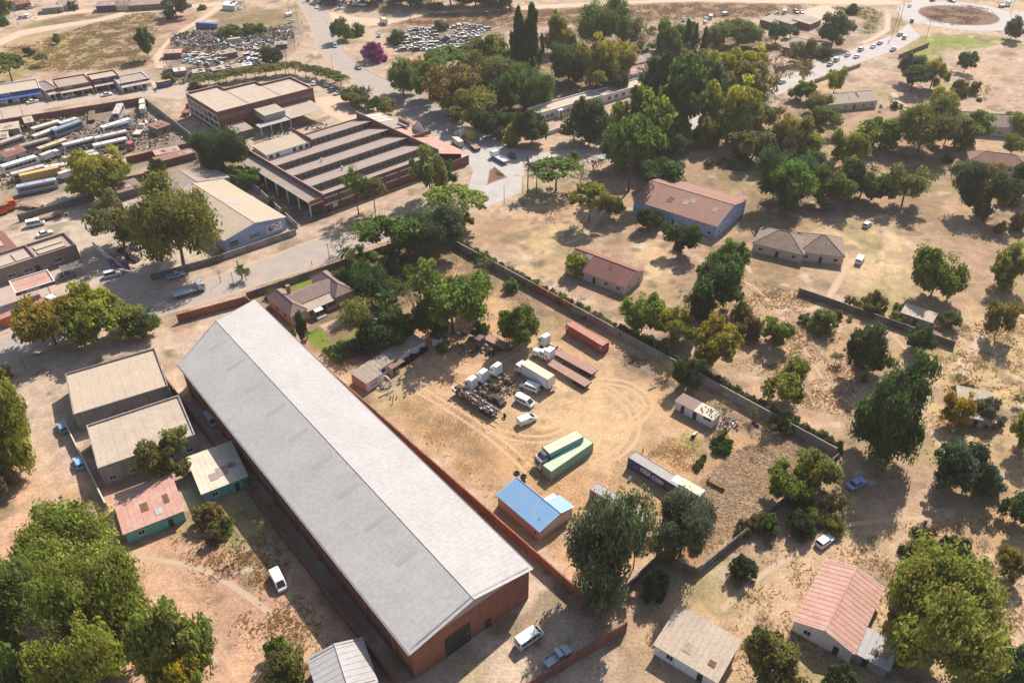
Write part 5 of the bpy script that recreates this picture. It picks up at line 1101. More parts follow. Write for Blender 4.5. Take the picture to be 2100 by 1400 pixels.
def offices():
    p, W, D = bld('white_office_block', 'long low white office with parapet roof behind the roadside trees', (1104,232), (1240,193), (1079,221), 4.); D = 7.2; h = 3.9
    for x0, x1, hh in ((0, 34.4, h), (34.4, 61., h-.35)):
        s = parapet(shell(x0, 0, x1, D, hh-.7, .25), x0, 0, x1, D, hh-.7, hh); s.build('wall', K('white_paint'), p)
        sheetroof((x0+.25, .25, hh-.5), (x1-.25, .25, hh-.5), (x1-.25, D-.25, hh-.55), (x0+.25, D-.25, hh-.55), 0).build('roof', K('cream_sheet'), p)
        MB().box(x0, D+.002, .2, x1, D+.2, hh-.1).build('rear_face', K('mauve_sheet'), p)
    for x in (1.2, 3.6, 6.0, 12., 14.5, 21.5, 24., 30., 37., 41., 45., 50., 54.): window(p, 'f', x, .9, 1.9, 1.5, W, D, 'white_paint', 1, 0)
    for x in (9.2, 18.): b = MB(); b.box(x, -1.6, 0, x+.5, -.002, 2.9); b.box(x+2., -1.6, 0, x+2.5, -.002, 2.9); b.box(x, -1.65, 2.9, x+2.5, -.002, 3.3); b.build('porch', K('white_paint'), p); MB().box(x+.7, -.05, .02, x+1.8, -.003, 2.2).build('door', K('glass'), p)
    MB().box(7., 3., 3.42, 8.6, 4.2, 3.6).build('roof_light', K('cream_paint'), p)
offices()
def shops():
    rows = [  # photo left end, right end (front top), height, depth, wall, roof, sign, label
     ((-20,196), (82,180), 4.2, 14, 'white_paint', 'cream_sheet', 'blue_board', 'long shop with blue sheet awning at left end of row'),
     ((92,186), (118,180), 3.8, 14, 'cream_paint', 'mauve_sheet', 'purple_board', 'narrow shop with purple sign and dark mauve roof'),
     ((119,180), (186,168), 4.2, 13, 'brick', 'asbestos', 'maroon_sheet', 'shop with red signboard and mauve flat roof mid row'),
     ((187,164), (243,154), 4.8, 9, 'brick', 'asbestos_pale', 'purple_board', 'taller shop with long purple signboard and white end wall'),
     ((244,172), (306,160), 3.6, 11, 'white_paint', 'old_sheet', 'purple_board', 'end shop with white piers and patched roof by scrapyard')]
    for a, b, h, d, wm, rm, sm, lab in rows:
        A, B = G(*a, h), G(*b, h); L = (B-A).length; p = thing('shop', lab, 'shop', (A.x, A.y, 0), math.atan2(B.y-A.y, B.x-A.x), 'row of shops on the service road')
        parapet(shell(0, 0, L, d, h-.6, .25), 0, 0, L, d, h-.6, h).build('wall', K(wm), p)
        sheetroof((.25, .25, h-.35), (L-.25, .25, h-.35), (L-.25, d-.25, h-.5), (.25, d-.25, h-.5), 1.5).build('roof', K(rm), p)
        sg = MB().box(.3, -.16, h-1.3, L-.3, -.004, h-.05).build('signboard', K(sm), p); q = random.Random(len(lab))
        for i in range(3): x = q.uniform(.6, L*.5); MB().box(x, -.18, h-1.0+.28*i, x+q.uniform(1.5, L*.4), -.16, h-.88+.28*i).build('sign_stripe', K('print_white' if i != 1 else 'print_red'), sg)
        sheetroof((.2, -3., 2.5), (L-.2, -3., 2.5), (L-.2, -.1, 2.75), (.2, -.1, 2.75), 1.2).build('awning', K('blue_board' if 'blue sheet' in lab else 'cream_sheet'), p)
        n = max(2, int(L/4))
        for i in range(n+1): x = .3+i*(L-.8)/n; MB().box(x, -2.9, 0, x+.2, -2.7, 2.48).build('awning_post', K('white_paint'), p)
        for i in range(n): x = .9+i*(L-.8)/n; MB().box(x, -.05, .02, x+1.6, -.003, 2.2).build('shopfront', K('glass'), p)
    # first shop's sloping blue front
shops()
def filling_station():
    p, W, D = bld('filling_station_canopy', 'filling station canopy lettered REDAN with ribbed roof and purple fascia', (33,602), (110,578), (18,578), 5., 'canopy'); W, D = 9.2, 7.2
    z = 5.
    for y, d in ((-.12, 0), (D, .12)): MB().box(-.12, y if y < 0 else D, z-.75, W+.12, (y if y < 0 else D)+.12, z+.2).build('fascia', K('purple_board' if y < 0 else 'white_paint'), p)
    for x in (-.12, W): MB().box(x, 0, z-.75, x+.12, D, z+.2).build('fascia', K('white_paint'), p)
    MB().box(-.14, -.125, z+.2, W+.14, D+.13, z+.25).build('rim', K('white_paint'), p) if False else None
    t = MB(); t.box(-.15, -.15, z+.2, W+.15, .1, z+.3); t.box(-.15, D-.1, z+.2, W+.15, D+.15, z+.3); t.box(-.15, .1, z+.2, .1, D-.1, z+.3); t.box(W-.1, .1, z+.2, W+.15, D-.1, z+.3); t.build('rim', K('white_paint'), p)
    for y0, y1 in ((.1, D/2-.15), (D/2+.15, D-.1)): sheetroof((.1, y0, z-.1), (W-.1, y0, z-.1), (W-.1, y1, z+.02), (.1, y1, z+.02), .6).build('roof_sheet', K('pink_sheet'), p)
    text_mesh('REDAN', .95, 'print_white', p, Matrix.Translation((W*.42, -.14, z-.3)) @ Matrix.Rotation(math.pi/2, 4, 'X'), bold=.02)
    for x in (1.6, W-1.8): MB().box(x, D/2-.15, 0, x+.3, D/2+.15, z-.6).build('column', K('white_paint'), p)
    for x, nm in ((1.2, 'left end of the forecourt canopy'), (6.6, 'right end of the forecourt canopy')):
        c = p.matrix_basis @ Vector((x, 1.6, 0)) if False else Matrix.Translation(p.location) @ Matrix.Rotation(p.rotation_euler.z, 4, 'Z') @ Vector((x, .5, 0))
        q = thing('fuel_pump', 'white fuel pump under '+nm, 'fuel pump', c, p.rotation_euler.z)
        MB().box(-.5, -.28, .15, .5, .28, 1.6).build('cabinet', K('white_paint'), q); MB().box(-.4, -.3, .95, .4, -.281, 1.45).build('display', K('glass'), q); MB().box(-1.1, -.6, 0, 1.1, .6, .15).build('island', K('concrete'), q)
    # station shop, brick with sunken flat roofs
    p, W, D = bld('station_shop', 'brick forecourt shop with deep parapets round sunken flat roofs', (0,552), (150,503), (0,500), 4.5, 'shop'); 
    x0 = -8.; h = 4.6; D = 9.5; W = 19.8
    s = parapet(shell(x0, 0, W, D, h-.7, .3), x0, 0, W, D, h-.7, h); s.box(9., .3, h-.7, 9.3, D-.3, h-.05); s.build('wall', K('mauve_sheet'), p)
    for a, b in ((x0+.3, 9.), (9.3, W-.3)): MB().box(a, .3, h-.95, b, D-.3, h-.71).build('roof', K('asbestos'), p)
    for y in (2.0, 5.0): MB().box(10.4, y, h-.7, 17.6, y+2.2, h-.35).build('roof_skylight', K('cream_sheet'), p)
    for x in (-4, .4, 4.6): MB().box(x, 2.3, h-.7, x+3.6, 7.3, h-.45).build('roof_skylight', K('asbestos_pale'), p)
    for x, w in ((1., 2.), (5., 2.5), (10., 1.2), (13., 2.2)): window(p, 'f', x, 1., w, 1.3, W, D, 'white_paint', 1, 0)
    door(p, 'f', 8., 1.2, 2.2, W, D)
    # maroon roof behind it
    q = thing('maroon_roofed_store', 'store with maroon ribbed roof behind the forecourt shop', 'building', p.location+Matrix.Rotation(p.rotation_euler.z, 3, 'Z') @ Vector((-12., 9.9, 0)), p.rotation_euler.z)
    shell(0, 0, 19., 15., 3.6).build('wall', K('brick'), q); sheetroof((-.3, -.1, 4.2), (19.3, -.1, 4.2), (19.3, 15.3, 3.7), (-.3, 15.3, 3.7), .9).build('roof', K('maroon_sheet'), q); MB().box(13.5, 4., 4.16, 16.8, 8., 4.28).build('skylight', K('asbestos_pale'), q)
    door(q, 'f', 15.2, 1.4, 2.2, 19., 15.)
    # small open shelter beside the shop
    b, rz, W, D = bframe((128,556), (165,545), (118,543), 2.8); q = thing('car_shelter', 'small lean-to car shelter on white posts by forecourt shop', 'shelter', b, rz)
    sheetroof((-.2, 0, 2.7), (5.6, 0, 2.7), (5.6, 3.4, 2.9), (-.2, 3.4, 2.9), .8).build('roof', K('concrete_dark'), q)
    for x in (0., 5.2):
        for y in (.1, 3.2): MB().box(x, y, 0, x+.14, y+.14, 2.72).build('post', K('white_paint'), q)
    MB().box(-.25, -.06, 2.55, 5.65, -.002, 2.85).build('fascia', K('cream_paint'), q)
filling_station()
def simple(name, label, a, b, c, z, wm, rm, kind='gable', axis='y', rise=1.4, over=.35, win=True, cat='building', group=None, W=None, D=None, rib=1.0, wincol='white_paint', dr=True):
    p, w, d = bld(name, label, a, b, c, z, cat, group); W = W or w; D = D or d
    if kind == 'flat':
        parapet(shell(0, 0, W, D, z-.5, .22), 0, 0, W, D, z-.5, z).build('wall', K(wm), p); sheetroof((.22, .22, z-.3), (W-.22, .22, z-.3), (W-.22, D-.22, z-.4), (.22, D-.22, z-.4), rib).build('roof', K(rm), p)
    elif kind == 'mono':
        shell(0, 0, W, D, z-.05, .15).build('wall', K(wm), p); sheetroof((-over, -over, z), (W+over, -over, z), (W+over, D+over, z+rise), (-over, D+over, z+rise), rib).build('roof', K(rm), p)
        if rise > .25: MB().box(.16, D-.15, z-.05, W-.16, D, z+rise-.05).build('upper_wall', K(wm), p)
    elif kind == 'hip': shell(0, 0, W, D, z-.05, .2).build('wall', K(wm), p); hip_roof(p, 0, 0, W, D, z, z+rise, rm, over=over, rib=rib)
    else:
        shell(0, 0, W, D, z, .2).build('wall', K(wm), p); gables(p, wm, 0, 0, W, D, z, z+rise, axis); gable_roof(p, 0, 0, W, D, z, z+rise, rm, axis, over, rib)
    q = random.Random(int(W*97+D*31)); e = (z, rise, over)
    for i in range(q.randrange(2, 5)):                       # odd sheets laid over worn places
        w_, d_ = q.uniform(.9, 2.2), q.uniform(1., 2.6); x, y = q.uniform(.2, max(.3, W-w_-.2)), q.uniform(.1, .35)*D
        if y+d_ > D*.48 and kind == 'gable' and axis == 'x': d_ = max(.4, D*.48-y)
        if kind == 'mono': f = lambda yy: z+rise*(yy+over)/(D+2*over)+.07
        elif kind == 'gable' and axis == 'x': f = lambda yy: z+rise*yy/(D/2)+.07
        else: break
        sheetroof((x, y, f(y)), (x+w_, y, f(y)), (x+w_, y+d_, f(y+d_)), (x, y+d_, f(y+d_)), .5, t=.02).build('patch_sheet', K(q.choice(['old_sheet', 'asbestos', 'grey_sheet', 'rust'])), p)
    if win and W > 2.5:
        n = max(1, int(W/3.6))
        for i in range(n):
            x = (i+.5)*W/n
            if dr and i == n//2: door(p, 'f', x-.45, .9, min(2., z-.3), W, D)
            elif z > 2.2: window(p, 'f', x-.6, 1., 1.2, 1.1, W, D, wincol, 1, 0)
        if D > 5:
            for f in 'lr':
                for i in range(max(1, int(D/4.5))): window(p, f, (i+.5)*D/max(1, int(D/4.5))-.6, 1., 1.2, 1.1, W, D, wincol, 1, 0)
    return p
simple('flat_roofed_shop', 'tan flat-roofed block on the corner left of the long warehouse', (150,850), (345,790), (100,775), 5., 'concrete', 'cream_sheet', 'flat', rib=2.)
simple('flat_roofed_shop', 'pale pink flat-roofed block set below the tan corner block', (200,960), (400,890), (165,875), 5., 'concrete', 'asbestos_pale', 'flat', rib=2.)
simple('yard_shed', 'teal-walled shed with pale roof beside the long warehouse', (415,1010), (505,975), (375,945), 3., 'cargo_teal', 'cream_paint', 'mono', rise=.4, cat='shed')
simple('yard_shed', 'teal and pink shed with broad flat roof near the big trees', (255,1092), (375,1045), (215,1025), 3., 'cargo_teal', 'pink_sheet', 'mono', rise=.3, cat='shed')
simple('pale_roofed_shed', 'pale grey roofed shed at the bottom edge beside the warehouse', (660,1440), (770,1395), (585,1370), 3.5, 'brick', 'grey_sheet', 'gable', rise=1.)
simple('blue_walled_house', 'big terracotta-roofed house with bright blue walls', (1300,410), (1485,468), (1370,345), 4.5, 'blue_wall', 'terracotta', 'gable', 'x', rise=2.6, cat='house', rib=1.2, W=28., D=21.)
simple('brown_roofed_house', 'house with long mauve-brown roof just beyond the boundary wall', (1160,540), (1290,590), (1210,495), 3., 'buff_paint', 'maroon_sheet', 'gable', 'x', rise=2.4, cat='house', W=19., D=10.)
simple('hipped_house', 'house with grey-brown hipped roof left of the tan yard', (1545,498), (1640,520), (1575,440), 3., 'buff_paint', 'thatch_grey', 'hip', rise=3., cat='house', W=14, D=11)
simple('hipped_house', 'house with grey-brown hipped roof adjoining the tan yard', (1640,515), (1720,525), (1665,450), 3., 'buff_paint', 'thatch_grey', 'hip', rise=3.2, cat='house', W=12, D=11)
simple('pink_roofed_house', 'house with faded pink iron roof and white verandah', (1630,1270), (1740,1330), (1700,1130), 3., 'white_paint', 'pink_sheet', 'gable', rise=1.6, cat='house', W=9.5, D=15.)
simple('lean_to', 'mauve lean-to attached to the pink-roofed house', (1735,1325), (1810,1365), (1770,1275), 2.6, 'concrete', 'grey_sheet', 'mono', rise=.3, cat='shed', W=6.5, D=5)
simple('grey_roofed_hut', 'hut with pale grey roof below the zigzag wall', (1345,1320), (1470,1395), (1390,1245), 2.8, 'white_paint', 'asbestos_pale', 'mono', rise=.5, cat='hut')
simple('tin_shack', 'small grey tin shack at the right edge past the dry grass', (1970,850), (2040,865), (1995,800), 2.6, 'concrete', 'old_sheet', 'mono', rise=.3, cat='shack')
simple('tin_shack', 'low red-walled shack at the far right below the dry grass', (2005,985), (2055,1000), (2015,960), 2.4, 'brick_orange', 'asbestos', 'mono', rise=.3, cat='shack')
simple('long_low_shed', 'long low mauve shed along the lane at far right', (1850,640), (1910,660), (1860,625), 2.8, 'concrete', 'asbestos_pale', 'mono', rise=.3, cat='shed')
simple('mauve_roofed_house', 'large mauve-roofed house at top right below the roundabout', (1925,250), (2090,262), (1950,195), 4., 'buff_paint', 'mauve_sheet', 'gable', 'x', rise=2.5, cat='house', D=12)
simple('grey_roofed_house', 'pale-roofed house among trees at upper right', (1690,215), (1800,205), (1690,170), 3.2, 'cream_paint', 'asbestos_pale', 'gable', 'x', rise=2., cat='house', D=11)
simple('tile_roofed_house', 'tan-roofed cottage at the right edge below the roundabout', (1990,330), (2110,345), (2010,290), 3., 'buff_paint', 'terracotta', 'hip', rise=2.4, cat='house', D=9)
simple('cream_cottage', 'small cream cottage among the trees behind the white office', (1270,158), (1294,152), (1268,140), 3., 'cream_paint', 'asbestos_pale', 'mono', rise=.6, cat='cottage', D=5.)
simple('brown_roofed_store', 'low store with tan and brown roof past the white office', (1296,152), (1350,140), (1300,138), 3., 'buff_paint', 'pink_sheet', 'gable', 'x', rise=1.2, cat='store', D=8)
simple('shaded_bungalow', 'bungalow in deep tree shade behind the white office', (1305,130), (1350,118), (1305,112), 3., 'concrete', 'asbestos', 'gable', 'x', rise=1.4, cat='house', D=8)
simple('brown_roofed_house', 'dark house with big brown roof below the brown-grass patch', (1660,108), (1705,88), (1625,70), 3.4, 'brick', 'asbestos', 'gable', rise=2.2, cat='house', D=14)
for (a, b, c, lb) in (((1594,50),(1618,40),(1592,30),'leftmost of three open brick kiln-like shelters near the top right'), ((1623,50),(1650,40),(1622,30),'middle of three open brick shelters near the top right'), ((1661,50),(1685,40),(1660,28),'right-hand of three open brick shelters near the top right')):
    simple('brick_shelter', lb, a, b, c, 3., 'brick', 'asbestos_pale', 'mono', rise=.8, cat='shelter', win=False, D=10)
simple('yard_office', 'flat tan-roofed block at left edge of the bus yard', (0,268), (38,262), (0,256), 3.4, 'concrete', 'cream_sheet', 'mono', rise=.3, cat='building', D=6.5)
simple('yard_office', 'little grey-walled store with tan roof at left edge of bus yard', (0,283), (14,281), (0,274), 3., 'cream_paint', 'cream_sheet', 'mono', rise=.3, cat='building', D=5, win=False)
simple('yard_shed', 'square shed with flat pale roof by the bus yard wall', (52,252), (68,249), (38,248), 3., 'concrete', 'cream_sheet', 'mono', rise=.2, cat='shed', D=6)
simple('yard_shed', 'shed with brown pyramid roof in the bus yard', (14,322), (52,308), (6,312), 2.8, 'cream_paint', 'maroon_sheet', 'gable', 'x', rise=1.3, cat='shed', D=7)
simple('yard_shed', 'brown tin shed near the yard gate beside the wall', (322,264), (348,255), (314,250), 3., 'mauve_sheet', 'terracotta', 'mono', rise=.2, cat='shed', D=6)
simple('tin_shelter', 'long rusty tin shelter inside the yard corner, the upper of two', (320,318), (368,308), (318,312), 2.6, 'brick', 'pink_sheet', 'mono', rise=.2, cat='shelter', D=4, win=False)
simple('tin_shelter', 'long rusty tin shelter inside the yard corner, the lower of two', (322,332), (400,312), (320,322), 2.6, 'brick', 'terracotta', 'mono', rise=.2, cat='shelter', D=4, win=False)
simple('rusty_lean_to', 'rusty ribbed lean-to against the wall beside the big leafy tree', (240,396), (290,382), (230,382), 2.8, 'concrete_dark', 'mauve_sheet', 'mono', rise=.3, cat='shed', D=7, win=False, rib=.6)
simple('wreck_yard_hut', 'grey gabled hut in the middle of the wrecked cars', (904,80), (925,78), (905,68), 2.6, 'concrete_dark', 'concrete', 'gable', rise=1.4, cat='hut', D=5, win=False)
# far top-edge buildings
for i, (a, b, c, z, wm, rm, lb) in enumerate([
    ((34,10),(62,5),(30,2),3.,'brick','maroon_sheet','brick house with dark red roof at the very top left'),
    ((85,18),(128,14),(85,6),3.,'concrete','asbestos','grey house behind its wall at the top left'),
    ((120,12),(160,8),(122,2),3.,'buff_paint','old_sheet','tan house beside the roadside bush at top left'),
    ((196,13),(234,11),(196,4),3.2,'purple_board','mauve_sheet','purple-fronted kiosk on the dirt street at top'),
    ((237,12),(262,11),(238,4),3.,'cream_paint','terracotta','small pink house right of the purple kiosk'),
    ((264,12),(340,7),(265,2),3.,'concrete_dark','mauve_sheet','long dark shed along the dirt street at top'),
    ((455,10),(480,12),(457,4),2.8,'white_paint','print_white','white-roofed container kiosk above the scrapyard')]):
    simple('roadside_house', lb, a, b, c, z, wm, rm, 'mono' if i % 2 else 'gable', 'x', rise=.5 if i % 2 else 1.4, cat='house', D=9, win=i < 3)
# scrapyard shacks
for i, (a, b, z, D_, wm, rm, lb) in enumerate([
    ((335,110),(370,108),2.6,5,'brick','pink_sheet','pink brick shack by the dirt track at the scrapyard edge'),
    ((453,112),(486,106),2.6,5,'concrete_dark','old_sheet','dark stall with patched tin roof in the scrapyard middle'),
    ((437,145),(462,141),2.4,4,'blue_board','cream_sheet','stall with pale roof at the front of the scrapyard'),
    ((397,150),(420,147),2.4,4,'concrete_dark','asbestos_pale','open-fronted stall with white roof at the scrapyard front'),
    ((358,147),(380,144),2.4,4,'concrete','cream_paint','low stall with cream roof at the scrapyard front left'),
    ((340,142),(358,139),2.4,4,'concrete','mauve_sheet','dark-roofed stall at the left end of the scrapyard'),
    ((499,135),(516,133),2.6,3,'cargo_teal','print_white','bright teal kiosk with white roof in the scrapyard'),
    ((478,140),(498,137),2.4,4,'mauve_sheet','old_sheet','rusty stall left of the teal kiosk'),
    ((565,92),(588,90),2.2,4,'purple_board','old_sheet','market stall under a purple cloth by the main road')]):
    simple('scrapyard_stall', lb, a, b, (a[0], a[1]-8), z, wm, rm, 'mono', rise=.3, cat='stall', D=D_, win=False, rib=.9)
# ============================================================ walls and fences
wall_run('brick boundary wall with piers between the plot and the long warehouse', (503,607), (1233,1248), 2.4, 'brick_orange', bay=3.)
wall_run('concrete panel wall with posts along the far side of the plot', (905,478), (1716,918), 2.4, 'concrete', bay=2.9, odd=('brick_orange', .3, .43))
wall_run('wall of the plot along the avenue behind the house', (505,600), (893,468), 2., 'concrete_dark', bay=3.)
wall_run('plot wall behind the yellow shrubs at the lower right', (1720,930), (1432,1164), 2., 'concrete_dark', bay=2.8)
wall_run('short return of the plot wall at its lower notch', (1430,1166), (1357,1134), 1.9, 'concrete_dark', bay=2.5)
wall_run('plot wall under the big dark tree at the bottom corner', (1354,1133), (1242,1240), 2., 'concrete_dark', bay=2.6)
wall_run('red brick street wall at the head of the long warehouse', (362,645), (500,608), 2.4, 'brick_orange', bay=3.5)
wall_run('brick wall along the left side of the long warehouse', (300,722), (760,1330), 2.4, 'brick', bay=4.)
wall_run('brick wall continuing below the warehouse forecourt', (765,1335), (860,1450), 2.4, 'brick', bay=4.)
wall_run('brick wall closing the warehouse forecourt at bottom right', (1285,1275), (1080,1400), 2.6, 'brick', bay=3.5)
wall_run('brick wall of the bus yard along the service road', (-10,247), (290,200), 3., 'brick', bay=5., jag=.12)
wall_run('wall of the bus yard running down to the big dark tree', (296,200), (402,283), 2.6, 'concrete', 'concrete', bay=4.)
wall_run('brick wall between the bus yard and the rusty shelters', (400,290), (258,322), 2.6, 'brick', bay=4.5, top=True)
wall_run('grey block wall below the bus yard', (165,382), (320,350), 2.4, 'concrete_dark', bay=4.)
wall_run('grey block wall above the white minibus', (35,440), (190,397), 2.4, 'concrete_dark', bay=4.)
wall_run('concrete panel wall beside the sawtooth factory driveway', (490,348), (607,456), 2.2, 'concrete', bay=3.4)
wall_run('concrete panel wall in front of the blue gable', (457,520), (605,470), 2., 'concrete', bay=2.2)
wall_run('stone wall on the avenue under the great leafy tree', (308,563), (455,522), 2., 'concrete_dark', bay=3.4)
wall_run('blue-lettered gate wall beside the forecourt', (190,497), (240,537), 2., 'white_paint', bay=3.)
wall_run('white low wall in front of the white office', (1115,272), (1150,260), 1.6, 'white_paint', bay=3.)
wall_run('grey wall behind the white office', (1060,240), (1290,160), 2., 'concrete', bay=4.)
wall_run('mesh-like concrete fence along the roundabout road', (1672,163), (1765,130), 1.6, 'concrete', bay=3.)
wall_run('dark wall at the bend above the green verge', (1845,112), (1905,88), 2., 'brick', bay=3.5)
wall_run('long dark wall across the yards right of the tan yard', (1640,590), (1960,700), 2., 'concrete_dark', bay=4.)
wall_run('brick garden wall among the trees left of the roundabout road', (1480,108), (1600,93), 1.8, 'brick', bay=4.)
wall_run('dark garden wall along the roundabout road', (1590,140), (1665,122), 1.8, 'brick', bay=4.)
wall_run('white wall along the lane beside the bottom left trees', (130,860), (215,1030), 1.8, 'cream_paint', bay=4.)
def sign_board():
    A, B = G(228,548,0), G(268,556,0); p = thing('gate_sign', 'purple lettered signboard at the gate by the forecourt', 'sign', A, math.atan2(B.y-A.y, B.x-A.x)); L = (B-A).length
    MB().box(0, -.1, .3, L, .1, 2.9).build('board', K('purple_board'), p); q = random.Random(2)
    for i in range(7): x = q.uniform(.4, L*.6); MB().box(x, -.13, .7+i*.28, x+q.uniform(.6, L*.35), -.101, .85+i*.28).build('printed_line', K('print_white'), p)
sign_board()
# ============================================================ the plot: trucks, vans, containers
def at(kind, name, label, cat, rear, front, color, L=None, group=None, z=0, h=0., **kw):
    """vehicle lying between two photo points (its rear and front), taken at height h"""
    a, b = G(*rear, h), G(*front, h); m = (a+b)/2; m.z = z
    return spawn(kind, name, label, cat, m, math.atan2(b.y-a.y, b.x-a.x), color, group, **kw)
WHT = (.74, .73, .71)
at('box_truck', 'box_truck', 'white box truck with plain cream roof parked beside the flatbeds', 'truck', (1132,793), (1060,750), (.70,.70,.68), h=1.2)
at('bonneted', 'truck_tractor', 'white bonneted tractor with tall sleeper coupled to the near flatbed', 'truck', (1146,742), (1093,716), WHT, h=1.2)
at('tractor', 'truck_tractor', 'white cab-over tractor half hidden behind the bonneted tractor', 'truck', (1150,722), (1108,697), WHT, h=1.2)
at('flatbed', 'flatbed_trailer', 'rusty brown flatbed trailer nearest the box truck', 'trailer', (1209,789), (1122,738), (.4,.3,.2), h=1.3)
at('flatbed', 'flatbed_trailer', 'rusty brown flatbed trailer nearer the red container', 'trailer', (1219,762), (1138,718), (.4,.3,.2), h=1.3)
at('minivan', 'van', 'white people carrier with grey roof parked in the box truck shadow', 'van', (1107,805), (1066,790), WHT)
at('minivan', 'van', 'white minivan nose right in the middle of the yard', 'van', (1058,818), (1094,836), (.76,.76,.75))
at('panel_van', 'van', 'small white panel van nearest the green containers', 'van', (1063,873), (1098,858), (.76,.75,.73))
for i, (r, f, lb, kd) in enumerate((((1010,815),(952,786),'white cab-over tractor unit at the left of the three parked abreast','tractor'), ((1032,800),(975,772),'white cab-over tractor unit in the middle of three parked abreast','tractor'), ((1060,788),(1003,758),'white cab-over tractor unit with silver tanks at the right of three','tractor'))):
    at(kd, 'truck_tractor', lb, 'truck', r, f, (.72,.73,.75), h=.7, group='cab-over tractor units parked abreast')
at('teal_truck', 'box_truck', 'box truck with teal sides, cream roof and dark air deflector', 'truck', (1196,905), (1092,958), (.66,.65,.62), h=1.)
at('green_container', 'shipping_container', 'weathered green forty foot container beside the teal truck', 'container', (1119,981), (1209,919), (.22,.42,.31))
rc = at('red_container', 'shipping_container', 'rust red forty foot container along the boundary wall', 'container', (1242,724), (1166,678), (.36,.075,.05))
cc = at('grey_container', 'shipping_container', 'dark blue forty foot container lettered CMA CGM', 'container', (1294,951), (1395,1013), (.035,.065,.16))
gc = at('grey_container', 'shipping_container', 'grey container mostly hidden under the big dark tree', 'container', (1222,1019), (1316,1078), (.20,.17,.17))
# lettering on the camera-facing long side of the blue container
Mx = Matrix.Translation((-.2, -1.235, 1.45)) @ Matrix.Rotation(math.pi/2, 4, 'X')
text_mesh('CMA CGM', 1.2, 'print_white', cc, Mx, bold=.05)
for dx, z, s in ((-1.5, 2.2, 1), (1.1, .7, -1)):
    a = MB(); pts = [(dx+1.3*math.cos(t), z-s*.28+s*.34*math.sin(t)) for t in [math.pi*(.12+.76*i/10) for i in range(11)]]
    for q, r_ in zip(pts, pts[1:]): a.add([(q[0], -1.245, q[1]-.06), (r_[0], -1.245, r_[1]-.06), (r_[0], -1.245, r_[1]+.06), (q[0], -1.245, q[1]+.06), (q[0], -1.235, q[1]-.06), (r_[0], -1.235, r_[1]-.06), (r_[0], -1.235, r_[1]+.06), (q[0], -1.235, q[1]+.06)], [(0, 1, 2, 3), (0, 4, 5, 1), (3, 2, 6, 7)])
    a.build('logo_arc', K('print_white'), cc)
for c_, nm in ((rc, 'print_white'),): 
    for sx in (5.6, -5.5): MB().box(sx-.12, 1.222, 1.3, sx+.12, 1.235, 2.3).build('container_code', K(nm), c_)
wb = at('small_truck', 'box_truck', 'white-topped small truck at the end of the blue container', 'truck', (1428,1020), (1386,995), (.74,.73,.72), h=1.)
# trailer loaded with scrap, covered car, odds and ends
st = at('flatbed', 'flatbed_trailer', 'low trailer heaped with scrap metal and pipes', 'trailer', (1016,846), (937,797), (.4,.3,.25), h=1.2)
q = random.Random(12); sc = MB()
for i in range(170):
    x, y, z = q.uniform(-6, 6), q.uniform(-1.1, 1.1), 1.32+q.random()**2*.7; L = q.uniform(.4, 3.4) if i % 3 else q.uniform(2, 5)
    if i % 3 == 0: sc.tube((x-L/2, y, z), (min(6.2, x+L/2), y+q.uniform(-.3, .3), z+q.uniform(-.1, .2)), .06, n=5, m=q.choice([0, 1, 2, 2]))
    else: sc.box(x, y, z, x+q.uniform(.2, .9), y+q.uniform(.1, .5), z+q.uniform(.05, .3), q.choice([0, 0, 1, 2, 3]))
o = sc.build('scrap_load', [K('rust'), K('dark_metal'), K('steel'), K('print_white')], None, st.location, st.rotation_euler.z); stuff(o, 'loose scrap metal, bars and pipes on the low trailer', 'scrap')
cv = at('sedan', 'car', 'dust grey saloon car under a cover beside the scrap trailer', 'car', (1032,832), (1005,816), (.10,.085,.085))
def tarp():
    b = MB(); n = 14; rows = []
    prof = [(-2.35, .5), (-2.2, .95), (-1.5, 1.0), (-.95, 1.5), (.3, 1.52), (1.0, 1.03), (2.1, .85), (2.35, .45)]
    for i, (x, z) in enumerate(prof): rows.append([(x, -.93-.05*(i % 2), .35), (x, -.9, z*.75), (x, -.6, z+.02), (x, 0, z+.05), (x, .6, z+.02), (x, .9, z*.75), (x, .93+.05*(i % 2), .35)])
    vs = [v for r in rows for v in r]; b.add(vs, [(i*7+k, i*7+k+1, (i+1)*7+k+1, (i+1)*7+k) for i in range(7) for k in range(6)]); o = b.build('car_cover', K('tarp_dark'), None, cv.location, cv.rotation_euler.z); tag(o, 'dark cloth cover draped over the saloon by the scrap trailer', 'cover')
tarp()
at('flatbed_short', 'flatbed_trailer', 'small flatbed trailer with odds and ends under the shady tree', 'trailer', (1040,712), (985,683), (.4,.3,.2), h=1.2)
at('tractor_low', 'truck_tractor', 'stripped dark truck chassis in the shade by the small flatbed', 'truck', (1018,722), (975,703), (.12,.09,.08), h=.8)
def tyre(x, y, label, flat=True, group=None, k=.52, z0=0., white=False):
    t, m = wheel_mesh(k, .3); g = G(x, y); g.z = z0+(.15 if flat else k); o = link('tyre', t, None, g); o.rotation_euler = (math.pi/2 if flat else 0, 0, R.uniform(0, 6)); return tag(o, label, 'tyre', group)
B = Matrix.Translation(shed.location) @ Matrix.Rotation(shed.rotation_euler.z, 4, 'Z')
t_, m_ = wheel_mesh(.5, .3)
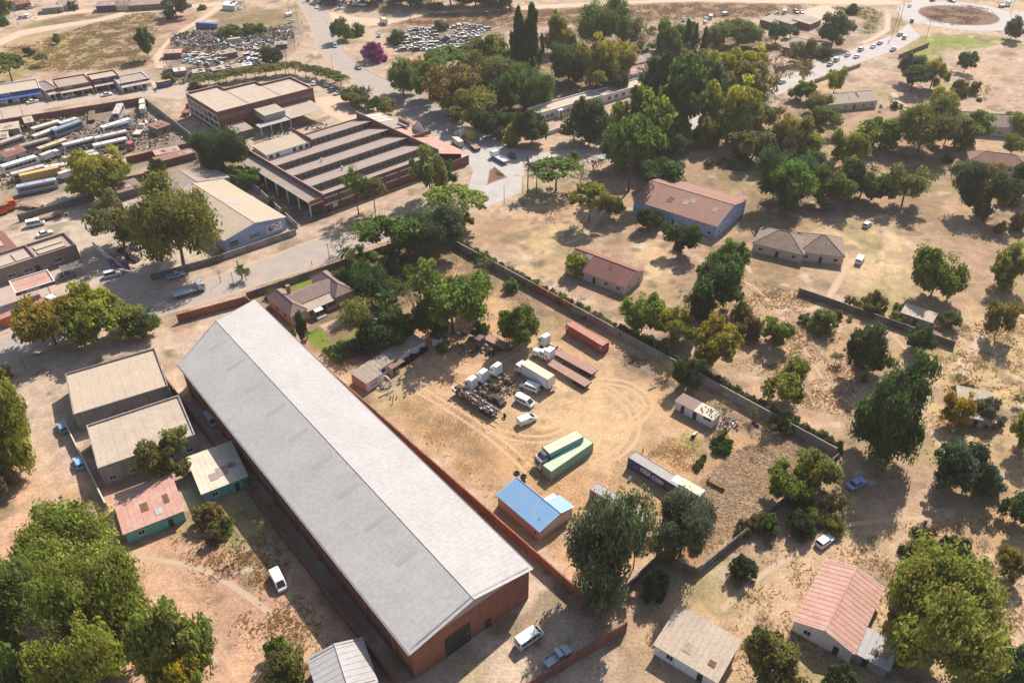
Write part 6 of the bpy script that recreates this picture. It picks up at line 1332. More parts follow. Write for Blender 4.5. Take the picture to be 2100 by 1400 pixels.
for i, (x, n) in enumerate(((11.9, 2), (12.7, 4), (13.6, 4), (14.4, 3), (15.1, 5), (15.9, 2), (16.7, 2), (17.6, 1), (18.3, 5), (19.0, 2), (19.7, 3))):
    for k in range(n):
        o = link('tyre', t_, None, B @ Vector((x, .95+.1*(k % 2), .16+.31*k))); o.rotation_euler = (math.pi/2, 0, R.random()*6); tag(o, 'black tyre, %s up in the %s stack from the awning along the white outbuilding' % (ORD[k], ORD[i]), 'tyre', 'tyres stacked along the outbuilding')
for i, (x, y) in enumerate(((1060,970.5),(1074,977),(1072,988))): tyre(x, y, ('worn tyre lying flat left of the green container', 'worn tyre flat on the grass nearest the teal truck', 'worn tyre flat against the blue-roofed house')[i], k=.6)
tyre(1035, 855, 'single tyre standing upright by the tail of the scrap trailer', False); tyre(1546, 868, 'tyre lying in the shade along the panel wall', k=.5); tyre(1552, 874, 'second tyre lying against the panel wall in the shade', k=.5)
tyre(1421, 898, 'white-marked tyre on the green patch beside the hut', False, k=.45)
def frame_thing(name, label, cat, a, b, build):
    A, B_ = G(*a), G(*b); p = thing(name, label, cat, A, math.atan2(B_.y-A.y, B_.x-A.x)); build(p, (B_-A).length); return p
def tipper(p, L):
    MB().box(0, -.03, 0, L, .03, .75).build('side_panel', K('rust'), p); MB().box(0, .03, 0, .06, 1.6, .75).build('end_panel', K('rust'), p)
    b = MB(); b.tube((0, 1.6, .7), (L, .05, .7), .05, n=5); b.tube((L*.4, .05, .7), (L*.4, .95, .7), .04, n=5); b.build('brace_bar', K('rust'), p)
frame_thing('steel_frame', 'rusty triangular steel frame lying in the maize stubble', 'frame', (1448,990), (1485,1008), tipper)
def plough(p, L):
    b = MB(); b.tube((0, 0, .5), (L, 0, .55), .06, n=6); b.build('beam', K('rust'), p)
    for i in range(4):
        x = .3+i*(L-.5)/3; MB().tube((x, 0, .5), (x+.1, .3, .05), .05, .03, 5).build('tine', K('rust'), p)
    for s in (-1, 1): t, m = wheel_mesh(.35, .15); link('wheel', t, p, (L*.75, s*.7, .35))
frame_thing('old_plough', 'rusty old farm implement on wheels beside the brick wall', 'plough', (806,832), (808,812), plough)
def log_(p, L):
    MB().tube((0, 0, .15), (L, 0, .15), .16, .12, 7).build('stem', K('grey_wood'), p)
    MB().tube((L*.4, 0, .15), (L*.55, .6, .5), .06, .03, 5).build('branch_stub', K('grey_wood'), p)
for a, b, lb in (((1330,800),(1346,793),'cut log on bare soil near the shaded wall'), ((1440,1043),(1474,1040),'long dry pole lying on the maize stubble'), ((1441,1050),(1470,1044),'second dry pole lying on the maize stubble'), ((792,812),(808,800),'loose plank beside the outbuilding rubble'), ((778,815),(796,806),'second plank beside the outbuilding rubble')): frame_thing('log', lb, 'log', a, b, log_)
scrap('heap of cut branches on the ground by the red container', [(1275,738),(1300,728),(1320,740),(1312,752),(1285,752)], 70, (.6, 2.6), .7, ('grey_wood', 'bark', 'wood'), 3, 'branch_pile', True)
scrap('broken rubble in front of the outbuilding end room', [(770,800),(800,780),(805,790),(785,805)], 60, (.15, .5), .4, ('concrete', 'white_paint', 'brick'), 4, 'rubble')
scrap('burnt rubbish and litter by the hut', [(1480,855),(1510,858),(1515,885),(1480,880)], 130, (.1, .7), .5, ('print_white', 'dark_metal', 'old_sheet', 'print_red', 'grey_wood'), 5)
scrap('scattered vehicle parts behind the tractor units', [(975,800),(1010,790),(1060,790),(1065,800),(1040,815),(1000,815),(990,830)], 150, (.2, .9), .6, seed=6)
scrap('scattered parts and axles under the shady trees', [(905,690),(960,670),(1060,690),(1050,720),(960,730),(900,720)], 170, (.15, 1.), .5, ('rust', 'dark_metal', 'concrete', 'grey_wood', 'print_white'), seed=7)
scrap('leaf litter and branches along the shaded panel wall', [(1100,640),(1260,715),(1500,850),(1640,915),(1600,900),(1440,830),(1270,740)], 500, (.1, .9), .15, ('grey_wood', 'straw', 'concrete', 'bark'), seed=8, name='branch_litter', flat=True)
scrap('litter on the brown soil left of the yard', [(800,830),(870,830),(1000,960),(980,980),(880,900)], 160, (.08, .4), .06, ('concrete', 'dark_metal', 'print_white', 'wood'), seed=9, name='litter', flat=True)
scrap('dry maize stalks strewn over the field', [(1440,985),(1500,925),(1620,885),(1690,935),(1570,1050),(1450,1135),(1425,1080)], 6500, (.2, 1.0), .12, ('straw', 'straw', 'wood', 'grey_wood', 'wood'), seed=10, name='maize_stubble', flat=True)
def small(name, label, cat, x, y, mbs):
    p = thing(name, label, cat, G(x, y), R.uniform(0, 6))
    for nm, mb, m in mbs: mb.build(nm, K(m), p)
small('motorcycle', 'white motor scooter lying by the hut garden', 'scooter', 1424, 893, [('body', MB().prof([(-.8, .3), (.5, .3), (.7, .8), (.3, .75), (-.7, .7)], .4, .05), 'print_white'), ('wheel', MB().tube((-.6, -.07, .28), (-.6, .07, .28), .28, n=12), 'rubber'), ('wheel', MB().tube((.7, -.07, .28), (.7, .07, .28), .28, n=12), 'rubber'), ('handlebar', MB().tube((.6, -.4, 1.), (.6, .4, 1.), .03, n=5), 'dark_metal')])
small('water_drum', 'white plastic drum beside the blue container', 'drum', 1291.5, 984, [('drum', MB().tube((0, 0, 0), (0, 0, .85), .3, n=12), 'print_white'), ('lid', MB().tube((0, 0, .85), (0, 0, .9), .31, n=12), 'dark_metal')])
small('wooden_chair', 'dark wooden chair left standing in the open yard', 'chair', 831, 812, [('seat', MB().box(-.25, -.25, .42, .25, .25, .47), 'wood'), ('backrest', MB().box(-.25, .2, .47, .25, .25, .95), 'wood'), ('leg', MB().box(-.24, -.24, 0, -.19, -.19, .42), 'wood'), ('leg', MB().box(.19, -.24, 0, .24, -.19, .42), 'wood'), ('leg', MB().box(-.24, .19, 0, -.19, .24, .42), 'wood'), ('leg', MB().box(.19, .19, 0, .24, .24, .42), 'wood')])
small('water_tank', 'upright blue barrel against the outbuilding', 'barrel', 868, 716, [('barrel', MB().tube((0, 0, 0), (0, 0, 1.1), .38, .36, 12), 'blue_board'), ('lid', MB().tube((0, 0, 1.1), (0, 0, 1.15), .3, n=12), 'print_white')])
small('tin_cubicle', 'white tin cubicle beyond the outbuilding end', 'cubicle', 897, 706, [('wall', MB().box(-1., -.9, 0, 1., .9, 2.1), 'white_paint'), ('roof', MB().box(-1.1, -1., 2.1, 1.1, 1., 2.18), 'old_sheet'), ('door', MB().box(-.4, -.94, .05, .4, -.905, 1.9), 'concrete_dark')])
def ring(p_, r, label):
    g = G(*p_); b = MB(); n = 28
    for i in range(n):
        a, c = 6.283*i/n, 6.283*(i+1)/n; b.add([(r*math.cos(t)*k, r*math.sin(t)*k, z) for t in (a, c) for k in (.88, 1.06) for z in (0, .35)], [(1, 5, 7, 3), (0, 1, 3, 2)[::-1], (4, 5, 1, 0), (2, 3, 7, 6)])
    p = thing('flower_bed', label, 'flower bed', g); b.build('kerb_ring', K('paving'), p); MB().tube((0, 0, 0), (0, 0, .12), r*.87, n=24).build('soil', K('wood'), p)
ring((779,648), 2.0, 'round kerbed flower bed on the house lawn')
# ============================================================ vehicles on the roads and forecourts
V = [  # kind, rear, front, colour, label
 ('sedan',(651,10),(650,24),WHT,'white saloon at the top of the main road'),('minivan',(686,88),(689,104),WHT,'white minivan driving down the main road'),
 ('sedan',(726,135),(744,148),(.20,.26,.36),'blue-grey saloon entering the shade on the main road'),('hatch',(760,132),(748,125),(.5,.5,.5),'grey hatchback parked under the roadside trees'),
 ('minibus',(910,232),(925,254),(.30,.33,.36),'grey minibus in tree shade on the main road'),('hatch',(1042,317),(1058,330),(.03,.04,.05),'dark hatchback beside the flat truck at the junction'),
 ('sedan',(640,180),(648,167),WHT,'white saloon against the brick factory end wall'),('pickup',(672,186),(666,168),(.55,.56,.58),'silver pickup in the factory car park'),('suv',(676,190),(692,183),(.12,.16,.26),'dark blue car in the factory car park'),('sedan',(686,196),(704,190),WHT,'white saloon nearest the factory gate'),
 ('minibus',(-2,214),(20,210),WHT,'white minibus at the left end of the service road'),('suv',(47,208),(71,200),(.45,.48,.52),'silver station wagon parked by the shops'),('sedan',(56,214),(80,208),WHT,'white saloon parked beside the silver wagon'),('sedan',(133,202),(154,196),WHT,'white saloon stopped on the service road mid row'),('sedan',(208,199),(232,194),WHT,'white saloon driving past the shops'),
 ('suv',(215,570),(250,562),(.62,.63,.65),'silver four-wheel drive on the forecourt by the sign'),('suv',(122,575),(157,563),(.14,.15,.17),'dark grey hatchback leaving the fuel pumps'),
 ('minibus',(57,466),(92,459),WHT,'white minibus with black windows by the maroon roof'),('sedan',(80,486),(106,478),WHT,'white saloon half behind the forecourt shop'),
 ('sedan',(246,516),(266,521),(.02,.022,.025),'black saloon under the spreading tree'),('hatch',(270,506),(289,512),WHT,'white hatchback under the spreading tree'),('sedan',(262,530),(284,537),(.015,.017,.02),'black saloon at the gate below the spreading tree'),('minivan',(299,490),(303,512),WHT,'white van beside the great leafy tree'),
 ('pickup',(340,575),(382,562),(.35,.42,.46),'blue-grey pickup with canopy on the avenue'),
 ('sedan',(1861,18),(1869,10),WHT,'white saloon entering the roundabout at top'),('suv',(1869,51),(1870,39),(.13,.19,.32),'blue car leaving the roundabout on its left'),('hatch',(1905,5),(1919,1),(.03,.06,.28),'blue hatchback on the far side of the roundabout'),('suv',(1944,2),(1958,6),(.08,.16,.36),'blue pickup on the far side of the roundabout'),
 ('sedan',(1837,77),(1853,70),(.16,.2,.32),'dark blue saloon at the roundabout exit'),('suv',(1850,86),(1858,73),(.5,.5,.55),'grey car passing the dark blue saloon'),('sedan',(1797,95),(1811,87),(.3,.32,.4),'grey saloon second from the roundabout in the queue'),('sedan',(1783,102),(1797,94),WHT,'white saloon in the queue behind the grey one'),('suv',(1758,109),(1772,99),(.6,.62,.68),'silver estate in the middle of the queue'),('sedan',(1730,120),(1745,111),(.45,.47,.55),'pale blue saloon in the queue'),('sedan',(1748,123),(1764,114),(.62,.62,.66),'white car overtaking the queue'),('suv',(1707,131),(1723,120),(.5,.52,.58),'silver car at the tail of the queue'),('pickup',(1822,109),(1840,99),WHT,'white pickup driving towards the camera by the fence'),('sedan',(1695,139),(1708,131),(.2,.22,.26),'dark car in the tree shade on the roundabout road'),
 ('sedan',(1592,177),(1615,165),(.3,.31,.33),'grey saloon between the bare trees on the roundabout road'),
 ('flat_truck',(2047,16),(2070,12),WHT,'white flat truck on the dirt road by the roundabout'),
 ('minivan',(1478,33),(1498,31),(.6,.6,.6),'silver van parked on the brown field'),('pickup',(1400,47),(1404,40),WHT,'white pickup at the tree line, leftmost of the pair'),('pickup',(1410,48),(1414,40),WHT,'white pickup at the tree line, right of the pair'),('pickup',(1445,46),(1448,38),WHT,'white truck left of the tall white van'),('minibus',(1455,44),(1459,33),WHT,'tall white van on the field edge'),('hatch',(1443,51),(1449,46),WHT,'white car nearest the trees on the field edge'),
 ('pickup',(1567,36),(1587,32),(.45,.16,.07),'orange-red pickup on the bare patch'),('sedan',(1586,31),(1598,27),WHT,'white saloon left of the row by the brick shelters'),('minibus',(1608,33),(1608,23),WHT,'white minibus in the row by the brick shelters'),('suv',(1628,24),(1637,30),(.25,.25,.27),'dark car in the row by the brick shelters'),('sedan',(1640,23),(1648,30),WHT,'white car at the right end of the row by the shelters'),
 ('sedan',(687,22),(702,19),WHT,'white saloon on the sand beside the main road'),('pickup',(777,80),(779,70),WHT,'white pickup beside the dark round shrub'),
 ('minibus',(28,21),(52,17),WHT,'white minibus on the dirt street at top left'),('pickup',(56,20),(68,17),(.5,.4,.35),'tan pickup behind the white minibus at top left'),('sedan',(72,15),(84,11),WHT,'white car by the brick house at top left'),('minivan',(50,40),(66,32),WHT,'white van at the right of the parked four at top left'),('sedan',(36,43),(52,34),(.2,.25,.4),'blue car among the parked four at top left'),('sedan',(8,42),(24,36),WHT,'white car second of the parked four at top left'),('sedan',(-5,44),(8,38),WHT,'white car cut by the left edge at the top'),
 ('sedan',(592,49),(604,44),(.65,.63,.6),'pale car beside the scrap stalls at the main road'),('hatch',(549,92),(558,84),(.3,.42,.6),'light blue car in front of the round scrapyard tree'),('sedan',(570,70),(580,68),WHT,'white car at the roadside scrap stalls'),
 ('sedan',(361,112),(383,105),(.30,.04,.03),'red saloon by the pink brick shack'),('sedan',(490,10),(500,16),(.3,.42,.55),'pale blue car at the top of the scrapyard'),('hatch',(488,16),(496,22),WHT,'white car at the top of the scrapyard'),
 ('minivan',(565,1180),(580,1210),WHT,'white van parked on bare soil left of the warehouse'),('minibus',(1060,1330),(1110,1295),WHT,'white minibus in the warehouse forecourt'),('pickup',(1120,1365),(1165,1335),(.4,.45,.52),'blue-grey pickup in the warehouse forecourt'),
 ('hatch',(136,890),(122,870),(.22,.30,.38),'blue car beside the tan corner block'),('hatch',(170,965),(158,940),(.25,.42,.62),'light blue car below the tan corner block'),('minivan',(425,850),(445,880),(.4,.45,.55),'grey-blue van in the alley by the long warehouse'),
 ('hatch',(1770,470),(1785,458),(.45,.48,.6),'pale car in shade at the head of the tan yard'),('minivan',(1757,545),(1768,528),WHT,'white van in the middle of the tan yard'),('sedan',(1745,1000),(1765,990),(.25,.35,.6),'blue car in shade beyond the plot corner'),('hatch',(1680,1120),(1700,1105),WHT,'white car above the pink-roofed house'),
]
NM = dict(sedan='car', hatch='car', suv='car', minivan='van', minibus='minibus', pickup='pickup_truck', flat_truck='flatbed_truck')
for kd, a, b, c, lb in V: at(kd, NM[kd], lb, NM[kd].replace('_', ' ').replace('pickup truck', 'pickup'), a, b, c)
at('flat_truck', 'flatbed_truck', 'white flatbed truck waiting at the junction island', 'truck', (1043,336), (1006,315), (.72,.73,.75), h=.8)
at('bonneted', 'truck_tractor', 'white bonneted tractor pulling the yellow container', 'truck', (962,288), (930,268), WHT, h=1.)
at('flatbed', 'flatbed_trailer', 'flatbed trailer carrying the yellow container', 'trailer', (985,309), (947,277), (.3,.2,.15), h=1.2)
at('yellow_container', 'shipping_container', 'yellow box container riding on the flatbed at the junction', 'container', (972,289), (952,272), (.50,.38,.06), z=1.2, h=1.2)
at('small_truck', 'box_truck', 'dark-sided truck with white roof beside the yellow container', 'truck', (949,305), (928,287), (.45,.46,.46), h=.8)
at('flat_truck', 'flatbed_truck', 'silver flatbed truck parked on the avenue in tree shade', 'truck', (362,605), (412,590), (.42,.47,.52), h=.8)
at('flatbed_short', 'flatbed_trailer', 'white low trailer behind the minibus in the rear yard', 'trailer', (80,448), (120,436), (.5,.5,.5), h=1.)
small('boat_trailer', 'white framed trailer standing in dappled shade', 'trailer', 140, 440, [('frame', MB().box(-2., -.8, .5, -1.9, .8, .6).box(1.9, -.8, .5, 2., .8, .6).box(-1.9, -.8, .5, 1.9, -.7, .6).box(-1.9, .7, .5, 1.9, .8, .6).box(-.05, -.7, .5, .05, .7, .6), 'white_paint'), ('drawbar', MB().tube((2., 0, .55), (3.2, 0, .45), .06, n=6), 'white_paint'), ('wheel', MB().tube((-.3, .85, .3), (-.3, 1.05, .3), .3, n=12), 'rubber'), ('wheel', MB().tube((-.3, -1.05, .3), (-.3, -.85, .3), .3, n=12), 'rubber')])
at('red_container', 'shipping_container', 'orange-red lettered container beside the fuel station', 'container', (28,660), (82,638), (.50,.14,.03))
at('tractor_low', 'truck_tractor', 'white tractor coupled to the orange-red container', 'truck', (78,636), (110,622), WHT, h=.9)
at('small_truck', 'box_truck', 'white truck with dark load beside the pale sand track', 'truck', (795,52), (779,40), WHT, h=.8)
at('flat_truck', 'flatbed_truck', 'white truck parked in the shade at the top edge', 'truck', (745,12), (728,10), WHT, h=.8)
# ============================================================ bus yard
def cp(x, y): return (x/7, 190+y/7)
BUS = [ # roof centre ends in the yard, kind, colour, label
 ((430,515),(870,385),'old_bus',(.62,.52,.40),'faded cream bus at the back of the yard'),((450,625),(850,475),'old_bus',(.60,.53,.44),'cream bus second from the back wall'),((760,545),(1150,405),'coach',(.22,.28,.36),'coach with blue-grey side and rusty roof'),((870,420),(1075,355),'short_bus',(.66,.62,.56),'short pale bus behind the blue-grey coach'),
 ((215,770),(715,640),'old_bus',(.30,.25,.22),'dark bus with brown roof beside the pyramid-roofed shed'),((525,800),(960,650),'old_bus',(.52,.42,.26),'rusty cream bus in the middle of the yard'),((920,735),(1310,640),'old_bus',(.62,.58,.54),'white bus with mauve roof in mid yard'),((1335,660),(1835,545),'coach',(.50,.44,.40),'pale coach with dark window band'),
 ((1290,770),(1860,645),'coach',(.62,.58,.54),'long coach with swoosh side nearest the golden tree'),((1450,505),(1860,375),'coach',(.66,.67,.66),'white coach with green tail and clean roof'),((1640,335),(1735,140),'coach',(.48,.42,.38),'tall coach facing down the yard beside the log trailer'),
 ((10,1065),(520,910),'coach',(.74,.74,.72),'bright white coach at the front left of the yard'),((140,1160),(640,1030),'old_bus',(.55,.45,.38),'pale wrecked bus behind the yellow container'),((200,1360),(830,1235),'coach',(.34,.36,.44),'blue-striped coach at the front of the yard'),((660,1050),(935,1005),'short_bus',(.68,.62,.54),'short cream bus beside the golden tree'),((1180,905),(1330,870),'short_bus',(.58,.54,.48),'short cream bus tail beside the swoosh coach'),((1010,900),(1230,850),'old_bus',(.46,.38,.30),'rusty bus shell behind the engine scrap pile'),((20,700),(200,640),'old_bus',(.42,.36,.31),'brown bus shell at the left edge of the yard'),((1560,470),(1840,395),'short_bus',(.44,.47,.52),'short grey bus behind the white and green coach'),((900,1085),(1160,1020),'short_bus',(.40,.22,.17),'short red-brown bus beside the golden tree')]
for a, b, kd, c, lb in BUS:
    A, B_ = G(*cp(*a), 3.), G(*cp(*b), 3.); o = spawn(kd, 'bus', lb, 'bus', ((A.x+B_.x)/2, (A.y+B_.y)/2, 0), math.atan2(B_.y-A.y, B_.x-A.x), c, 'buses laid up in the bus yard')
yc = at('yellow_container', 'shipping_container', 'long yellow container at the front of the bus yard', 'container', cp(300,1290), cp(880,1160), (.50,.34,.12)); yc.scale = (2., 1., 1.)
for a, b, kd, c, lb in (((690,985),(800,940),'small_truck',(.62,.64,.66),'white cab truck loaded with scrap in the bus yard'),((1760,800),(1900,830),'tractor_low',(.42,.10,.08),'red and white tractor unit beside the golden tree'),((1990,620),(2040,560),'flat_truck',(.55,.5,.46),'pale flat truck below the yard gate'),((2060,250),(2065,180),'small_truck',(.5,.45,.42),'brown box truck at the yard corner, farther one'),((2065,330),(2070,265),'small_truck',(.52,.5,.48),'pale truck at the yard corner, nearer one'),((960,1250),(1080,1210),'small_truck',(.6,.62,.66),'white truck with blue skirt right of the yellow container'),((250,720),(330,670),'sedan',(.6,.62,.66),'white car among scrap at the left of the yard')):
    at(kd, 'truck' if kd != 'sedan' else 'car', lb, 'truck' if kd != 'sedan' else 'car', cp(*a), cp(*b), c)
def logtrailer():
    a, b = G(*cp(1320,440)), G(*cp(1330,230)); p = thing('log_trailer', 'long trailer stacked with rusty poles by the yard wall', 'trailer', a, math.atan2(b.y-a.y, b.x-a.x)); L = (b-a).length
    MB().box(0, -1.2, .8, L, 1.2, 1.).build('deck', K('rust'), p)
    for i in range(9): MB().tube((.1, -1.1+i*.27, 1.15+.12*(i % 2)), (L-.2, -1.1+i*.27, 1.15+.12*(i % 2)), .12, n=6).build('pole', K('wood' if i % 3 else 'grey_wood'), p)
    for x in (1., 2.2, L-2): 
        for s in (-1, 1): t, m = wheel_mesh(.45, .3); link('wheel', t, p, (x, s*.95, .45))
logtrailer()
at('tractor_low', 'tipper_truck', 'bright orange tipper truck at the left edge below the yard', 'truck', (-8,430), (30,420), (.62,.12,.02), h=1.)
def tipbody(x, y, lb, rz):
    p = thing('skip_bin', lb, 'skip', G(x, y), rz); b = MB(); b.box(-2, -1.1, .6, 2, 1.1, .7); b.box(-2, -1.15, .7, 2, -1.1, 1.7); b.box(-2, 1.1, .7, 2, 1.15, 1.7); b.box(1.95, -1.1, .7, 2., 1.1, 2.0); b.build('tub', K('plastic_orange'), p); MB().box(-1.8, -.4, 0, 1.8, .4, .6).build('skid', K('dark_metal'), p)
tipbody(18, 432, 'loose orange steel skip beside the grey block wall', .6); tipbody(3, 440, 'orange steel skip cut by the left edge', .9)
at('flatbed_short', 'flatbed_trailer', 'rusty plank trailer beside the orange tipper', 'trailer', (92,424), (32,414), (.4,.3,.2), h=1.2)
at('flat_truck', 'recovery_truck', 'red-brown loader parked at the two storey factory corner', 'truck', (375,240), (395,215), (.28,.09,.07), h=.8)
scrap('heaps of scrap metal and parts across the bus yard', [(5,300),(80,240),(175,228),(190,250),(300,235),(380,285),(270,315),(120,330),(60,350),(0,380)], 1300, (.2, 1.4), 1.0, seed=20)
scrap('dense engine scrap pile in the middle of the bus yard', [(120,305),(178,298),(178,325),(130,330)], 420, (.2, .9), 1.4, ('dark_metal', 'rust', 'concrete', 'steel'), seed=21)
scrap('stone and brick rubble inside the bus yard gate', [(275,262),(330,262),(350,285),(300,300)], 320, (.15, .7), .4, ('concrete', 'concrete_dark', 'old_sheet'), seed=22, name='rubble')
scrap('sweeping heaps of scrap in the roadside scrapyard', [(352,75),(395,65),(450,70),(600,55),(605,78),(560,92),(520,108),(430,100),(350,92)], 2600, (.25, 1.6), 1.3, ('dark_metal', 'rust', 'steel', 'dark_metal', 'concrete', 'old_sheet', 'concrete_dark', 'print_white'), seed=23)
scrap('piles of car parts between the scrapyard stalls', [(335,148),(420,135),(530,115),(545,130),(500,152),(400,172),(330,178)], 1100, (.2, 1.2), .9, ('dark_metal', 'rust', 'steel', 'rust', 'tarp_dark', 'concrete'), seed=24)
scrap('rusty heap of timber and tin at the top roadside', [(860,14),(890,4),(905,14),(880,22)], 150, (.4, 1.6), 1.6, ('rust', 'wood', 'old_sheet'), seed=25)
scrap('jumble of wreckage behind the parked truck at top', [(620,2),(740,2),(830,8),(800,14),(700,14),(640,14)], 500, (.3, 1.8), 1.6, ('dark_metal', 'concrete_dark', 'steel', 'rust'), seed=26)
scrap('roadside litter and crates in front of the shops', [(90,200),(310,178),(330,190),(240,192),(100,208)], 160, (.2, .8), .5, ('print_white', 'wood', 'blue_board', 'print_red', 'dark_metal'), seed=27, name='litter')
scrap('offcuts and parts along the bus yard wall', [(20,262),(110,238),(240,218),(235,226),(110,248),(30,275)], 420, (.2, 1.3), .8, ('rust', 'dark_metal', 'old_sheet', 'wood'), seed=28)
scrap('parts and drums around the laid-up buses', [(0,330),(60,300),(180,280),(270,300),(180,340),(60,370),(0,400)], 700, (.2, 1.1), .8, ('rust', 'dark_metal', 'concrete', 'old_sheet', 'tarp_dark'), seed=29)
scrap('rubbish behind the sawtooth factory wall', [(530,290),(600,262),(660,250),(680,262),(600,285)], 180, (.2, 1.), .6, ('rust', 'print_white', 'wood', 'dark_metal'), seed=30)
scrap('timber and boxes beside the great leafy tree', [(230,395),(300,380),(310,395),(240,410)], 120, (.2, 1.2), .6, ('wood', 'rust', 'old_sheet'), seed=31)
# blue bus and containers of the scrapyard
at('old_bus', 'bus', 'bright blue bus with cream upper half at the scrapyard edge', 'bus', (404,58), (446,60), (.03,.10,.38), h=0.)
at('yellow_container', 'shipping_container', 'pale grey-blue container among the scrap heaps', 'container', (466,92), (498,88), (.42,.46,.48))
at('yellow_container', 'shipping_container', 'dark blue container at the lower left of the scrapyard', 'container', (328,180), (348,176), (.05,.08,.2))
# wrecked cars
q = random.Random(31)
PAL = [(.66,.64,.62)]*6+[(.5,.46,.42)]*4+[(.34,.30,.28),(.25,.12,.09),(.16,.2,.3),(.12,.12,.13),(.42,.35,.24),(.55,.5,.42)]
def wreck(x, y, lb, gp, rz, z=0):
    g = G(x, y); g.z = z; k = q.randrange(3) if q.random() > .25 else 0
    spawn('wreck%d' % k, 'wrecked_car', lb, 'car wreck', g, rz, q.choice(PAL), gp, tilt=(q.gauss(0, .05), q.gauss(0, .05)))
rowa = heading((900,80), (960,76))
n = 0
for j in range(9):
    n = 0; y0 = 60+j*5.6; x0 = 846-j*3.5+(10 if j < 2 else 0); x1 = (1000, 1000, 995, 990, 985, 975, 965, 958, 950)[j]
    x = x0
    while x < x1:
        if not (898 < x < 932 and 64 < y0 < 84) and q.random() < .92:
            wreck(x+q.uniform(-2, 2), y0-(x-x0)*.02+q.uniform(-1, 1), '%s car shell from the left in the %s row of the wrecking yard' % (ORD[n], ORD[j]), 'car shells in the wrecking yard', rowa+q.choice((0, math.pi))+q.gauss(0, .22), 0 if q.random() < .8 else .75); n += 1
        x += q.uniform(10.5, 13.5)
for x, y, lb in ((960,57,'white wrecked van at the back of the wrecking yard'),): at('minivan', 'van', lb, 'van', (x-8, y+2), (x+8, y), WHT)
at('minibus', 'minibus', 'cream wrecked minibus nose up behind the grey hut', 'minibus', (941,62), (941,52), (.6,.55,.45))
for i in range(110):
    r0 = [(385,118,70,10),(400,128,60,10),(500,100,50,14),(505,120,45,14),(430,140,60,10),(545,125,20,20)][i % 6]
    wreck(r0[0]+q.uniform(0, r0[2]), r0[1]+q.uniform(-r0[3], r0[3])*.6, 'old car standing among the roadside scrapyard heaps', 'cars in the roadside scrapyard', rowa+q.choice((0, math.pi, 1.4))+q.gauss(0, .3))
for i, (x, y) in enumerate(((380,117),(392,121),(402,116),(412,119),(384,127),(398,128),(410,127),(418,122))): at('sedan', 'car', 'pale saloon in the tight scrapyard cluster, '+('leftmost of the upper row', 'second of the upper row', 'third of the upper row', 'right end of the upper row', 'leftmost of the lower row', 'middle of the lower row', 'right of the lower row', 'farthest right of the cluster')[i], 'car', (x-9, y+3), (x+9, y-3), [(.62,.63,.66),(.55,.6,.66),(.7,.7,.7)][i % 3], group='saloons clustered in the scrapyard')
small('water_bowser', 'round white tank on the grass by the main road', 'tank', 592, 34, [('tank', MB().tube((-2, 0, 1.1), (2, 0, 1.1), 1., n=14), 'print_white'), ('cradle', MB().box(-1.6, -.7, 0, 1.6, .7, .4), 'dark_metal')])
# ============================================================ poles and lamps
A_RD = heading((650,60), (690,100))
for x, y, yt, kd, lb, rz in ((605,103,-2,'street_lamp','street lamp at the dirt corner of the main road',0),(613,62,0,'street_lamp','street lamp beside the roadside scrap stalls',0),(594,165,98,'utility_pole','pole behind the umbrella trees at the factory',.5),(683,148,112,'street_lamp','street lamp on the factory side of the main road',.3),(253,187,160,'plain_pole','pole in front of the end shop',0),(33,219,188,'plain_pole','pole in front of the blue awning shop',0),(99,215,200,'utility_pole','short pole by the service road tree',0),(47,236,214,'plain_pole','post on the verge above the bus yard wall',0),(8,247,222,'plain_pole','leftmost post above the bus yard wall',0),
 (771,452,372,'plain_pole','lamp pole in front of the sawtooth factory wall',0),(676,532,500,'plain_pole','pole on the house side of the avenue',0),(918,378,350,'plain_pole','white marker pole at the factory corner',0),(1034,418,382,'plain_pole','leaning pole at the junction road edge',0),(1072,402,360,'street_lamp','street lamp at the junction beside the palm',3.),(1103,330,280,'street_lamp','street lamp before the white office',.2),(1199,300,262,'street_lamp','pole among the office trees',0),(1033,250,215,'street_lamp','tall lamp with bright head behind the trees',2.4),(1900,76,40,'street_lamp','street lamp by the roundabout sign',1.),(1830,74,14,'utility_pole','lattice pole left of the roundabout road',0),(1840,62,8,'utility_pole','second pole left of the roundabout road',0),(1797,62,40,'plain_pole','thin post on the grass patch',0),(38,52,18,'utility_pole','pole among the parked cars at top left',0),(504,24,-20,'utility_pole','tall pole at the top of the scrapyard',0),(908,14,-10,'plain_pole','pole beside the roadside bush at top',0),(54,758,725,'plain_pole','dark pole on the avenue at the left edge',0),(453,580,555,'plain_pole','short pole on the avenue verge',0),(2072,30,0,'plain_pole','pole right of the roundabout',0),(317,545,530,'plain_pole','gate post at the stone wall end',0),(480,585,560,'plain_pole','pole by the palm on the avenue',0)):
    pole(x, y, yt, kd, lb, rz)
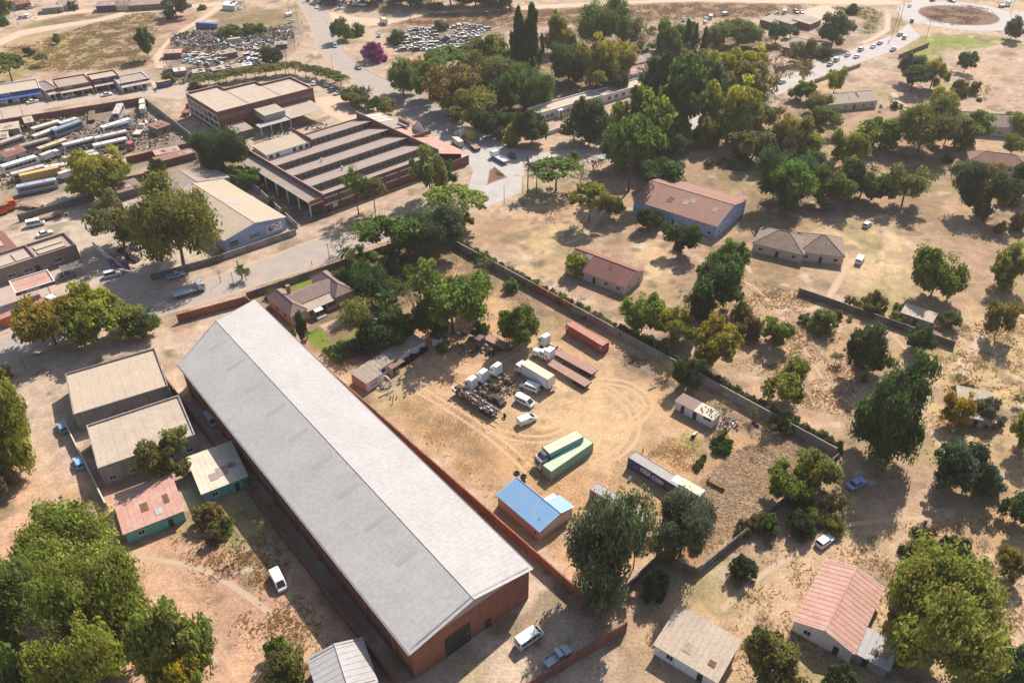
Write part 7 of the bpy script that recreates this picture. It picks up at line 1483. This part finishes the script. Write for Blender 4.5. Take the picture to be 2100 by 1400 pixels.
for x, y, k, lb in ((1317.5,929,1,'person in red top standing behind the blue container'),(329,130,0,'person in dark clothes walking at the scrapyard track, nearest the shops'),(336,131,3,'person in blue walking at the scrapyard track, middle of three'),(342,130,0,'person in dark clothes walking at the scrapyard track, right of three'),(637,117,0,'person standing at the corner of the main road, left of two'),(641,118,2,'person in pale top at the corner of the main road'),(619,50,0,'person walking on the sand by the main road'),(488,545,0,'person in dark clothes on the avenue verge'),(619,78,3,'person by the roadside scrap stalls'),(1821,90,1,'person crossing the roundabout road'),(263,16,2,'person on the dirt street at the top'),(154,25,0,'person on the dirt track at the top left'),(74,42,0,'person beside the parked cars at top left'),(83,590,3,'attendant standing under the fuel canopy'),(401,40,0,'person on the track beside the blue bus'),(258,192,0,'person at the kerb by the end shop'),(100,196,2,'person in pale top before the purple-sign shop'),(120,194,1,'person in red before the mid-row shop'),(160,190,0,'person in dark clothes before the red-sign shop'),(186,187,3,'person in blue before the tall shop'),(225,183,2,'person in pale top below the tall shop sign'),(286,180,1,'person in red at the end shop piers'),(430,156,1,'person in red at the scrapyard front stalls'),(470,150,2,'person in pale top at the scrapyard front stalls'),(520,140,0,'person beside the teal kiosk'),(605,88,3,'person in blue at the roadside stalls'),(612,95,0,'person in dark clothes at the roadside stalls'),(640,545,2,'person in pale top walking along the avenue'),(905,445,1,'person in red on the verge at the factory corner'),(545,91,2,'person between the scrapyard heaps and the light blue car'),(606,62,1,'person beside the scrapyard lamp post')): person(x, y, k, lb)
# ============================================================ trees
T = [ # x, y base, y top, width px, kind, colour, label
 (1243,1208,1000,165,'mott','gr','big dark grey-green tree at the bottom corner of the plot'),(1394,1138,1018,112,'mott','gr','second dark grey-green tree beside the blue container end'),(1300,1165,1085,70,'airy','du','thin reddish-stemmed tree between the two dark trees'),(1450,1060,1030,36,'shrub','du','low dry bush at the edge of the maize stubble'),
 (737,688,605,88,'airy','ol','open-branched tree on the lawn in front of the house'),(786,712,645,112,'round','dk','dark spreading tree behind the long outbuilding'),(735,716,690,60,'shrub','du','dry brown bush at the lawn edge'),(765,622,543,92,'big','dk','dark evergreen right of the house'),(748,575,514,66,'round','br','bright green tree above the dark evergreen'),(820,528,430,150,'loose','md','feathery tree on the avenue side of the plot'),(880,520,425,120,'big','bl','dark leafy tree at the top corner of the plot'),(930,465,388,125,'umb','yl','yellow-green umbrella tree at the junction bend'),(945,468,430,46,'golden','go','yellow flowering bush at the junction bend'),
 (930,682,553,150,'loose','md','broad tree in the middle of the plot'),(965,640,552,70,'round','br','bright green top beside the broad plot tree'),(888,694,618,72,'round','dk','dark dense tree below the broad plot tree'),(1064,706,622,92,'round','md','leafy tree left of the white tractors'),(850,640,585,55,'bare','du','leafless tree on the bare soil of the plot'),(985,690,655,46,'shrub','dk','dark bush beside the small flatbed'),(905,720,700,24,'shrub','md','small bush at the outbuilding end'),
 (708,582,548,44,'round','md','green tree between the house and the avenue wall'),(812,618,572,52,'loose','md','green open tree right of the dark evergreen'),
 (1672,992,922,95,'loose','ol','olive shrub tree in the far right corner of the plot'),(1610,1022,962,85,'round','yl','yellow-green shrub tree by the lower plot wall'),(1650,1008,950,55,'golden','yl','yellow bush between the corner shrubs'),(1480,905,880,26,'shrub','br','tall green garden plant behind the vegetable bed'),
 (1405,792,735,60,'round','dk','dark tree against the panel wall above the hut'),(1480,862,812,50,'bare','du','bare tree beside the white hut'),(1560,905,868,60,'bare','du','tangled bare bush along the panel wall'),
 (625,715,638,26,'tall','dk','slim dark shrub tree at the corner of the house'),(600,690,672,22,'shrub','md','low bush against the pink house wall'),(695,575,552,40,'shrub','dk','dark hedge shrub behind the house'),(560,610,590,30,'shrub','ol','bush at the back corner of the house'),
 (462,352,253,118,'big','dk','big dark domed tree between the two brick factories'),(205,402,312,114,'golden','yl','golden-topped dome tree at the front of the bus yard'),(375,545,375,178,'big','ol','great leafy tree on the avenue beside the cream roof'),(256,506,412,112,'loose','ol','spreading tree with visible limbs over parked cars'),(112,706,606,125,'golden','yl','golden avenue tree nearest the orange container'),(200,698,602,140,'golden','yl','golden avenue tree, middle of three'),(275,684,632,105,'round','yl','smaller avenue tree, right of the three golden ones'),(8,782,748,46,'shrub','yl','yellow bush cut by the left edge'),
 (326,376,330,50,'round','dk','small dark tree by the cream warehouse rear'),(512,386,346,46,'round','md','round green tree beside the factory walkway'),(496,368,342,36,'round','md','smaller green tree behind the round one at the walkway'),(540,398,375,18,'shrub','du','flowering shrub in the driveway strip, upper'),(560,425,398,20,'shrub','du','flowering shrub in the driveway strip, middle'),(585,445,420,22,'shrub','du','flowering shrub in the driveway strip, lower'),
 (770,434,368,58,'umb','ol','roadside tree before the sawtooth factory, left one'),(737,440,342,62,'airy','md','thin tall tree against the sawtooth facade'),(882,404,300,78,'loose','ol','tall roadside tree at the factory right corner'),(915,378,330,46,'round','dk','dark bush at the factory entrance wing'),(845,330,300,40,'umb','ol','small tree over the entrance wing roof'),
 (1140,392,330,115,'umb','md','broad flat-topped tree at the junction'),(1215,352,308,74,'bare','rd','reddish bare thicket right of the junction'),(1175,330,310,34,'shrub','ol','small bush on the verge right of the junction'),(505,575,548,34,'airy','md','young tree on the avenue verge'),(702,520,470,60,'bare','du','leafless tree on the avenue at the letters'),
 (25,168,112,78,'umb','md','umbrella tree behind the shops at the left edge'),(62,114,97,22,'round','dk','small dark tree on the pale grass, left'),(90,134,110,32,'umb','md','small umbrella tree on the pale grass'),(118,90,70,18,'round','md','little tree on the dry field'),(306,122,58,42,'tall','dk','tall dark tree beside the dirt track'),(10,36,-10,36,'round','md','tree at the extreme top left'),(8,52,30,24,'shrub','md','bush at the left edge by the parked cars'),(150,20,0,26,'shrub','dk','round bush on the dirt street at top'),(362,36,-8,62,'round','bl','dark tree over cars at the top'),
 (475,74,48,62,'shrub','md','dense green tree mass in the scrapyard, left'),(522,70,44,54,'shrub','md','dense green tree mass in the scrapyard, right'),(560,132,94,52,'round','bl','round tree at the scrapyard corner'),(346,172,145,28,'shrub','md','feathery tree at the scrapyard lower left'),(400,182,168,28,'shrub','rd','dark red bush behind the two storey factory'),(415,20,8,20,'shrub','ol','clipped hedge by the dirt track at top'),
 (704,84,36,50,'round','md','round roadside tree left at the top of the main road'),(735,72,42,34,'shrub','md','bush beside the round roadside tree'),(768,124,80,54,'shrub','mg','magenta bougainvillea beside the main road'),(814,88,58,44,'shrub','dk','round dark shrub at the wrecking yard edge'),(817,96,78,20,'shrub','bl','small dark shrub below the round dark one'),(905,62,42,26,'round','md','small tree behind the grey hut'),(900,20,4,24,'shrub','br','bright bush on the top roadside'),
 (840,12,-70,90,'big','dk','dark tree at the top edge beside the rusty timber heap'),(925,14,-60,80,'big','bl','dark tree at the top edge above the sand track, left'),(975,13,-70,90,'big','dk','dark tree at the top edge above the sand track, middle'),(1025,12,-60,80,'round','bl','dark tree at the top edge above the sand track, right'),(770,6,-60,70,'round','dk','dark tree shading the truck at the top edge'),(690,2,-50,70,'round','bl','dark tree at the top edge beside the main road'),
 (830,195,118,70,'round','ol','olive tree at the bend of the main road'),(852,160,118,34,'golden','go','yellow flowering tree at the bend of the main road'),(880,205,112,84,'loose','md','leafy tree along the main road before the orange-topped one'),(905,170,138,24,'shrub','mg','purple bougainvillea among the road trees'),(930,228,130,108,'loose','or_','orange-tinted broad tree along the main road'),(975,262,178,78,'golden','ol','yellowish tree lowest along the main road'),(915,150,98,80,'umb','md','flat tree behind the road row'),(965,140,92,70,'loose','md','green tree at the wrecking yard lower edge'),(1010,158,68,96,'round','br','bright green tree left of the cypresses'),(1005,200,110,100,'big','md','large green tree in the middle of the wood'),(1062,158,24,42,'cone','dk','left of the two tall dark cypresses'),(1090,160,18,52,'cone','dk','right of the two tall dark cypresses'),(1090,220,132,86,'big','md','leafy tree at the edge of the shaded clearing'),(1045,190,120,44,'round','bl','dark tree under the cypresses'),(1030,236,150,60,'round','dk','dark tree below the large green one'),(1010,282,225,60,'round','dk','shaded tree behind the tall lamp'),(1050,300,245,36,'shrub','yl','yellow-green bush left of the white office'),
 (1138,108,24,52,'round','br','bright tree right of the cypresses'),(1165,112,55,40,'golden','yl','yellowish tree right of the bright one'),(1228,110,-6,96,'big','md','largest tree at the top of the wood'),(1165,170,80,78,'big','dk','dark tree at the clearing'),(1222,178,76,74,'golden','yl','golden tree left half over the clearing'),(1268,160,82,66,'golden','yl','golden tree right half over the clearing'),(1225,200,145,30,'umb','yl','little leaning tree in the clearing'),(1255,190,130,48,'round','dk','dark tree behind the white office'),(1290,98,32,54,'loose','md','green tree behind the golden pair'),(1315,112,40,70,'bare','du','grey bare tree in the upper wood'),(1375,118,38,58,'round','br','bright domed tree in the upper wood'),(1404,112,44,24,'cone','dk','left dark cypress of three at the field'),(1422,114,52,16,'cone','dk','middle dark cypress of three at the field'),(1440,116,58,16,'cone','dk','right dark cypress of three at the field'),(1462,108,50,40,'loose','ol','olive tree right of the dark cypresses'),(1514,96,38,90,'big','md','broad dark tree under the brown field'),(1405,122,85,60,'bare','rd','brown leafless tree in the upper wood'),(1425,150,106,52,'round','br','small bright dome in the lower wood'),(1478,168,108,60,'golden','yl','golden tree left of the most golden one'),(1525,165,98,66,'golden','go','most golden tree near the roundabout road'),(1470,175,125,50,'round','dk','dark tree under the golden ones'),
 (1345,255,112,96,'tall','bl','tall gum tree, left of the central group'),(1395,285,118,96,'tall','md','tall gum tree, central of the group'),(1440,262,125,80,'tall','bl','tall gum tree, right of the group'),(1303,328,182,128,'tall','br','bright gum tree on the roadside with forked trunk'),(1212,292,202,82,'round','dk','dark tree in front of the white office, right'),(1176,292,236,62,'loose','ol','olive tree in front of the white office'),(1088,298,222,74,'round','dk','dark tree covering the left end of the white office'),(1250,280,230,40,'round','dk','dark bush between the office trees'),(1365,320,235,60,'tall','dk','shaded gum tree behind the forked one'),(1525,238,128,112,'tall','ol','olive gum tree at the roundabout road'),(1475,255,200,60,'round','br','bright round tree at the road bend'),(1420,300,262,50,'shrub','md','roadside bush below the gum trees'),(1270,330,305,34,'shrub','rd','reddish bush on the roadside bank'),(1345,330,300,50,'shrub','dk','dark bush at the road edge below the forked gum'),
 (1592,186,98,78,'bare','du','large leafless tree over the roundabout road'),(1645,176,126,50,'airy','ol','thin tree at the roundabout road fence'),(1705,98,24,76,'loose','bl','grey-green tree above the brown-roofed house'),(1746,28,6,26,'shrub','dk','dark tree at the top of the grass patch'),(1642,128,78,54,'round','ol','rounded tree beside the brown-roofed house'),(1590,90,44,46,'loose','bl','grey-green tree left of the brick shelters'),(1620,78,52,36,'loose','bl','grey-green tree among the brick shelters'),(1570,105,62,40,'bare','du','brown bare tree below the bare patch'),(1690,120,92,36,'shrub','bl','bush in shade at the roundabout road'),(2073,82,33,46,'round','bl','dark round tree right of the roundabout'),(1560,140,100,50,'bare','rd','brown thicket between the golden tree and bare tree'),
 # beyond the walls
 (1316,678,600,88,'round','yl','yellow-green tree beyond the panel wall, left'),(1375,700,630,92,'golden','yl','golden tree beyond the panel wall above the red container'),(1458,748,664,100,'golden','yl','yellow-green tree beyond the panel wall, right'),(1180,560,515,50,'round','yl','yellow bush left of the brown-roofed house'),(1455,645,530,112,'round','dk','dark tree right of the brown-roofed house'),(1395,520,455,70,'round','dk','dark tree below the blue-walled house'),(1490,560,490,80,'round','md','green tree right of the blue-walled house'),(1330,470,425,60,'round','dk','dark tree before the blue walls'),(1250,450,395,60,'loose','ol','olive tree near the junction thicket'),(1130,440,410,50,'bare','du','bare bush behind the panel wall top'),(1350,380,320,90,'round','dk','dark tree behind the terracotta roof'),(1600,420,300,130,'big','dk','large dark tree between terracotta and hipped roofs'),(1540,330,265,90,'round','ol','olive tree below the roundabout road wood'),(1690,420,345,90,'round','md','green tree above the hipped roofs'),(1650,330,270,80,'round','yl','yellow-green tree at upper right, left'),(1760,410,330,95,'round','dk','dark tree at the head of the tan yard'),(1850,420,340,90,'loose','ol','olive tree right of the tan yard head'),(1880,310,205,130,'big','md','large green tree at upper right'),(1790,300,235,90,'round','br','bright tree left of the large upper right one'),(1980,300,235,80,'round','md','green tree below the mauve-roofed house'),(2000,440,340,100,'round','dk','dark tree at the right above the tan slope'),(2080,400,330,70,'round','dk','dark tree at the right edge'),(1905,610,510,105,'round','br','bright green tree right of the tan yard'),(2055,590,505,70,'round','br','bright tree near the right edge lane'),(2040,690,610,70,'loose','ol','olive tree by the pale track at right'),(1590,705,655,66,'round','br','bright small tree in the brown garden'),(1540,690,640,50,'shrub','du','dry bush in the brown garden'),(1608,826,745,95,'round','yl','yellow-green tree behind the panel wall by the hut'),(1520,650,615,44,'shrub','ol','bush in the brown garden, left'),
 (1770,760,665,95,'round','dk','dark tree, upper of the tall pair at right'),(1800,930,735,150,'big','dk','great dark green tree beyond the plot corner'),(1880,720,665,60,'round','dk','dark tree right of the tall pair'),(1975,1000,915,115,'round','bl','dark grey-green tree above the red shack'),(2090,920,850,60,'round','yl','yellow-green tree at the right edge'),(1950,870,810,60,'golden','go','golden bush in the dry grass'),(2080,1070,1000,80,'round','dk','dark tree at the far right below'),(1900,1350,1170,245,'big','yl','great yellow-green tree at bottom right'),(1570,1420,1320,130,'round','ol','olive tree at the bottom edge right of centre'),(1880,1150,1105,60,'round','dk','dark shrub above the great yellow-green tree'),(1955,1160,1105,60,'round','dk','second dark shrub above the great yellow-green tree'),(2060,1180,1130,60,'golden','ol','olive bush at the right edge'),(1640,1090,1050,60,'shrub','dk','dark hedge bush outside the lower plot wall'),(1520,1180,1140,60,'shrub','dk','dark hedge outside the lower notch, right'),(1340,1215,1165,60,'shrub','dk','dark hedge outside the bottom corner wall'),(1640,1040,995,50,'shrub','md','hedge bush outside the lower plot wall, upper'),(1570,1090,1050,50,'shrub','md','hedge bush outside the lower plot wall, lower'),(2020,1400,1330,120,'round','dk','dark tree in the bottom right corner'),(1720,1420,1370,80,'shrub','dk','dark bush at the bottom edge right'),
 (45,965,790,120,'big','yl','large yellow-green tree at the left edge'),(350,975,890,92,'round','ol','olive tree below the pink flat block'),(170,1180,1065,200,'big','yl','yellow-green tree, top of the bottom left clump'),(250,1330,1130,190,'big','yl','great yellow-green tree in the middle of the bottom left clump'),(60,1330,1160,150,'big','ol','olive tree at the left of the bottom left clump'),(390,1400,1240,140,'round','ol','olive tree at the right of the bottom left clump'),(200,1430,1270,180,'big','yl','yellow-green tree at the bottom of the clump'),(60,1450,1330,150,'round','md','green tree in the bottom left corner'),(370,1440,1345,120,'golden','go','golden tree at the bottom edge'),(105,1080,1030,60,'shrub','md','dark bush beside the orange soil'),(590,1390,1330,90,'shrub','ol','olive bush by the pale-roofed shed'),(430,1070,1030,60,'shrub','ol','green bush below the teal sheds'),(300,690,640,70,'loose','md','tree at the back of the tan corner block'),(15,1010,950,60,'round','du','dry tree at the left edge'),
]
for x, y, yt, w, kd, c, lb in T: tree(x, y, yt, w, kd, c, lb)
def scatter(poly, n, label, group, seed, kinds, cols, w=(26, 60), asp=(.8, 1.3)):
    r = random.Random(seed); last = None; P = [q for q in poly]; xs = [q[0] for q in P]; ys = [q[1] for q in P]; k = 0
    while k < n:
        x, y = r.uniform(min(xs), max(xs)), r.uniform(min(ys), max(ys)); ins = False
        if last and max(w) < 50 and r.random() < .68: x, y = last[0]+r.gauss(0, 26), last[1]+r.gauss(0, 12)
        for i in range(len(P)):
            a, b = P[i], P[i-1]
            if (a[1] > y) != (b[1] > y) and x < (b[0]-a[0])*(y-a[1])/(b[1]-a[1])+a[0]: ins = not ins
        if not ins: continue
        sc = .45+.55*(y/700); ww = r.uniform(*w)*sc*r.choice((.6, .8, 1., 1.35)); k += 1; last = (x, y)
        kd_, cl_ = r.choice(kinds), r.choice(cols); fx, fy = (x-min(xs))/(max(xs)-min(xs)), (y-min(ys))/(max(ys)-min(ys))
        where = ('upper', 'middle', 'lower')[min(2, int(fy*3))]+' '+('left', 'centre', 'right')[min(2, int(fx*3))]
        lab = ' '.join((dict(dk='dark green', md='green', ol='olive', yl='yellow-green', bl='grey-green', du='dry brown', br='bright green', gr='grey')[cl_], dict(round='dense', loose='open', golden='domed', umb='flat-topped', shrub='leafy', bare='leafless', airy='thin')[kd_], label+',', where))
        tree(x, y, y-ww*r.uniform(*asp), ww, kd_, cl_, lab, group, *(('shrub', 'shrub') if max(w) < 50 else ()))
scatter([(1150,420),(1290,330),(1560,240),(1660,190),(1760,170),(1900,150),(2090,140),(2090,330),(1900,330),(1560,470),(1500,330),(1330,330),(1240,470),(1140,470)], 34, 'tree in the gardens below the roundabout road', 'garden trees below the roundabout road', 61, ['round', 'loose', 'golden', 'umb'], ['md', 'md', 'ol', 'yl', 'bl', 'dk', 'ol'], (70, 130), (.8, 1.2))
scatter([(1150,420),(1290,330),(1560,240),(1660,190),(1900,150),(2090,140),(2090,480),(1900,480),(1740,430),(1500,350),(1330,330),(1240,480),(1120,480)], 60, 'shrub in the gardens below the roundabout road', 'shrubs below the roundabout road', 62, ['shrub', 'loose', 'shrub', 'bare', 'airy'], ['dk', 'md', 'ol', 'du', 'yl', 'ol'], (26, 48), (.4, 1.2))
scatter([(1360,600),(1500,560),(1700,620),(1860,640),(2090,680),(2090,960),(1860,960),(1830,700),(1740,860),(1600,800)], 46, 'shrub in the dry gardens right of the panel wall', 'shrubs in the dry gardens', 63, ['shrub', 'loose', 'shrub', 'bare', 'airy'], ['ol', 'md', 'du', 'ol', 'yl', 'du'], (22, 46), (.5, .9))
scatter([(1380,1240),(1520,1160),(1660,1070),(1840,980),(2090,1000),(2090,1390),(1830,1390),(1820,1200),(1640,1120),(1560,1300),(1480,1250)], 30, 'shrub in the yards below the plot', 'shrubs in the yards below the plot', 64, ['shrub', 'loose', 'airy', 'bare'], ['dk', 'ol', 'yl', 'du'], (22, 44), (.5, .9))
scatter([(430,1040),(540,1060),(640,1220),(720,1370),(560,1390),(470,1250),(330,1120)], 14, 'shrub on bare soil left of the long warehouse', 'shrubs left of the long warehouse', 65, ['shrub', 'bare'], ['ol', 'du', 'md'], (20, 38), (.5, .8))
scatter([(830,140),(940,120),(1120,90),(1290,60),(1450,70),(1560,110),(1540,200),(1440,190),(1290,130),(1130,120),(1050,240),(960,230)], 40, 'undergrowth bush in the wood beside the main road', 'undergrowth in the wood', 66, ['shrub', 'round', 'loose'], ['dk', 'md', 'ol', 'bl'], (34, 49), (.8, 1.2))
scatter([(715,545),(760,520),(880,505),(905,520),(850,560),(830,620),(860,690),(800,720),(760,690),(730,640)], 22, 'shrub in the overgrown back of the plot', 'shrubs in the back of the plot', 67, ['shrub', 'shrub', 'bare', 'loose'], ['dk', 'md', 'ol', 'br', 'br', 'md'], (26, 48), (.7, 1.2))
scatter([(920,500),(1000,545),(1150,630),(1250,690),(1400,770),(1560,855),(1690,920),(1660,925),(1500,850),(1330,760),(1150,650),(980,560)], 20, 'bush in the litter along the panel wall', 'dry bushes inside the panel wall', 68, ['bare', 'bare', 'shrub'], ['du', 'ol', 'du'], (20, 40), (.5, .9))
scatter([(1440,1150),(1560,1060),(1690,950),(1720,935),(1700,970),(1580,1075),(1450,1165)], 9, 'rough growth along the lower plot wall', 'rough growth along the lower plot wall', 69, ['shrub', 'loose', 'bare'], ['ol', 'yl', 'du', 'yl'], (14, 26), (.6, 1.))
scatter([(1160,1120),(1230,1190),(1260,1210),(1360,1110),(1420,1150),(1430,1120),(1350,1080),(1240,1150)], 10, 'low scrub under the dark trees at the plot corner', 'scrub under the dark trees', 70, ['shrub', 'bare'], ['gr', 'du', 'ol'], (14, 26), (.5, .8))
UMB = [(412,176),(430,172),(450,173),(466,166),(485,165),(505,160),(524,160),(545,154),(566,154),(586,150),(606,149),(628,156),(648,158),(668,163),(688,168),(700,176)]
for i, (x, y) in enumerate(UMB): tree(x, y+2, y-22, 36, 'umb', 'ol' if i < 11 else 'md', ORD[i]+' small umbrella tree from the left in the row behind the two storey factory', 'umbrella trees lining the factory verge')
for i, (x, y, w) in enumerate(((722,215,40),(742,222,44),(765,228,46),(790,232,50),(735,205,36),(712,212,40))): tree(x, y, y-30, w, 'loose', ['ol', 'md', 'dk'][i % 3], ['bush by the factory gate, leftmost of the clump', 'bush by the factory gate, below the palm', 'bush by the factory gate, right of the palm', 'bush by the factory gate, rightmost of the clump', 'bush by the factory gate, highest of the clump', 'grey-green bush nearest the parked cars'][i])
palm(755, 214, 182, 34, 'palm standing among the bushes at the factory gate'); palm(796, 668, 586, 52, 'green feathery palm in the house garden'); palm(1082, 396, 322, 36, 'tall palm with dry skirt at the junction'); palm(1100, 398, 345, 60, 'low green palm at the junction', col=(.05,.1,.03)); palm(497, 572, 546, 26, 'small palm on the avenue by the brick wall')
palm(712, 560, 505, 44, 'palm at the avenue wall behind the house'); palm(690, 735, 712, 34, 'banana plant at the lawn end by the outbuilding', True, (.07, .14, .03), 'plant'); palm(705, 730, 708, 30, 'second banana plant at the lawn end', True, (.06, .13, .03), 'plant'); palm(630, 694, 672, 22, 'banana plant at the lawn corner by the house', True, (.08, .16, .03), 'plant')
for i in range(46):                      # creeper and hedge along the outer face of the panel wall
    t = (i+.5)/46; tree(912+t*815, 484+t*436+R.uniform(-4, 2)+8, 484+t*436-R.uniform(8, 16), R.uniform(20, 34), 'shrub', R.choice(['ol', 'du', 'md', 'du']), ORD[i]+' hedge bush from the avenue end along the outer face of the panel wall', 'hedge bushes along the panel wall')
for i, (x, y) in enumerate([(1466,905),(1474,912),(1484,910),(1478,920),(1490,916),(1470,922),(1494,908),(1486,924)]): tree(x, y+6, y-8, 22, 'shrub', (.10,.19,.02), 'bright green vegetable plant in the garden bed', 'vegetables in the garden bed', 'vegetable_plant', 'plant')
for i, (x, y) in enumerate([(1427,955),(1432,948),(1438,942),(1443,936),(1436,950),(1430,960)]): tree(x, y+4, y-5, 15, 'shrub', 'md', 'dark green herb in the narrow garden strip', 'herbs in the garden strip', 'herb_plant', 'plant')
# ============================================================ grasses
tufts('dry yellow grass over the open yard', [(780,830),(900,790),(1000,840),(1080,880),(1180,970),(1300,960),(1440,980),(1430,1100),(1360,1120),(1240,1220),(1000,1000)], 22000, .12, .1, (.55,.37,.17), 40)
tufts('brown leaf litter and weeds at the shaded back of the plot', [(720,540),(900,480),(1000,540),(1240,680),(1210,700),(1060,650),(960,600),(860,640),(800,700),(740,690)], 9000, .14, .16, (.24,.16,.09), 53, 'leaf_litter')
tufts('rough brown growth by the brick wall', [(640,720),(720,780),(860,900),(1010,1040),(1160,1170),(1230,1230),(1220,1200),(1100,1080),(900,900),(760,800)], 8000, .25, .2, (.33,.22,.11), 54)
tufts('dry grass along the yard edges', [(1240,950),(1420,880),(1460,930),(1440,980),(1300,960)], 4000, .16, .11, (.46,.32,.15), 41)
tufts('short green lawn blades before the house', [(620,684),(655,671),(672,706),(720,690),(745,655),(790,640),(830,660),(740,715),(705,752)], 9000, .14, .14, (.10,.17,.022), 42, 'lawn_blades')
tufts('tall dry brown grass of the field behind the shops', [(0,95),(60,90),(150,60),(270,28),(330,25),(325,75),(300,138),(150,148),(60,150)], 15000, .5, .4, (.33,.23,.11), 43)
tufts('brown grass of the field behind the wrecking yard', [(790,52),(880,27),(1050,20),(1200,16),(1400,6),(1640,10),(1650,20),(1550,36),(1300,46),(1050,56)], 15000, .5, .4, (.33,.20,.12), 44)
tufts('brown grass on the roundabout island', [(1885,32),(1900,18),(1940,10),(1990,10),(2030,18),(2045,32),(2020,48),(1960,56),(1905,48)], 5000, .3, .3, (.20,.105,.065), 45)
tufts('grass on the scrapyard slopes', [(345,100),(420,95),(460,108),(400,118),(350,112)], 1500, .7, .5, (.18,.13,.06), 46)
tufts('brown grass around the upper grass patches', [(1700,15),(1785,15),(1812,28),(1790,70),(1765,68),(1775,42)], 1500, .6, .5, (.17,.125,.05), 47)
tufts('dry grass in the gardens beyond the panel wall', [(1480,560),(1700,600),(1840,900),(1700,880),(1420,700)], 6000, .28, .24, (.42,.28,.15), 48)
tufts('dry grass at the far right', [(1850,620),(2120,640),(2120,980),(1900,960)], 6000, .3, .26, (.44,.30,.14), 49)
tufts('dry grass of the lower right gardens', [(1500,1180),(1640,1080),(2150,1040),(2150,1420),(1480,1420)], 6000, .26, .22, (.44,.30,.16), 50)
tufts('weeds on the bottom left soil', [(330,1080),(520,1040),(640,1200),(700,1380),(480,1330)], 6000, .3, .2, (.38,.26,.12), 51)
tufts('grass on the traffic island', [(1003,352),(1014,344),(1037,362),(1000,377)], 500, .4, .3, (.19,.12,.06), 52)
# ============================================================ thin dry-season haze
def haze():
    mb = MB().box(-4200, -700, -1., 4200, 5200, 124.); m = bpy.data.materials.new('haze_air'); m.use_nodes = True; n = m.node_tree.nodes; n.clear()
    out = n.new('ShaderNodeOutputMaterial'); v = n.new('ShaderNodeVolumePrincipled'); v.inputs['Color'].default_value = (.95, .92, .90, 1); v.inputs['Density'].default_value = .00010; v.inputs['Anisotropy'].default_value = .3
    m.node_tree.links.new(v.outputs[0], out.inputs['Volume']); o = mb.build('haze', m); stuff(o, 'thin pale dry-season haze over the whole town', 'haze')
haze()
